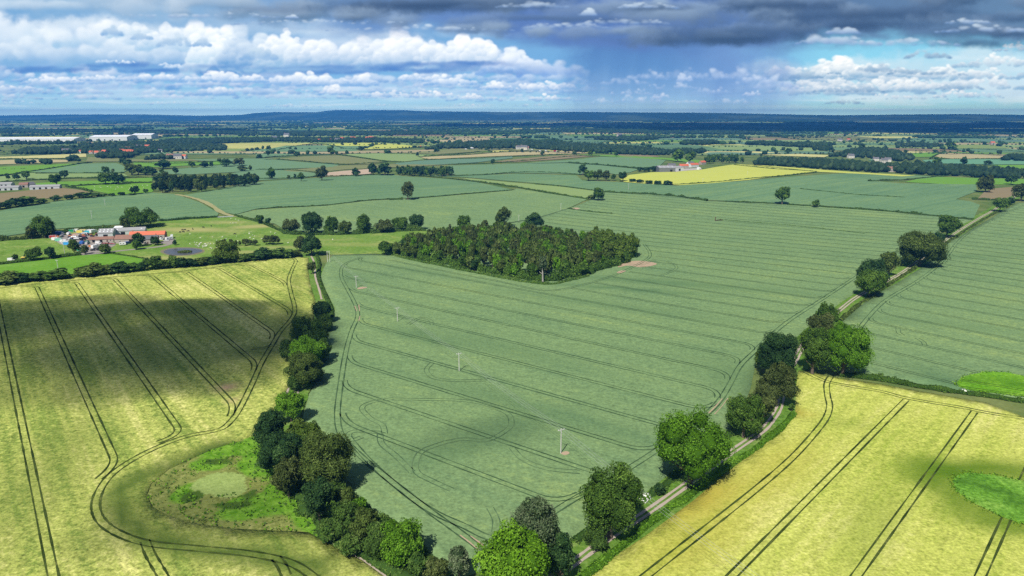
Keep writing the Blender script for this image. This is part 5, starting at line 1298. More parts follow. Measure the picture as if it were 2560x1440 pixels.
T('shrub', 1648, 1208, 1238, 28, 'dark', 'small round dark bush on the verge between the two large oaks', 'shrub', zfrac=0.02, lobes=7)
T('shrub', 1978, 1008, 1026, 14, 'hedge', 'little round bush at the lane bend beside the barley', 'shrub', zfrac=0.02, lobes=6)
for cx, tp, bs, wd, mt_, lb in ((812, 790, 828, 40, 'hedge', 'leafy bush right below the nearly black tree, beside the wheat'), (806, 852, 900, 46, 'oak', 'bush leaning over the wheat beside the green-topped tree'), (790, 908, 952, 46, 'olive', 'bush beside the wheat at the foot of the olive tree of the shaded clump'), (738, 940, 976, 40, 'hedge', 'low bush on the barley side below the shaded clump'), (722, 850, 900, 48, 'hedge', 'dark bush on the barley side of the shaded clump'), (690, 1052, 1100, 40, 'lime', 'yellowish bush between the glossy tree and the blue-dark tree'), (770, 1096, 1150, 60, 'hedge', 'bushy tree filling the gap above the widest tree'), (842, 1200, 1250, 50, 'hedge', 'bush under the wheat side of the widest tree'), (900, 1256, 1306, 56, 'fresh', 'fresh green bush on the wheat side of the lower hedge'), (830, 1300, 1352, 60, 'wild', 'pale leafy bush on the hollow side of the lower hedge'), (960, 1296, 1352, 60, 'oak', 'dark green bush behind the bright sunlit bush'), (880, 1340, 1388, 60, 'wild', 'pale tangled bush below the dark hawthorn thicket')):
    T('shrub', cx, tp, bs, wd, mt_, lb, 'shrub', zfrac=0.02, lobes=9)
hedge('leafy bushes filling the line below the shaded clump, beside the wheat', [(818, 800), (806, 850), (790, 905), (772, 955)], 2.6, 5.0, 'hedge', 'undergrowth', 'undergrowth', rough=0.5, size=0.6, dens_=0.7)
hedge('dense leafy bushes along the wheat side of the clump by the hollow', [(775, 1110), (820, 1190), (868, 1250), (930, 1308), (1010, 1362), (1075, 1412)], 2.8, 5.0, 'hedge', 'undergrowth', 'undergrowth', rough=0.5, size=0.5, dens_=0.7)
def tufts():
    x, y, g = HW; n = len(x); zz = terr(x, y) - 0.3 + g.uniform(0.05, 0.75, n) ** 1.3
    o0 = P(560, 1220); v, f = card_faces(np.column_stack([x, y, zz]) - np.array(o0), np.column_stack([g.normal(0, 0.6, n), -0.5 + g.normal(0, 0.5, n), np.full(n, 0.7)]), np.full(n, 0.62), g)
    k = g.random(n) < 0.5; q = np.repeat(k, 4); f = np.arange(4 * k.sum()).reshape(-1, 4)
    for sel, mt in ((k, 'bright'), (~k, 'wild')):
        w_ = v[np.repeat(sel, 4)]
        o = link('rough_tufts', mesh_np('rough_tufts', w_, np.arange(len(w_)).reshape(-1, 4), False, {'tone': ('FLOAT', 'POINT', np.repeat(g.uniform(0.0, 0.8, sel.sum()), 4))}), LEAF[mt]); o.location = o0; tag(o, kind='stuff')
tufts()
def fringe(px_poly, mt, n, size, closed=True):
    g = np.random.default_rng(n); p = np.array(dens(catmull(W2(px_poly), 6, closed), 0.4, closed)); i = g.integers(0, len(p), n)
    q = p[i] + g.normal(0, 0.75, (n, 2)); o0 = Vector((p[0][0], p[0][1], float(terr(*p[0]))))
    v, f = card_faces(np.column_stack([q, terr(q[:, 0], q[:, 1]) + g.uniform(0.0, 0.5, n)]) - np.array(o0), np.column_stack([g.normal(0, .4, n), g.normal(0, .4, n), np.full(n, 0.9)]), np.full(n, size), g)
    o = link('crop_fringe', mesh_np('crop_fringe', v, f, False, {'tone': ('FLOAT', 'POINT', np.repeat(g.uniform(0, 1, n), 4))}), LEAF[mt]); o.location = o0; tag(o, kind='stuff')
fringe([(2381, 1201), (2395, 1188), (2421, 1182), (2484, 1188), (2560, 1203), (2680, 1225), (2700, 1290), (2640, 1320), (2560, 1312), (2503, 1292), (2425, 1253), (2390, 1226)], 'bright', 700, 0.5)
fringe([(2391, 957), (2402, 946), (2425, 937), (2465, 930), (2515, 931), (2570, 942), (2640, 960), (2640, 1004), (2560, 992), (2430, 977), (2398, 967)], 'bright', 420, 0.55)
def elder(px, py, label):
    p = P(px, py); g = np.random.default_rng(int(px)); n = 260
    d = g.normal(0, 1, (n, 3)); d /= np.linalg.norm(d, axis=1)[:, None]; d[:, 2] = abs(d[:, 2])
    v, f = card_faces(d * (1.5, 1.3, 1.5), d, np.full(n, 0.42), g)
    t = empty('elder_bush', p, 0, label, 'shrub')
    c = link('leaves', mesh_np('leaves', v, f, False, {'tone': ('FLOAT', 'POINT', np.repeat(g.uniform(0.2, 0.8, n), 4))}), LEAF['fresh'], t)
    k = g.choice(n, 34); v, f = card_faces(d[k] * (1.58, 1.38, 1.6), d[k], np.full(34, 0.55), g, 0.15)
    link('blossom', mesh_np('blossom', v, f), plain((0.80, 0.80, 0.72), 0.9, 0.1), t)
elder(1608, 1252, 'white-flowering elder bush on the lane verge beside the dense dark oak')
elder(1616, 1244, 'smaller white-flowering elder bush behind the first on the verge')
elder(2410, 981, 'white-flowering elder in the ragged hedge by the vivid green corner')

# far hedges that can be made out one by one
fh = [([(640, 523), (700, 518), (815, 513), (915, 501), (985, 497)], 0.9, 'thin field edge left of the lone pear-shaped tree'), ([(1030, 496), (1120, 488), (1200, 481), (1285, 475)], 0.8, 'thin field edge right of the lone pear-shaped tree'),
      ([(975, 500), (990, 499), (1005, 499)], 2.6, 'short block of hedge beside the lone pear-shaped tree'), ([(1180, 453), (1235, 460), (1290, 468), (1375, 483), (1470, 498)], 1.8, 'hedge along the lower side of the pale strip'), ([(1340, 461), (1400, 466), (1480, 476)], 1.2, 'hedge along the upper side of the pale strip'),
      ([(1512, 480), (1560, 483), (1617, 485), (1680, 490), (1730, 496), (1768, 503)], 2.2, 'long dark hedge across the wheat right of the lone dark tree'), ([(1815, 503), (1870, 505), (1935, 509)], 1.0, 'thin hedge left of the lone upright tree'), ([(1970, 512), (2025, 515)], 1.6, 'hedge stub between the lone upright tree and the single bush'),
      ([(2050, 517), (2110, 521), (2170, 525), (2245, 531), (2310, 537), (2370, 543), (2432, 549)], 1.9, 'hedge from the single bush to the lane'), ([(1420, 522), (1450, 526), (1480, 530), (1530, 534)], 1.0, 'faint hedge from the wheat corner'), ([(1800, 549), (1870, 555), (1960, 562), (2060, 572), (2160, 584)], 0.45, 'faint grassy line across the right of the wheat'),
      ([(1422, 407), (1470, 410), (1530, 415), (1598, 421)], 2.2, 'hedge across the upper wheat left of the grey shed'), ([(1130, 440), (1220, 436), (1290, 431), (1370, 431), (1450, 436)], 1.2, 'thin curved hedge below the upper wheat'), ([(1640, 462), (1720, 460), (1800, 454), (1880, 446), (1950, 440), (2040, 431)], 1.3, 'hedge along the lower edge of the yellow field'),
      ([(1835, 412), (1920, 421), (2000, 426), (2040, 429)], 1.2, 'hedge between the two yellow fields'), ([(2170, 453), (2195, 453)], 2.0, 'short dark hedge block on the wheat near the vivid field'), ([(2200, 451), (2270, 449), (2350, 441), (2420, 437)], 1.4, 'hedge along the vivid field'), ([(2000, 472), (2060, 478), (2150, 487), (2260, 493)], 0.8, 'faint line of a ditch across the far right wheat'),
      ([(2430, 498), (2460, 499), (2500, 500)], 1.6, 'short hedge below the stubble patch'), ([(0, 440), (60, 431), (130, 421), (205, 409), (230, 406)], 2.0, 'curving dark hedge below the bright cattle field'), ([(0, 455), (90, 450), (180, 446), (250, 445), (370, 443)], 1.6, 'hedge above the narrow bright field'), ([(90, 434), (200, 433), (310, 432)], 1.4, 'straight hedge below the domed wheat field'),
      ([(180, 465), (260, 460), (340, 457), (380, 456)], 1.6, 'hedge above the sheep field'), ([(165, 466), (200, 472), (230, 479)], 2.2, 'slanting hedge between the brown field and the sheep field'), ([(333, 405), (420, 409), (560, 403)], 1.4, 'hedge above the narrow vivid field'), ([(0, 388), (75, 382), (110, 381)], 1.5, 'hedge at the pale field by the left edge'), ([(0, 397), (100, 397), (180, 398)], 1.5, 'hedge between the two straw-coloured fields'),
      ([(690, 377), (735, 366), (790, 360), (840, 366), (875, 373), (960, 374), (1060, 368)], 1.8, 'hedge over the brown dome and the yellow field'), ([(640, 396), (730, 389), (830, 386)], 1.8, 'hedge below the small domed wheat'), ([(840, 386), (900, 394), (960, 402), (1010, 405)], 1.6, 'gappy hedge below the pale green field'), ([(960, 384), (1060, 386), (1110, 388), (1200, 379)], 1.4, 'hedge across the pale green fields'),
      ([(1060, 390), (1160, 388), (1250, 381), (1320, 378)], 1.6, 'hedge above the long tan field'), ([(1060, 399), (1100, 398), (1200, 396), (1280, 391), (1420, 385)], 1.2, 'gappy hedge below the long tan field'), ([(1120, 411), (1240, 407), (1330, 400), (1430, 391), (1500, 390)], 1.5, 'hedge below the upper brown strip'), ([(690, 398), (760, 403), (860, 411), (970, 404)], 1.4, 'hedge below the olive field'), ([(640, 424), (720, 425), (790, 431)], 1.5, 'hedge above the small wheat wedge'),
      ([(650, 447), (720, 446), (800, 441), (870, 439), (930, 437), (985, 437)], 1.4, 'hedge along the upper edge of the left wheat'), ([(1010, 437), (1060, 441), (1120, 446), (1190, 454)], 1.3, 'field edge running to the pale strip'), ([(2330, 384), (2360, 382), (2420, 385), (2520, 388)], 1.8, 'hedge between the two tan fields'), ([(2350, 378), (2380, 372), (2460, 374), (2560, 380)], 1.8, 'hedge above the tan fields'), ([(2330, 397), (2420, 398), (2510, 397)], 1.8, 'hedge below the tan fields'), ([(2325, 397), (2345, 386), (2362, 377)], 2.4, 'slanting hedge left of the tan fields')]
for ln, hh, lb in fh:
    hedge(lb, ln, hh, hh * 1.4, 'hedge', rough=0.35, size=max(0.9, mpp(P(*ln[1])) * 1.9), dens_=0.9)

# single trees of the middle distance: (x, top, foot, width, leaf, label)
mt = [(21, 438, 448, 10, 'dark', 'first of three small trees on the left green strip'), (42, 436, 449, 17, 'dark', 'second of three small trees on the left green strip'), (66, 430, 447, 22, 'oak', 'largest of three small trees on the left green strip'), (161, 428, 445, 24, 'dark', 'dark oak on the hedge between two light strips'), (265, 418, 434, 22, 'oak', 'oak on the edge of the domed wheat field'),
      (283, 423, 433, 9, 'olive', 'small tree beside the oak on the domed wheat field'), (142, 437, 463, 31, 'oak', 'open tree beside the left farm sheds'), (264, 435, 461, 33, 'oak', 'left one of two big oaks above the sheep field'), (296, 435, 461, 34, 'dark', 'right one of two big oaks above the sheep field'), (408, 401, 421, 36, 'dark', 'broad dark tree on the narrow vivid field'),
      (406, 423, 437, 13, 'oak', 'slim tree in the wheat above the plantation'), (440, 419, 435, 15, 'dark', 'slim tree with a bushy foot above the plantation'), (480, 405, 419, 20, 'oak', 'pale-lit oak right of the broad dark tree'), (511, 404, 419, 22, 'dark', 'dark oak between two others on the vivid field edge'), (529, 405, 418, 11, 'dark', 'narrow tree touching the dark oak on the vivid field edge'),
      (567, 398, 416, 28, 'dark', 'left one of two wide oaks at the end of the vivid field'), (598, 397, 414, 30, 'brown', 'right one of two wide oaks at the end of the vivid field'), (549, 396, 406, 12, 'olive', 'grey tree above the wide oaks'), (606, 415, 427, 26, 'olive', 'pale bushy tree in the upper wheat'), (626, 414, 426, 10, 'olive', 'thin tree in the upper wheat'), (364, 473, 483, 14, 'dark', 'low round bush left of the plantation'),
      (338, 467, 485, 24, 'dark', 'twin-stemmed dark tree on the sheep field hedge'), (678, 421, 447, 22, 'oak', 'tall oak right of the plantation'), (722, 438, 447, 8, 'olive', 'first small tree on the wheat edge after the tall oak'), (738, 435, 446, 7, 'dark', 'second small tree on the wheat edge after the tall oak'), (753, 433, 453, 18, 'oak', 'short-stemmed tree standing into the wheat'), (805, 419, 451, 30, 'brown', 'spreading bare-topped tree at the wheat edge'),
      (890, 421, 440, 21, 'dark', 'round tree on the bare pink field'), (933, 411, 437, 25, 'dark', 'left tree of the big pair by the small plantation'), (962, 411, 438, 36, 'dark', 'wider right tree of the big pair by the small plantation'), (649, 386, 396, 14, 'dark', 'small tree on the hedge left of the domed wheat'), (670, 378, 390, 12, 'dark', 'tree at the left end of the domed wheat hedge'), (743, 379, 392, 15, 'dark', 'tree in the middle of the domed wheat hedge'),
      (672, 365, 376, 13, 'oak', 'tree at the left foot of the brown dome'), (739, 368, 375, 7, 'dark', 'tiny tree on the slope of the brown dome'), (828, 366, 388, 18, 'oak', 'tall tree on the hedge right of the domed wheat'), (904, 366, 377, 20, 'dark', 'low wide tree below the yellow field'), (1044, 381, 391, 8, 'dark', 'small tree on the tan field hedge'), (1092, 369, 380, 13, 'dark', 'round tree among the pale green fields'), (1232, 399, 411, 12, 'dark', 'single tree on the brown strip hedge'),
      (1356, 379, 388, 13, 'dark', 'dome-shaped bush on the end of the brown strip'), (1457, 413, 437, 22, 'dark', 'dark oak at the back of the clump by the yellow field'), (1471, 427, 452, 28, 'oak', 'left tree of the clump by the yellow field'), (1494, 427, 451, 26, 'olive', 'middle tree of the clump by the yellow field'), (1515, 429, 451, 24, 'brown', 'right tree of the clump by the yellow field'), (1533, 436, 451, 13, 'oak', 'low tree between the clump and the yellow field corner'),
      (1557, 431, 453, 24, 'dark', 'tree on the corner of the yellow field'), (1436, 379, 388, 13, 'oak', 'tree above the upper wheat, first from the road'), (1475, 378, 389, 13, 'oak', 'tree above the upper wheat, second from the road'), (1541, 378, 391, 13, 'dark', 'bent tree on the brown strip above the upper wheat'), (1694, 376, 404, 28, 'oak', 'left one of two park oaks behind the grey shed'), (1725, 381, 407, 27, 'oak', 'right one of two park oaks behind the grey shed'),
      (1971, 371, 383, 17, 'dark', 'round tree on the far pale strip'), (1903, 385, 392, 8, 'dark', 'small tree by the far yellow strip'), (2153, 361, 378, 18, 'dark', 'dark tree on the hill field by the wood'), (2263, 375, 384, 10, 'dark', 'small conifer on the tan field'), (2376, 355, 374, 26, 'oak', 'big tree at the hedge corner above the tan fields'), (2342, 393, 411, 20, 'oak', 'tree on the teal field'), (2408, 393, 412, 16, 'dark', 'upright tree on the teal field'), (2470, 402, 412, 20, 'dark', 'low tree on the teal field hedge')]
for cx, tp, bs, wd, m_, lb in mt:
    inst_px('broadleaf_tree', cx, tp, bs, wd, m_, lb)

# plantations and small woods of the middle distance: every tree a thing
def plantation(px_poly, n, hmin, hmax, rmin, rmax, mats, label, group, kinds, seed, spacing):
    poly = W2(px_poly); g = random.Random(seed); xs = [p[0] for p in poly]; ys = [p[1] for p in poly]; pts = []
    for _ in range(n * 60):
        if len(pts) >= n: break
        x, y = g.uniform(min(xs), max(xs)), g.uniform(min(ys), max(ys))
        if inside(poly, np.array([x]), np.array([y]))[0] and all((x - a) ** 2 + (y - b) ** 2 > spacing ** 2 for a, b in pts): pts.append((x, y))
    for x, y in pts:
        inst_tree('plantation_tree', (x, y, float(terr(x, y))), g.uniform(rmin, rmax), g.uniform(hmin, hmax), g.choice(mats), g.choice(kinds), label, 'tree', group, trunk=True)
plantation([(385, 481), (440, 484), (500, 479), (580, 472), (660, 459), (650, 452), (560, 455), (480, 458), (400, 462)], 120, 11.5, 15.5, 4.0, 5.6, ['pine', 'pine', 'dark', 'pine', 'olive'], 'dark tree packed in the long plantation above the left wheat', 'trees of the long dark plantation', ['mid', 'mid2', 'mid2', 'slim2'], 5, 5.2)
plantation([(995, 439), (1060, 441), (1128, 441), (1128, 435), (1060, 434), (995, 434)], 40, 13, 17, 4.6, 6.4, ['dark', 'oak', 'dark'], 'dark tree of the small plantation on the wheat edge', 'trees of the small plantation', ['far', 'far2'], 6, 6.5)
plantation([(1765, 409), (1810, 410), (1856, 408), (1850, 402), (1800, 401), (1765, 403)], 24, 14, 18, 5, 7, ['dark', 'oak'], 'dark tree of the square wood behind the grey shed', 'trees of the square wood', ['far', 'far2'], 7, 9.0)
for cx, tp, bs, wd in ((1580, 447, 454, 20), (1600, 449, 456, 24), (1622, 451, 459, 22), (1645, 452, 461, 22), (1668, 452, 462, 24), (1600, 418, 428, 18), (1615, 418, 429, 22), (1635, 416, 428, 20)):
    inst_px('shrub', cx, tp, bs, wd, 'dark', 'dark bush in the broken hedges round the yellow field', 'shrub', 'bushes round the yellow field', 'bush', trunk=False)
for cx, tp, bs, wd in ((8, 505, 521, 40), (40, 495, 517, 44), (68, 491, 513, 50), (100, 496, 509, 34), (140, 489, 502, 26), (172, 487, 498, 24), (200, 482, 494, 36), (228, 481, 493, 40), (255, 485, 491, 26), (279, 483, 490, 16), (305, 480, 488, 18), (330, 483, 487, 22)):
    inst_px('shrub', cx, tp, bs, wd, random.choice(['hedge', 'dark']), 'dark shrub in the broken hedge above the left wheat', 'shrub', 'shrubs of the hedge above the left wheat', random.choice(['bush', 'bush2']), trunk=False)
for cx, tp, bs, wd in ((320, 400, 414, 24), (308, 396, 410, 20), (330, 412, 437, 36), (346, 414, 437, 34), (364, 417, 437, 34), (382, 420, 438, 24), (395, 440, 456, 24), (410, 432, 452, 30), (430, 436, 450, 26)):
    inst_px('broadleaf_tree', cx, tp, bs, wd, random.choice(['dark', 'oak', 'olive']), 'tree of the loose line from the vivid field down to the plantation', 'tree', 'trees of the loose line above the plantation')

# ---- far woods, hedges and tree lines that run together: stuff
def blobs(name, items, mats=None, mat='dark', seed=1):
    """items: x, y, radius, height -> low leafy mounds in one mesh"""
    g = np.random.default_rng(seed); iv, i_f = ICO1
    it = np.array(items); n = len(it); m = len(iv)
    z = terr(it[:, 0], it[:, 1])
    jit = g.uniform(0.72, 1.25, (n, m, 1)); b = iv[None] * jit
    b = b * np.stack([it[:, 2], it[:, 2], it[:, 3] * 0.55], -1)[:, None, :]
    b[..., 0] += it[:, 0][:, None]; b[..., 1] += it[:, 1][:, None]; b[..., 2] += (z + it[:, 3] * 0.48)[:, None]
    f = (i_f[None] + (np.arange(n) * m)[:, None, None]).reshape(-1, 3)
    tone = np.repeat(np.clip(g.normal(0.45, 0.16, n), 0, 1), m) + g.normal(0, 0.10, n * m)
    o = link(name, mesh_np(name, b.reshape(-1, 3), f, False, {'tone': ('FLOAT', 'POINT', tone)}), LEAF[mat])
    return tag(o, kind='stuff')
def fill(px_poly, spacing, r, h, seed):
    poly = W2(px_poly); g = np.random.default_rng(seed); xs = [p[0] for p in poly]; ys = [p[1] for p in poly]
    a = abs(sum(poly[i][0] * poly[i - 1][1] - poly[i - 1][0] * poly[i][1] for i in range(len(poly)))) / 2
    n = int(a / spacing ** 2 * ((max(xs) - min(xs)) * (max(ys) - min(ys)) / a)) + 4
    x = g.uniform(min(xs), max(xs), n); y = g.uniform(min(ys), max(ys), n); k = inside(poly, x, y)
    x, y = x[k], y[k]
    return [(a_, b_, r * q, h * w_) for a_, b_, q, w_ in zip(x, y, g.uniform(0.7, 1.35, len(x)), g.uniform(0.7, 1.25, len(x)))]
belts = [[(1060, 375), (1140, 371), (1240, 372), (1320, 371), (1420, 379), (1560, 386), (1640, 389), (1670, 380), (1600, 372), (1520, 366), (1400, 358), (1300, 352), (1200, 357), (1120, 362)],
         [(1630, 388), (1700, 386), (1770, 384), (1760, 378), (1680, 377)], [(1490, 350), (1580, 353), (1640, 350), (1650, 345), (1560, 343), (1480, 345)], [(1700, 362), (1760, 363), (1800, 360), (1780, 354), (1710, 355)],
         [(1880, 412), (2000, 419), (2100, 426), (2180, 431), (2240, 430), (2250, 420), (2160, 412), (2060, 405), (1960, 401), (1900, 402)], [(2230, 432), (2330, 439), (2440, 444), (2600, 449), (2600, 434), (2480, 425), (2380, 418), (2290, 412), (2240, 418)],
         [(2075, 392), (2140, 394), (2210, 400), (2260, 404), (2290, 398), (2240, 380), (2180, 374), (2120, 380)], [(2030, 377), (2080, 378), (2082, 372), (2035, 370)], [(1960, 368), (2060, 369), (2090, 362), (2000, 360)],
         [(2505, 402), (2600, 403), (2600, 395), (2515, 394)], [(2240, 368), (2330, 369), (2360, 366), (2300, 361), (2240, 362)], [(1860, 362), (1960, 366), (1980, 361), (1900, 357)],
         [(30, 385), (110, 386), (200, 384), (260, 384), (330, 387), (420, 379), (560, 377), (570, 368), (480, 360), (400, 358), (320, 364), (230, 366), (140, 372), (60, 376)], [(240, 397), (330, 396), (350, 388), (300, 384), (250, 388)], [(350, 400), (420, 399), (450, 396), (400, 393)],
         [(180, 364), (280, 367), (400, 362), (560, 359), (700, 354), (860, 357), (1000, 356), (1060, 359), (1060, 352), (900, 348), (760, 347), (560, 348), (420, 352), (390, 358), (300, 361)], [(0, 362), (60, 361), (190, 360), (190, 358), (0, 359)],
         [(0, 330), (200, 330), (400, 334), (640, 338), (640, 331), (400, 328), (180, 325), (0, 326)], [(640, 338), (760, 341), (960, 338), (1100, 337), (1280, 334), (1270, 329), (1000, 330), (760, 330)], [(1280, 331), (1420, 330), (1600, 334), (1760, 336), (1920, 338), (1920, 332), (1700, 327), (1500, 325), (1300, 327)],
         [(60, 382), (120, 384), (120, 378), (60, 377)], [(40, 409), (70, 410), (90, 408), (60, 405)], [(95, 411), (130, 411), (120, 405), (95, 406)], [(170, 403), (200, 404), (195, 396), (172, 397)]]
L1, L2 = [], []
for k, b in enumerate(belts):
    far_ = min(p[1] for p in b) < 345
    (L2 if k % 2 else L1).extend(fill(b, 13 if not far_ else 24, 6.2 if not far_ else 11, 11 if not far_ else 12, 60 + k))
blobs('distant_woodland', L1, mat='belt', seed=3); blobs('distant_woodland', L2, mat='belt', seed=4)
def far_hedges():
    g = np.random.default_rng(8); A, B = [], []
    for (p, q) in FAR_HEDGES:
        p = np.array(p); q = np.array(q); L = np.linalg.norm(q - p); d = p[1]
        k = int(L / (9 + d * 0.0030)); t = (np.arange(k) + g.uniform(0, 1, k)) / max(k, 1)
        if d > 7500: t = t[: k // 4]
        if g.random() < 0.12: t = t[: k // 3]
        pts = p + (q - p) * t[:, None] + g.normal(0, 2, (k if len(t) == k else len(t), 2))
        tall = g.random(len(pts)) < 0.22
        for (x, y), tl_ in zip(pts, tall):
            r = (g.uniform(4.5, 8) if tl_ else g.uniform(2.2, 3.6)) * (1 + d / 14000); (A if g.random() < 0.5 else B).append((x, y, r, g.uniform(8, 14) if tl_ else g.uniform(2.5, 5)))
        if g.random() < (0.15 if d < 4300 else 0.23) and d > 2600:                      # a copse or wood in the corner
            n = int(g.uniform(14, 90)); w_ = g.uniform(80, 330) * (1 + d / 9000)
            c = p + g.normal(0, 20, 2)
            for _ in range(n): A.append((c[0] + g.uniform(-1, 1) * w_, c[1] + g.uniform(-0.6, 0.6) * min(w_, 70), g.uniform(7, 13) * (1 + d / 12000), g.uniform(10, 16)))
    blobs('distant_hedgerows', A, mat='dark', seed=5); blobs('distant_hedgerows', B, mat='belt', seed=6)
far_hedges()
# ---------------------------------------------------------------- buildings
def boxm(bm, x0, x1, y0, y1, z0, z1):
    v = [bm.verts.new(c) for c in ((x0, y0, z0), (x1, y0, z0), (x1, y1, z0), (x0, y1, z0), (x0, y0, z1), (x1, y0, z1), (x1, y1, z1), (x0, y1, z1))]
    for f in ((0, 3, 2, 1), (4, 5, 6, 7), (0, 1, 5, 4), (1, 2, 6, 5), (2, 3, 7, 6), (3, 0, 4, 7)): bm.faces.new([v[i] for i in f])
def prism(bm, prof, y0, y1, axis='y'):
    """closed outline (x, z) pushed from y0 to y1"""
    m = (lambda p, y: (p[0], y, p[1])) if axis == 'y' else (lambda p, y: (y, p[0], p[1]))
    a = [bm.verts.new(m(p, y0)) for p in prof]; b = [bm.verts.new(m(p, y1)) for p in prof]; n = len(prof)
    bm.faces.new(a); bm.faces.new(b[::-1])
    for i in range(n): bm.faces.new((a[i], b[i], b[(i + 1) % n], a[(i + 1) % n]))
def cyl(bm, c, r, w, axis='y', seg=14):
    a = []; b = []
    for k in range(seg):
        u, v = r * math.cos(2 * PI * k / seg), r * math.sin(2 * PI * k / seg)
        if axis == 'y': a.append(bm.verts.new((c[0] + u, c[1] - w / 2, c[2] + v))); b.append(bm.verts.new((c[0] + u, c[1] + w / 2, c[2] + v)))
        elif axis == 'z': a.append(bm.verts.new((c[0] + u, c[1] + v, c[2] - w / 2))); b.append(bm.verts.new((c[0] + u, c[1] + v, c[2] + w / 2)))
        else: a.append(bm.verts.new((c[0] - w / 2, c[1] + u, c[2] + v))); b.append(bm.verts.new((c[0] + w / 2, c[1] + u, c[2] + v)))
    bm.faces.new(a); bm.faces.new(b[::-1])
    for k in range(seg): bm.faces.new((a[k], b[k], b[(k + 1) % seg], a[(k + 1) % seg]))
def part(name, bm, mat, parent, objmat=False): return link(name, bm_mesh(name, bm), mat, parent, objmat)

def brick(c, c2, mortar=(0.40, 0.36, 0.31)):
    m = newmat('brickwork'); t = X.node('ShaderNodeTexCoord')
    b = X.node('ShaderNodeTexBrick'); X.nt.links.new(t.outputs['Object'], b.inputs['Vector'])
    b.inputs['Color1'].default_value = (*c, 1); b.inputs['Color2'].default_value = (*c2, 1); b.inputs['Mortar'].default_value = (*mortar, 1); b.inputs['Scale'].default_value = 2.2
    n = noise(X(t.outputs['Object']), 0.7, 4, 0.6); g = 0.75 + n * 0.5
    surf(princ(mixc(1.0, X(b.outputs[0]), comb(g, g, g), 'MULTIPLY'), 0.9, 0.1)); return m
def roofing(c, c2, rib=1.0, rough=0.8):
    m = newmat('roofing'); t = X.node('ShaderNodeTexCoord'); o = X(t.outputs['Object']); x, y, z = sepv(o)
    n = noise(o, 0.6, 5, 0.65); s = X.m('SINE', x * (6.28 / rib)) * 0.5 + 0.5
    surf(princ(mixc(clamp(n * 1.3 - 0.2 + s * 0.15), c, c2), rough, 0.2, 0, bump(s, 0.4, 0.05))); return m
BR = brick((0.30, 0.13, 0.085), (0.38, 0.18, 0.12)); WHT = plain((0.72, 0.71, 0.68), 0.6, 0.3); RENDER_ = plain((0.62, 0.58, 0.50), 0.9, 0.1)
R_ORANGE = roofing((0.50, 0.125, 0.065), (0.68, 0.20, 0.11)); R_TILE = roofing((0.20, 0.105, 0.075), (0.31, 0.175, 0.13)); R_GREY = roofing((0.25, 0.25, 0.25), (0.36, 0.36, 0.355)); R_DARK = roofing((0.10, 0.10, 0.11), (0.17, 0.17, 0.175)); R_WHITE = roofing((0.74, 0.76, 0.78), (0.85, 0.86, 0.87), 3.0)
R_RED = roofing((0.44, 0.10, 0.05), (0.60, 0.17, 0.09)); CLAD = plain((0.16, 0.165, 0.165), 0.5, 0.4); CLAD_L = plain((0.50, 0.52, 0.52), 0.5, 0.4)
DARKO = plain((0.015, 0.015, 0.016), 0.9, 0.1); GLASS = plain((0.03, 0.04, 0.05), 0.12, 0.6); WOOD_D = plain((0.10, 0.06, 0.035), 0.8, 0.2)

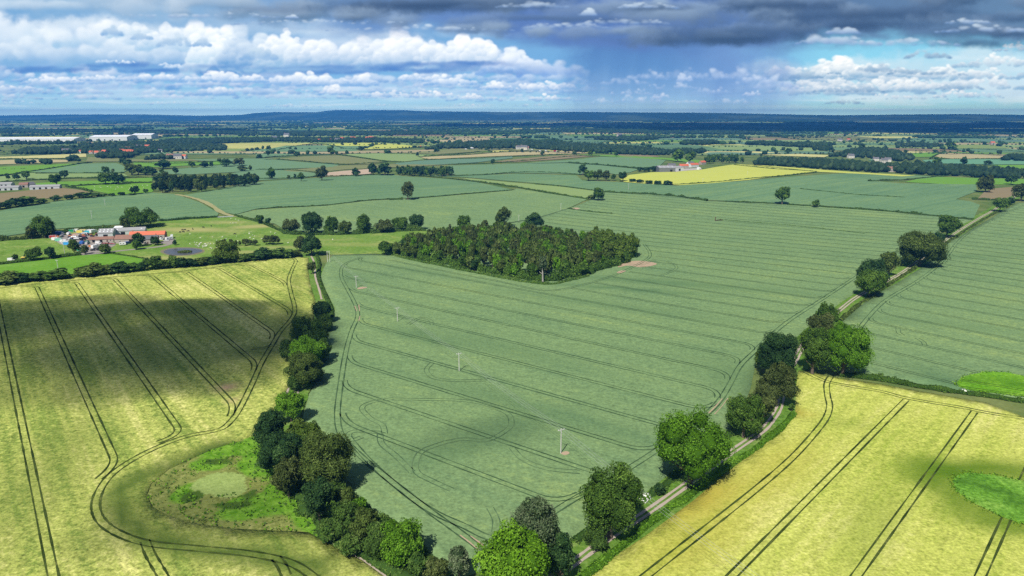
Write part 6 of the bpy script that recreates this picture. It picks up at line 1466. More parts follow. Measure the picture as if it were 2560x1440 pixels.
def building(name, label, a, b, depth, wall, roof, wm, rm, openings=(), cat='building', group=None, chimney=0, lights=0, lean=False, over=0.35):
    """a gabled building whose front foot runs from photograph pixel a to b; parts: wall, roof (> chimney), each door and window"""
    pa, pb = P(*a), P(*b); d = pb - pa; L = math.hypot(d.x, d.y); rz = math.atan2(d.y, d.x)
    z = min(pa.z, pb.z)
    t = empty(name, (pa.x, pa.y, z), rz, label, cat, group)
    return build_on(t, L, depth, wall, roof, wm, rm, openings, chimney, lights, lean, over)
def build_on(t, L, depth, wall, roof, wm, rm, openings=(), chimney=0, lights=0, lean=False, over=0.35):
    bm = bmesh.new()
    if lean: prism(bm, [(0, -0.6), (depth, -0.6), (depth, wall + roof), (0, wall)], 0, L, 'x')
    else: prism(bm, [(0, -0.6), (depth, -0.6), (depth, wall), (depth / 2, wall + roof - 0.05), (0, wall)], 0, L, 'x')
    part('wall', bm, wm, t)
    bm = bmesh.new(); th = 0.16
    if lean: prism(bm, [(-over, wall - 0.02 + 0.03), (depth + over, wall + roof + 0.03), (depth + over, wall + roof + th), (-over, wall + th)], -over, L + over, 'x')
    else:
        s = roof / (depth / 2)
        prism(bm, [(-over, wall - over * s + 0.04), (depth / 2, wall + roof + 0.04), (depth + over, wall - over * s + 0.04), (depth + over, wall - over * s + 0.04 + th), (depth / 2, wall + roof + 0.04 + th), (-over, wall - over * s + 0.04 + th)], -over, L + over, 'x')
    r = part('roof', bm, rm, t)
    for k in range(chimney):
        bm = bmesh.new(); x = L * (0.08 if k == 0 else 0.9); boxm(bm, x - 0.45, x + 0.45, depth / 2 - 0.35, depth / 2 + 0.35, wall + roof - 0.4, wall + roof + 1.3)
        for q in (-0.2, 0.2): cyl(bm, (x + q, depth / 2, wall + roof + 1.45), 0.13, 0.35, 'z', 8)
        part('chimney', bm, BR, r)
    for k in range(lights):
        x = L * (0.12 + 0.76 * k / max(1, lights - 1)); y0 = depth * 0.18; s = roof / (depth / 2)
        for y0 in ((depth * 0.12, depth * 0.30) if lights > 2 and not lean else (depth * 0.2,)):
            bm = bmesh.new(); y1 = y0 + depth * 0.08; zz = lambda y: wall + y * s + 0.04 + th + 0.03
            prism(bm, [(y0, zz(y0)), (y1, zz(y1)), (y1, zz(y1) + 0.05), (y0, zz(y0) + 0.05)], x - 0.6, x + 0.6, 'x'); part('roof_light', bm, plain((0.8, 0.82, 0.82), 0.3, 0.5), r)
    for kind, fx, w_, z0, h_ in openings:
        x = fx * L; bm = bmesh.new()
        if kind == 'window':
            boxm(bm, x - w_ / 2 - 0.08, x + w_ / 2 + 0.08, -0.05, 0.05, z0 - 0.08, z0 + h_ + 0.08); f = part('window', bm, WHT, t)
            bm = bmesh.new(); boxm(bm, x - w_ / 2, x + w_ / 2, -0.09, -0.053, z0, z0 + h_); part('pane', bm, GLASS, f)
        elif kind == 'door':
            boxm(bm, x - w_ / 2, x + w_ / 2, -0.06, 0.04, z0, z0 + h_); f = part('door', bm, WOOD_D, t)
            bm = bmesh.new(); boxm(bm, x + w_ * 0.3, x + w_ * 0.38, -0.1, -0.062, z0 + 1.0, z0 + 1.12); part('handle', bm, CLAD_L, f)
        else:
            boxm(bm, x - w_ / 2, x + w_ / 2, -0.06, 0.05, z0, z0 + h_); part('doorway', bm, DARKO, t)
    return t
W_ = lambda *xs: [('window', x, 1.2, 1.2, 1.2) for x in xs]
building('barn', 'long brick barn under a bright orange tiled roof', (324, 600), (412, 597), 8.5, 4.6, 2.9, BR, R_ORANGE, [('opening', 0.9, 2.2, 0, 2.8)] + W_(0.78, 0.84), chimney=1)
building('shed', 'big grey fibre-cement shed with white roof lights', (246, 596), (283, 594), 17, 5.0, 3.2, CLAD_L, R_GREY, [('opening', 0.5, 4, 0, 3.6)], lights=4)
building('shed', 'long low grey roofed shed joining the orange roofed barn', (284, 588), (363, 584), 11, 4.0, 2.4, CLAD_L, R_GREY, [('opening', 0.3, 4, 0, 3)], lights=2)
building('outbuilding', 'long low brick outbuilding with faded red tiles facing the yard', (222, 607), (284, 604), 7, 2.9, 1.9, BR, R_TILE, [('opening', 0.2, 2.4, 0, 2.3), ('opening', 0.5, 2.4, 0, 2.3), ('door', 0.75, 1.2, 0, 2.1), ('window', 0.88, 1, 1, 1)])
building('barn', 'brown tiled brick barn with a black doorway', (287, 609), (333, 608), 9, 4.2, 3.2, BR, R_TILE, [('opening', 0.9, 3.6, 0, 3.8), ('window', 0.3, 1, 1.4, 1)])
building('farmhouse', 'brick farmhouse with a slate roof behind dark garden trees', (350, 611), (394, 609), 8.5, 4.6, 2.9, BR, R_DARK, [('door', 0.45, 1.1, 0, 2.1)] + [('window', x, 1.2, z, 1.3) for x in (0.15, 0.3, 0.62, 0.8) for z in (0.9, 3.0)], cat='house', chimney=2)
building('shed', 'white roofed lean-to shed behind the long grey shed', (286, 577), (306, 576), 6, 3.2, 0.8, WHT, R_WHITE, [('opening', 0.5, 2, 0, 2)], lean=True)
# grey shed farm in the middle distance
building('shed', 'dark grey clad grain shed on a white base beside the yellow field', (1648, 430.5), (1688, 429.5), 30, 8.5, 3.5, CLAD, R_GREY, [('opening', 0.75, 5, 0, 5)], lights=4)
building('shed', 'pale grey shed joined to the dark grain shed', (1689, 428), (1709, 427), 24, 7, 2.6, CLAD_L, R_GREY, [('opening', 0.5, 5, 0, 5)])
for a, b, lb in (((1672, 419), (1690, 418.5), 'slate roofed farmhouse behind the dark grain shed'), ((1700, 420.5), (1722, 420), 'long red roofed barn behind the pale shed'), ((1728, 418), (1747, 417), 'white house with an orange roof by the pale yard'), ((1722, 413.5), (1736, 413), 'slate roofed house behind the white one'), ((1754, 411), (1765, 410.5), 'red roofed cottage at the end of the farm beside the square wood')):
    building('farmhouse', lb, a, b, 9, 5.0, 3.6, WHT if 'white' in lb else BR, R_DARK if 'slate' in lb else R_RED, W_(0.2, 0.5, 0.8), cat='house', chimney=1)
sheet('farmyard', [(1688, 430), (1712, 427), (1755, 424), (1752, 420), (1712, 422), (1690, 426)], plain((0.45, 0.41, 0.36), 0.9, 0.1), 0.3, 12)
# farm at the left edge
for a, b, dp, lb, rm in (((-25, 477), (46, 474), 16, 'grey roofed cattle shed at the left edge, nearest of three', R_GREY), ((-25, 467), (28, 465), 14, 'grey roofed shed behind the nearest cattle shed', R_GREY), ((74, 474), (149, 471), 12, 'long narrow grey shed by the brown field', R_GREY)):
    building('shed', lb, a, b, dp, 4.2, 2.4, CLAD_L, rm, [('opening', x, 3, 0, 3) for x in (0.15, 0.35, 0.55, 0.75)])
building('barn', 'dark red roofed brick barn between the grey cattle sheds', (48, 469), (70, 468), 10, 4.5, 3.2, BR, R_TILE, [('opening', 0.5, 3, 0, 3)])
building('barn', 'round-shouldered dark barn beside the red roofed one', (68, 468), (90, 466), 12, 4.2, 3.6, BR, R_DARK, [('opening', 0.5, 3, 0, 3)])
# warehouses
building('warehouse', 'very long white roofed warehouse at the left edge', (-70, 354.4), (186, 353.4), 90, 13, 5, WHT, R_WHITE, [('opening', x, 6, 0, 6) for x in (0.35, 0.5, 0.65, 0.8)], over=1.0)
building('warehouse', 'white roofed warehouse, the right one of two on the plain', (224, 351.6), (318, 351.2), 130, 17, 6, WHT, R_WHITE, [('opening', x, 6, 0, 6) for x in (0.2, 0.4, 0.6, 0.8)], over=1.0)
building('warehouse', 'smaller white warehouse joined behind the right one', (330, 347.2), (379, 347), 100, 19, 6, WHT, R_WHITE, [('opening', x, 6, 0, 6) for x in (0.3, 0.7)], over=1.0)
# village houses: one of each built, then copied
def house_proto(wm, rm):
    t = empty('village_house', (0, 0, -400)); build_on(t, 13, 8, 5.0, 3.6, wm, rm, W_(0.2, 0.5, 0.8), 1); return t
HP = [house_proto(BR, R_RED), house_proto(WHT, R_RED), house_proto(RENDER_, R_DARK), house_proto(BR, R_TILE)]
used_h = set()
def house(k, px, py, label, group, rz=None, s=1.0):
    o = HP[k] if k not in used_h else copy_tree(HP[k]); used_h.add(k)
    p = P(px, py); o.location = p; o.rotation_euler = (0, 0, random.uniform(-0.4, 0.4) if rz is None else rz); o.scale = (s, s, s)
    tag(o, label, 'house', group)
for k, px, py, s in ((0, 222, 384, 1), (0, 235, 386, 1.2), (3, 243, 388, 1.3), (0, 253, 384, 1.3), (1, 246, 391, 1), (0, 296, 382, 1.3), (0, 308, 387, 1.7), (0, 318, 386, 1.5), (2, 155, 383, 1.6), (2, 165, 383, 1.3), (1, 191, 383, 1.1), (3, 312, 375, 1.2), (2, 340, 371, 1.4), (1, 361, 370, 1.3), (1, 372, 378, 1), (2, 395, 380, 1), (3, 415, 396, 1.4), (2, 434, 397, 1.5), (1, 451, 396, 1.2)):
    house(k, px, py, 'house among the trees of the village at the left', 'houses of the village at the left', None, s)
for k, px, py, s in ((1, 791, 354, 1.3), (1, 820, 353, 1.2), (2, 836, 355, 1.8), (0, 850, 350, 1.5), (0, 856, 351, 1.2), (0, 876, 349, 1.6), (0, 884, 350, 1.4), (0, 913, 349, 1.5), (0, 921, 348, 1.6), (0, 930, 348, 1.3), (2, 709, 342, 2.2), (2, 680, 349, 1.8)):
    house(k, px, py, 'house in the far village beyond the yellow field', 'houses of the far village', None, s)
for k, px, py, s in ((1, 1292, 373, 1.4), (2, 1302, 374, 1.6), (3, 1310, 374, 1.2), (2, 1545, 342, 2.0), (2, 2122, 395, 1.3), (2, 2183, 402, 1.1), (2, 2205, 407, 1.3), (2, 2212, 404, 1.2), (3, 2219, 429, 1.2), (3, 2199, 419, 0.8), (0, 2097, 353, 1.4), (0, 2119, 352, 1.2), (0, 2478, 361, 1.3), (2, 2245, 402, 0.9)):
    house(2 if s > 1.3 else k, px, py, 'lone house half hidden by far trees near the road and the belt of woodland', 'scattered houses by the woodland', None, s)

# ---------------------------------------------------------------- yard, pond, paths
M_YARD = newmat('yard_gravel'); _p = pos(); surf(diffuse(mixc(noise(_p, 0.35, 5, 0.7), (0.20, 0.175, 0.15), (0.36, 0.325, 0.29))))
sheet('scrap_yard', [(128, 594), (180, 584), (245, 590), (285, 606), (290, 612), (262, 628), (230, 634), (200, 636), (178, 616), (150, 610)], M_YARD, 0.05, 7)
ribbons('drive', [(catmull(W2([(432, 598), (430, 607), (412, 614), (380, 619), (340, 623), (300, 627), (250, 633), (205, 637)]), 4), 5.0, 0.3)], M_YARD, 0.07)
sheet('drive', [(398, 604), (430, 598), (438, 602), (428, 610), (404, 610)], M_YARD, 0.10, 6)
mw = newmat('pond_water'); nb = noise(pos(), 1.2, 3, 0.6); surf(princ((0.075, 0.078, 0.085), 0.30, 0.22, 0, bump(nb, 0.12, 0.05)))
sheet('pond_bank', [(400, 629), (418, 621), (455, 618), (495, 620), (512, 627), (500, 634), (470, 639), (425, 639)], plain((0.19, 0.175, 0.105), 0.95, 0.1), 0.03, 4, True)
sheet('pond_water', [(409, 630), (424, 623), (456, 621), (490, 622), (506, 627), (494, 632), (468, 637), (428, 637)], mw, 0.12, 4, True)
def reeds():
    p = P(462, 631); g = np.random.default_rng(2); n = 700; a = g.uniform(0, 6.28, n); r = np.sqrt(g.uniform(0, 1, n))
    Pt = np.column_stack([np.cos(a) * r * 6.2, np.sin(a) * r * 3.6, g.uniform(0.1, 1.3, n)])
    v, f = card_faces(Pt, np.column_stack([g.normal(0, 1, n), g.normal(0, 1, n), np.full(n, 0.4)]), np.full(n, 0.8), g)
    o = link('reed_bed', mesh_np('reed_bed', v, f, False, {'tone': ('FLOAT', 'POINT', np.repeat(g.uniform(0.3, 0.9, n), 4))}), LEAF['olive']); o.location = p
    tag(o, 'islet of reeds in the middle of the pond', 'reeds')
reeds()

# ---------------------------------------------------------------- vehicles
TYRE = plain((0.018, 0.018, 0.018), 0.9, 0.1); RIM = plain((0.45, 0.45, 0.46), 0.4, 0.5)
def paint(c): return plain(c, 0.35, 0.5, 0, 0.08)
def wheel(parent, c, r, w=0.24):
    bm = bmesh.new(); cyl(bm, (0, 0, 0), r, w); o = part('wheel', bm, TYRE, parent); o.location = c
    bm = bmesh.new(); cyl(bm, (0, 0, 0), r * 0.55, w + 0.03); part('rim', bm, RIM, o)
def new_proto(name): return empty(name, (0, 0, -500))
def v_car():
    t = new_proto('parked_car')
    bm = bmesh.new(); prism(bm, [(-2.1, 0.35), (2.1, 0.35), (2.15, 0.62), (2.0, 0.85), (1.0, 0.95), (0.45, 1.42), (-1.2, 1.45), (-1.95, 0.95), (-2.15, 0.88)], -0.86, 0.86); part('body', bm, None, t, True)
    bm = bmesh.new(); prism(bm, [(0.85, 0.98), (0.42, 1.36), (-1.12, 1.38), (-1.62, 1.0)], -0.875, 0.875)
    part('side_glass', bm, GLASS, t)
    bm = bmesh.new(); prism(bm, [(1.06, 0.97), (0.50, 1.40), (0.54, 1.43), (1.12, 1.0)], -0.74, 0.74); part('windscreen', bm, GLASS, t)
    for s in (-1, 1):
        bm = bmesh.new(); boxm(bm, 2.06, 2.16, s * 0.62 - 0.18, s * 0.62 + 0.18, 0.64, 0.78); part('headlight', bm, plain((0.8, 0.8, 0.78), 0.2, 0.6), t)
        for x in (-1.3, 1.32): wheel(t, (x, s * 0.80, 0.32), 0.32)
    return t
def v_van():
    t = new_proto('parked_van')
    bm = bmesh.new(); prism(bm, [(-2.7, 0.4), (2.6, 0.4), (2.65, 1.0), (2.0, 1.25), (1.45, 2.2), (1.2, 2.35), (-2.7, 2.35)], -0.98, 0.98); part('body', bm, None, t, True)
    bm = bmesh.new(); prism(bm, [(2.06, 1.26), (1.52, 2.16), (1.57, 2.18), (2.12, 1.28)], -0.85, 0.85); part('windscreen', bm, GLASS, t)
    bm = bmesh.new(); prism(bm, [(1.85, 1.3), (1.42, 2.05), (0.75, 2.05), (0.75, 1.3)], -0.995, 0.995); part('side_glass', bm, GLASS, t)
    for s in (-1, 1):
        for x in (-1.7, 1.7): wheel(t, (x, s * 0.88, 0.36), 0.36)
    return t
def v_lorry():
    t = new_proto('lorry')
    bm = bmesh.new(); boxm(bm, -4.2, 1.9, -1.25, 1.25, 1.05, 3.8); part('cargo_box', bm, None, t, True)
    bm = bmesh.new(); prism(bm, [(2.0, 0.6), (4.0, 0.6), (4.05, 1.6), (3.75, 3.0), (2.0, 3.05)], -1.2, 1.2); part('cab', bm, WHT, t)
    bm = bmesh.new(); prism(bm, [(4.07, 1.66), (3.80, 2.85), (3.85, 2.87), (4.12, 1.68)], -1.05, 1.05); part('windscreen', bm, GLASS, t)
    bm = bmesh.new(); boxm(bm, -4.2, 2.2, -0.9, 0.9, 0.7, 1.03); part('chassis', bm, DARKO, t)
    for s in (-1, 1):
        for x in (-3.2, -2.1, 3.1): wheel(t, (x, s * 1.05, 0.5), 0.5, 0.3)
    return t
def v_caravan():
    t = new_proto('caravan')
    bm = bmesh.new(); prism(bm, [(-2.7, 0.55), (2.6, 0.55), (2.9, 1.1), (2.7, 2.3), (2.3, 2.6), (-2.4, 2.6), (-2.8, 2.2)], -1.12, 1.12); part('body', bm, None, t, True)
    for x in (-1.5, 0.9):
        bm = bmesh.new(); boxm(bm, x - 0.55, x + 0.55, -1.14, 1.14, 1.35, 2.0); part('window', bm, GLASS, t)
    bm = bmesh.new(); boxm(bm, 2.8, 4.0, -0.06, 0.06, 0.5, 0.6); cyl(bm, (3.7, 0, 0.28), 0.2, 0.1); part('drawbar', bm, CLAD, t)
    for s in (-1, 1): wheel(t, (0, s * 1.0, 0.34), 0.34)
    return t
def v_motorhome():
    t = new_proto('motorhome')
    bm = bmesh.new(); prism(bm, [(-3.6, 0.5), (3.2, 0.5), (3.3, 1.2), (2.7, 1.4), (2.35, 2.0), (2.9, 2.3), (2.7, 3.0), (-3.6, 3.0)], -1.15, 1.15); part('body', bm, None, t, True)
    bm = bmesh.new(); prism(bm, [(2.76, 1.42), (2.42, 1.98), (2.47, 2.0), (2.82, 1.44)], -1.0, 1.0); part('windscreen', bm, GLASS, t)
    for x in (-2.2, 0.4):
        bm = bmesh.new(); boxm(bm, x - 0.6, x + 0.6, -1.17, 1.17, 1.6, 2.2); part('window', bm, GLASS, t)
    for s in (-1, 1):
        for x in (-2.0, 2.1): wheel(t, (x, s * 1.02, 0.36), 0.36)
    return t
def v_container():
    t = new_proto('container')
    bm = bmesh.new(); n = 24; pr = []
    for k in range(n): x = -3.0 + 6.0 * k / n; o = 0.0 if k % 2 else 0.05; pr += [(x, -1.2 + o), (x + 6.0 / n, -1.2 + o)]
    pr = pr + [(-q[0], -q[1]) for q in pr]
    a = [bm.verts.new((q[0], q[1], 0.12)) for q in pr]; b = [bm.verts.new((q[0], q[1], 2.55)) for q in pr]; m = len(pr)
    bm.faces.new(a[::-1]); bm.faces.new(b)
    for i in range(m): bm.faces.new((a[i], a[(i + 1) % m], b[(i + 1) % m], b[i]))
    part('box', bm, None, t, True)
    bm = bmesh.new()
    for x in (-3.02, 3.02):
        for y in (-1.2, 1.2): boxm(bm, x - 0.1, x + 0.1, y - 0.1, y + 0.1, 0, 2.66)
    for z in (0.02, 2.56):
        for y in (-1.2, 1.2): boxm(bm, -2.9, 2.9, y - 0.07, y + 0.07, z, z + 0.1)
    part('frame', bm, CLAD_L, t)
    for s in (-0.56, 0.56):
        bm = bmesh.new(); boxm(bm, 3.03, 3.09, s - 0.5, s + 0.5, 0.2, 2.45); d = part('door', bm, CLAD_L, t)
        bm = bmesh.new(); boxm(bm, 3.10, 3.13, s - 0.03, s + 0.03, 0.3, 2.35); part('handle', bm, CLAD, d)
    return t
def v_tractor():
    t = new_proto('tractor')
    bm = bmesh.new(); prism(bm, [(-0.6, 0.7), (1.9, 0.7), (1.95, 1.35), (0.4, 1.55), (-0.6, 1.5)], -0.4, 0.4); part('bonnet', bm, None, t, True)
    bm = bmesh.new(); prism(bm, [(-1.3, 1.2), (0.3, 1.2), (0.1, 2.5), (-1.15, 2.5)], -0.7, 0.7); part('cab', bm, GLASS, t)
    bm = bmesh.new(); boxm(bm, -1.3, 0.25, -0.78, 0.78, 2.52, 2.66); part('cab_roof', bm, None, t, True)
    for s in (-1, 1): wheel(t, (-0.9, s * 0.85, 0.82), 0.82, 0.45); wheel(t, (1.4, s * 0.75, 0.5), 0.5, 0.32)
    return t
def v_digger():
    t = new_proto('digger')
    bm = bmesh.new()
    for s in (-1, 1): prism(bm, [(-1.6, 0.05), (1.6, 0.05), (1.9, 0.4), (1.6, 0.8), (-1.6, 0.8), (-1.9, 0.4)], s * 1.0 - 0.28, s * 1.0 + 0.28)
    boxm(bm, -0.9, 0.9, -0.72, 0.72, 0.3, 0.9); part('tracks', bm, TYRE, t)
    bm = bmesh.new(); boxm(bm, -1.9, 1.0, -1.2, 1.2, 0.95, 1.75); part('body', bm, None, t, True)
    bm = bmesh.new(); prism(bm, [(-0.2, 1.76), (1.1, 1.76), (0.9, 2.9), (-0.2, 2.9)], 0.15, 1.15); part('cab', bm, GLASS, t)
    bm = bmesh.new(); tube(bm, [(0.9, -0.3, 1.6), (2.6, -0.3, 3.4), (4.2, -0.3, 3.0)], [0.25, 0.25, 0.2], 4); tube(bm, [(4.2, -0.3, 3.0), (4.6, -0.3, 1.0)], [0.2, 0.15], 4); part('arm', bm, None, t, True)
    bm = bmesh.new(); prism(bm, [(4.2, 0.2), (4.9, 0.1), (5.0, 0.9), (4.5, 1.0)], -0.8, 0.2); part('bucket', bm, CLAD, t)
    return t
def v_trailer():
    t = new_proto('flat_trailer')
    bm = bmesh.new(); boxm(bm, -3, 3, -1.1, 1.1, 0.8, 0.95); boxm(bm, 3, 4.2, -0.08, 0.08, 0.7, 0.8); part('deck', bm, None, t, True)
    bm = bmesh.new(); boxm(bm, -3.05, -2.95, -1.1, 1.1, 0.97, 1.6); boxm(bm, 2.95, 3.05, -1.1, 1.1, 0.97, 1.9); part('end_rail', bm, CLAD, t)
    for s in (-1, 1):
        for x in (-1.2, -0.3): wheel(t, (x, s * 0.95, 0.4), 0.4)
    return t
def v_tank():
    t = new_proto('storage_tank')
    bm = bmesh.new(); cyl(bm, (0, 0, 1.3), 1.1, 4.6, 'x', 18); part('vessel', bm, None, t, True)
    for x in (-1.5, 1.5):
        bm = bmesh.new(); boxm(bm, x - 0.15, x + 0.15, -0.9, 0.9, 0, 0.6); part('cradle', bm, CLAD, t)
    bm = bmesh.new(); cyl(bm, (0.6, 0, 2.5), 0.3, 0.3, 'z', 10); part('lid', bm, CLAD_L, t)
    return t
def v_skip():
    t = new_proto('skip')
    bm = bmesh.new(); prism(bm, [(-1.2, 0), (1.2, 0), (1.9, 1.3), (-1.9, 1.3)], -0.9, 0.9); part('hopper', bm, None, t, True)
    bm = bmesh.new(); prism(bm, [(-1.7, 1.32), (-0.8, 1.7), (0.2, 1.5), (1.0, 1.85), (1.7, 1.32)], -0.8, 0.8); part('scrap_load', bm, plain((0.20, 0.15, 0.12), 0.9, 0.1, 0, 0.4, 3), t)
    return t
MAKE = dict(car=v_car, van=v_van, lorry=v_lorry, caravan=v_caravan, motorhome=v_motorhome, container=v_container, tractor=v_tractor, digger=v_digger, trailer=v_trailer, tank=v_tank, skip=v_skip)
VP, VUSED = {}, set()
def recolor(o, m):
    for ch in o.children:
        for sl in ch.material_slots:
            if sl.link == 'OBJECT': sl.material = m
        recolor(ch, m)
CATV = dict(container='container', tank='tank', skip='skip', trailer='trailer', tractor='tractor', digger='digger', lorry='lorry', van='van', caravan='caravan', motorhome='motorhome', car='car')
def veh(kind, px, py, rz, col, label, group=None, s=1.0, dz=0.12):
    if kind not in VP: VP[kind] = MAKE[kind]()
    o = VP[kind] if kind not in VUSED else copy_tree(VP[kind])
    VUSED.add(kind)
    p = P(px, py); o.location = (p.x, p.y, p.z + dz); o.rotation_euler = (0, 0, rz); o.scale = (s, s, s)
    tag(o, label, CATV[kind], group); recolor(o, paint(col)); return o
Wc, Bk, Gy, Rd, Bl, Or, Yl, Gn, Cy = (0.80, 0.80, 0.78), (0.02, 0.02, 0.022), (0.30, 0.31, 0.32), (0.42, 0.03, 0.025), (0.03, 0.12, 0.42), (0.72, 0.22, 0.03), (0.80, 0.62, 0.12), (0.02, 0.30, 0.13), (0.06, 0.50, 0.60)
for a in (('container', 138, 600, 0.0, Wc, 'white container at the left end of the container row'), ('container', 147, 602.5, 0.1, (0.18, 0.55, 0.38), 'mint green container second in the container row'), ('container', 159, 605.5, 0.0, Wc, 'white container in the middle of the container row'), ('container', 164, 609, 0.05, Wc, 'white container behind the bright blue one'), ('container', 167, 612, 0.05, (0.05, 0.36, 0.75), 'bright blue container at the near corner of the yard'),
          ('container', 133, 595, 0.2, Rd, 'dull red container behind the white ones'), ('container', 200, 582, 0.1, Yl, 'pale yellow container, left one of a pair'), ('container', 208, 580, 0.1, Yl, 'pale yellow container, right one of a pair'), ('container', 219, 583, 0.1, Cy, 'turquoise container beside the yellow pair'), ('container', 226, 580, 0.0, Wc, 'white container behind the turquoise one'), ('container', 178, 580, 0.1, Gn, 'dark green container along the rear hedge'), ('container', 188, 579, 0.05, Wc, 'white container along the rear hedge'),
          ('lorry', 235, 583, 1.3, Wc, 'white box lorry beside the big grey shed'), ('lorry', 240, 622, 1.35, Wc, 'white lorry parked at the yard entrance'), ('van', 247, 610, 0.1, Wc, 'white van in the middle of the yard'), ('van', 254, 604, 0.0, Wc, 'white van before the low brick outbuilding'), ('caravan', 307, 613, 0.4, Wc, 'white caravan on the lawn by the brown barn'), ('van', 319, 610, 1.2, Bl, 'blue van beside the lawn caravan'), ('caravan', 212, 588, 0.5, Wc, 'white caravan in the upper scrap yard'), ('caravan', 205, 591, 0.9, Gy, 'grey caravan in the upper scrap yard'),
          ('motorhome', 424, 600, 1.0, Wc, 'white motor home nearest the grass at the end of the drive'), ('motorhome', 430, 595, 2.0, Wc, 'white motor home parked behind another one'), ('van', 401, 600, 0.2, Wc, 'white van against the brick end of the orange roofed barn'), ('car', 416, 603, 0.3, Wc, 'white car between the van and the motor homes'), ('car', 409, 599, 0.1, Gy, 'grey car beside the white van at the barn'),
          ('tractor', 222, 589, 0.4, Rd, 'red tractor by the turquoise container'), ('tractor', 241, 590, 2.6, Rd, 'red tractor before the big grey shed'), ('tractor', 231, 592, 1.0, Or, 'orange tractor in the upper yard'), ('digger', 177, 593, 0.6, Or, 'orange digger in the middle of the scrap yard'), ('digger', 60, 647, 0.3, Yl, 'yellow digger in the hedge below the left pasture'), ('van', 29, 652, 0.2, Wc, 'white van in the hedge gap by the yellow digger'), ('skip', 227, 617, 0.3, Or, 'orange skip beside the white entrance lorry'),
          ('container', 201, 626, 1.5, (0.03, 0.42, 0.22), 'tall green container by the yard gate'), ('car', 232, 627, 0.1, Bk, 'black car at the yard entrance'), ('car', 247, 626, 0.1, Bk, 'black car behind the white entrance lorry'), ('trailer', 264, 610, 0.05, Rd, 'red flat trailer before the outbuilding'), ('trailer', 260, 614, 0.05, (0.03, 0.15, 0.10), 'dark green flat trailer by the yard entrance'), ('trailer', 280, 611, 0.1, Rd, 'red flat trailer beside the lawn'), ('tank', 185, 596, 0.4, Wc, 'white tank on cradles in the scrap yard'), ('tank', 192, 600, 0.2, Gy, 'grey tank on cradles in the scrap yard'), ('digger', 266, 604, 2.8, Or, 'orange digger before the outbuilding'), ('lorry', 150, 588, 0.1, Bl, 'blue lorry along the rear hedge')):
    veh(*a)
g_ = random.Random(77)
for k in range(46):
    px, py = g_.uniform(136, 220), g_.uniform(585, 601)
    if k > 34: px, py = g_.uniform(180, 222), g_.uniform(599, 614)
    kind = g_.choice(['car', 'car', 'van', 'skip', 'car', 'tank', 'trailer'])
    c = g_.choice([Wc, Gy, Gy, Bk, Rd, Bl, Wc, (0.5, 0.5, 0.5), Or, (0.05, 0.2, 0.12), (0.25, 0.2, 0.16), Bk])
    veh(kind, px, py, g_.uniform(0, 6.28), c, 'scrapped vehicle or bin jammed among others in the scrap yard', 'scrap crowding the yard', g_.uniform(0.85, 1.15))
def scrap_heap():
    p = P(190, 590); g = np.random.default_rng(5); v, f = ICO2
    r = 1 + 0.18 * g.normal(0, 1, (len(v), 1)); w_ = v * r * (6.0, 4.0, 2.6); w_[:, 2] = np.maximum(w_[:, 2], -0.3)
    o = link('rubble_heap', mesh_np('rubble_heap', w_, f), plain((0.30, 0.24, 0.19), 0.95, 0.1, 0, 0.35, 1.5)); o.location = p; tag(o, 'brown heap of rubble in the scrap yard', 'heap')
scrap_heap()
for px, py, lb in ((1052, 366, 'van'), (1062, 365, 'car'), (1116, 368, 'lorry'), (1128, 369, 'lorry'), (1100, 369, 'car'), (1110, 369, 'car'), (1165, 374, 'van'), (1180, 372, 'lorry'), (1213, 369, 'lorry'), (1325, 376, 'car'), (1350, 378, 'van'), (1365, 378, 'van'), (1388, 380, 'lorry'), (1330, 375, 'van'), (1080, 366, 'car')):
    veh(lb, px, py, 0.1, Bl if px == 1213 else Rd if px == 1388 else Or if px == 1052 else Wc, {1213: 'blue lorry on the far road', 1388: 'red lorry on the far road', 1052: 'orange van on the far road'}.get(px, 'white vehicle on the far road beside the woodland'), None if px in (1213, 1388, 1052) else 'white vehicles on the far road', 1.25, 0.6)
ribbons('road', [(W2([(1030, 365), (1080, 367), (1130, 370), (1200, 373), (1270, 375), (1330, 377), (1400, 381), (1450, 383)]), 16, 0.0)], plain((0.06, 0.06, 0.065), 0.9, 0.2), 0.35)
veh('van', 1745, 425.5, 0.2, Wc, 'white van on the pale farmyard by the yellow field', None, 1.2, 0.4)
veh('lorry', 1747, 423, 0.1, Wc, 'white lorry on the pale farmyard by the yellow field', None, 1.0, 0.4)

# ---------------------------------------------------------------- poles and wires
POLE = plain((0.58, 0.56, 0.52), 0.9, 0.1, 0, 0.2, 1.5)
def pole_parts(t, h, double=False):
    for dx in ((-0.9, 0.9) if double else (0.0,)):
        bm = bmesh.new(); tube(bm, [(dx, 0, -1), (dx, 0, h * 0.5), (dx, 0, h)], [0.21, 0.19, 0.16], 8); part('pole', bm, POLE, t)
    bm = bmesh.new(); boxm(bm, -1.35, 1.35, -0.09, 0.09, h - 0.40, h - 0.22); part('crossarm', bm, POLE, t)
    for x in (-1.2, 0, 1.2):
        bm = bmesh.new(); z = h - 0.2 if x else h + 0.02; cyl(bm, (x, 0, z + 0.14), 0.09, 0.26, 'z', 8); part('insulator', bm, plain((0.75, 0.74, 0.70), 0.3, 0.5), t)
line1 = [(822, 655, 628), (891, 719, 690), (994, 803, 769), (1148, 927, 883), (1402, 1133, 1073)]
LB = ['double wooden pole at the barley corner by the footpath hedge', 'wooden power pole by a patch of bare soil, farthest of four in the wheat', 'wooden power pole, second farthest of the four in the wheat', 'wooden power pole in the middle of the wheat beside a looping track', 'nearest wooden power pole in the wheat, with bare soil at its foot']
pts1 = [P(a, b) for a, b, c in line1]
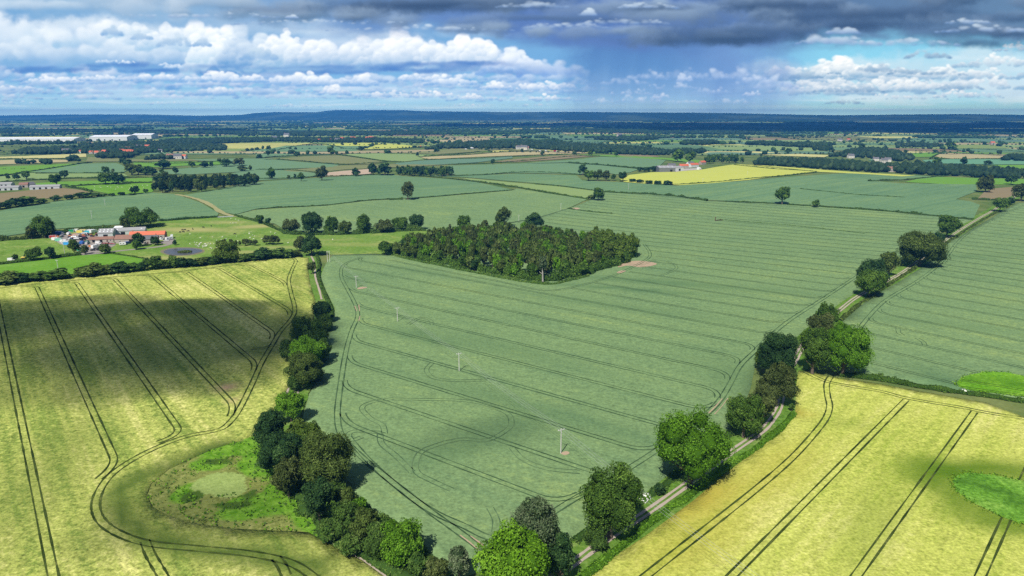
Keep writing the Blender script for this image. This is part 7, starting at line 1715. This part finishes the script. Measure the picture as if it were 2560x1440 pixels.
nx_ = pts1[4] + (pts1[4] - pts1[3]); nx_.z = float(terr(nx_.x, nx_.y)); pts1.append(nx_)
heads = []
for k, p in enumerate(pts1):
    h = top_z(p, line1[k][2]) if k < 5 else 9.0
    a = pts1[max(0, k - 1)]; b = pts1[min(5, k + 1)]; rz = math.atan2((b - a).y, (b - a).x) + PI / 2
    t = empty('power_pole', p, rz, LB[k] if k < 5 else 'wooden power pole in the right barley, beyond the lane', 'power pole')
    pole_parts(t, h, k == 0); heads.append((p, h, rz))
WIRE = plain((0.42, 0.43, 0.44), 0.5, 0.3)
def span(h0, h1, label, group):
    t = empty('overhead_line', h0[0], 0, label, 'overhead line', group)
    for x in (-1.2, 0, 1.2):
        q0 = Vector((math.cos(h0[2]) * x, math.sin(h0[2]) * x, h0[1] + 0.2)); q1 = h1[0] - h0[0] + Vector((math.cos(h1[2]) * x, math.sin(h1[2]) * x, h1[1] + 0.2))
        bm = bmesh.new(); n = 14; pts = [q0.lerp(q1, k / n) - Vector((0, 0, 4 * 1.3 * (k / n) * (1 - k / n))) for k in range(n + 1)]
        tube(bm, pts, [0.026] * (n + 1), 4); part('wire', bm, WIRE, t)
SL = ['span of three wires from the barley corner to the first pole', 'span of three wires between the two farthest poles in the wheat', 'span of three wires towards the pole beside the looping track', 'span of three wires reaching the nearest pole in the wheat', 'span of three wires crossing the lane into the right barley']
for k in range(5): span(heads[k], heads[k + 1], SL[k], 'overhead wires across the wheat')
for px, py, tp, lb in ((163, 641, 598, 'tall pole at the hedge below the blue container'), (146, 676, 650, 'pole on the bright pasture before the barley hedge'), (230, 546, 527, 'thin pole in the left wheat behind the yard'), (263, 514, 499, 'thin pole farther up the left wheat'), (1297, 552, 538, 'thin pole behind the wood'), (1402, 525, 509, 'thin pole in the wheat near the faint hedge corner'), (1571, 475, 459, 'thin pole in the wheat below the yellow field'), (1757, 456, 447, 'thin pole at the edge of the yellow field'), (1869, 437, 430, 'thin pole in the middle of the yellow field')):
    p = P(px, py); t = empty('power_pole', p, random.uniform(-0.5, 0.5), lb, 'power pole'); pole_parts(t, max(7.0, top_z(p, tp)))

# ---------------------------------------------------------------- animals
def skin(name, V, E, R, sub=1):
    me = bpy.data.meshes.new(name); me.from_pydata(V, E, []); o = bpy.data.objects.new(name, me); COL.objects.link(o)
    o.modifiers.new('s', 'SKIN'); o.modifiers.new('d', 'SUBSURF').levels = sub; 
    for q, r in zip(me.skin_vertices[0].data, R): q.radius = r if isinstance(r, tuple) else (r, r)
    me.skin_vertices[0].data[1].use_root = True
    dg = bpy.context.evaluated_depsgraph_get(); m2 = bpy.data.meshes.new_from_object(o.evaluated_get(dg)); bpy.data.objects.remove(o)
    m2.name = name
    for p in m2.polygons: p.use_smooth = True
    return m2
def beast(name, L, hgt, graze):
    s = hgt
    V = [(-0.62 * s, 0, 0.72 * s), (0, 0, 0.70 * s), (0.55 * s, 0, 0.74 * s), (0.85 * s, 0, (0.62 if graze else 0.95) * s), (1.05 * s, 0, (0.22 if graze else 1.02) * s), (1.22 * s, 0, (0.10 if graze else 0.94) * s)]
    R = [(0.25 * s, 0.25 * s), (0.30 * s, 0.31 * s), (0.25 * s, 0.27 * s), 0.14 * s, 0.10 * s, 0.065 * s]; E = [(i, i + 1) for i in range(5)]
    for bi, x in ((0, -0.60), (2, 0.52)):
        for y in (-0.17, 0.17):
            k = len(V); V += [(x * s, y * s, 0.46 * s), ((x + (-0.05 if bi == 0 else 0.02)) * s, y * s, 0.22 * s), (x * s, y * s, 0.0)]; R += [0.095 * s, 0.055 * s, 0.045 * s]; E += [(bi, k), (k, k + 1), (k + 1, k + 2)]
    k = len(V); V.append((-0.85 * s, 0, 0.62 * s)); R.append(0.04 * s); E.append((0, k))
    for y in (-0.14, 0.14): k = len(V); V.append((0.98 * s, y * s, (0.36 if graze else 1.10) * s)); R.append(0.03 * s); E.append((4, k))
    return skin(name, V, E, R)
SH = [beast('sheep', 1.2, 0.78, True), beast('sheep', 1.2, 0.78, False)]; CW = [beast('cow', 2.2, 1.32, True), beast('cow', 2.2, 1.32, False)]
FLEECE = plain((0.74, 0.71, 0.62), 0.95, 0.05, 0, 0.15, 4); HIDE = plain((0.018, 0.016, 0.015), 0.8, 0.2, 0, 0.2, 3)
for m_ in SH: m_.materials.append(FLEECE)
for m_ in CW: m_.materials.append(HIDE)
def animal(kind, px, py, label, group, s=1.0):
    me = g_.choice(SH if kind == 'sheep' else CW); o = link(kind, me); o.location = P(px, py, 0.02); o.rotation_euler = (0, 0, g_.uniform(0, 6.28)); o.scale = (s, s, s); tag(o, label, kind, group)
for px, py in ((456, 576), (450, 582), (459, 581), (463, 576), (471, 579), (482, 574), (509, 570), (528, 566), (587, 586)): animal('cow', px, py, 'black cow on the dry pasture above the motor homes', 'black cows on the dry pasture', 1.15)
for px, py in ((8, 423), (14, 423), (30, 423), (36, 423), (53, 422), (58, 422), (62, 422)): animal('cow', px, py, 'dark cow on the far green field at the left edge', 'cows on the far left field', 1.2)
sp_ = [(g_.gauss(505, 14), g_.gauss(613, 3.2)) for _ in range(24)] + [(g_.uniform(470, 640), g_.uniform(585, 612)) for _ in range(20)] + [(g_.uniform(575, 600), g_.uniform(545, 560)) for _ in range(8)] + [(g_.uniform(610, 690), g_.uniform(575, 600)) for _ in range(8)] + [(832, 600), (720, 608), (758, 606), (526, 620), (529, 622)]
for px, py in sp_: animal('sheep', px, py, 'white sheep grazing on the pasture round the pond', 'sheep on the pasture by the pond', 1.15)
for _ in range(26): animal('sheep', g_.uniform(235, 370), g_.uniform(462, 476), 'tiny white sheep on the light field by the long plantation', 'sheep on the field by the plantation', 1.2)

# ---------------------------------------------------------------- small things in the fields
def feeders():
    for k, (px, py) in enumerate(((548, 544), (556, 543.6), (564, 543.2), (572, 542.8), (579, 542.4))):
        p = P(px, py); t = empty('feed_trough', p, 0.1, 'grey metal trough in the row at the end of the dark hedge', 'feed trough', 'troughs at the end of the dark hedge')
        bm = bmesh.new(); prism(bm, [(-0.5, 0.25), (0.5, 0.25), (0.75, 1.1), (0.65, 1.1), (0.42, 0.4), (-0.42, 0.4), (-0.65, 1.1), (-0.75, 1.1)], -1.6, 1.6, 'x'); part('trough', bm, CLAD_L, t)
        for x in (-1.3, 1.3):
            bm = bmesh.new(); boxm(bm, x - 0.07, x + 0.07, -0.5, 0.5, 0, 0.27); part('leg', bm, CLAD, t)
feeders()
def snag():
    p = P(1788, 552); t = empty('dead_tree', p, 0, 'dead trunk with a fallen brown bough in the middle of the right wheat', 'dead tree')
    bm = bmesh.new(); tube(bm, [(0, 0, -0.5), (0.2, 0, 2.0), (-0.3, 0.2, 4.6)], [0.6, 0.5, 0.35], 8); tube(bm, [(0.1, 0, 3.2), (1.0, 0.3, 4.4)], [0.3, 0.15], 6); part('trunk', bm, WOOD_D, t)
    bm = bmesh.new(); tube(bm, [(0.5, 0, 0.6), (4, 0.5, 0.7), (9, 0, 0.9)], [0.5, 0.4, 0.25], 7)
    for k in range(9): a = 2 + k * 0.8; tube(bm, [(a, 0.3, 0.7), (a + 0.7, g_.uniform(-1, 1.4), g_.uniform(1.4, 2.6))], [0.2, 0.06], 5)
    part('bough', bm, WOOD_D, t)
snag()
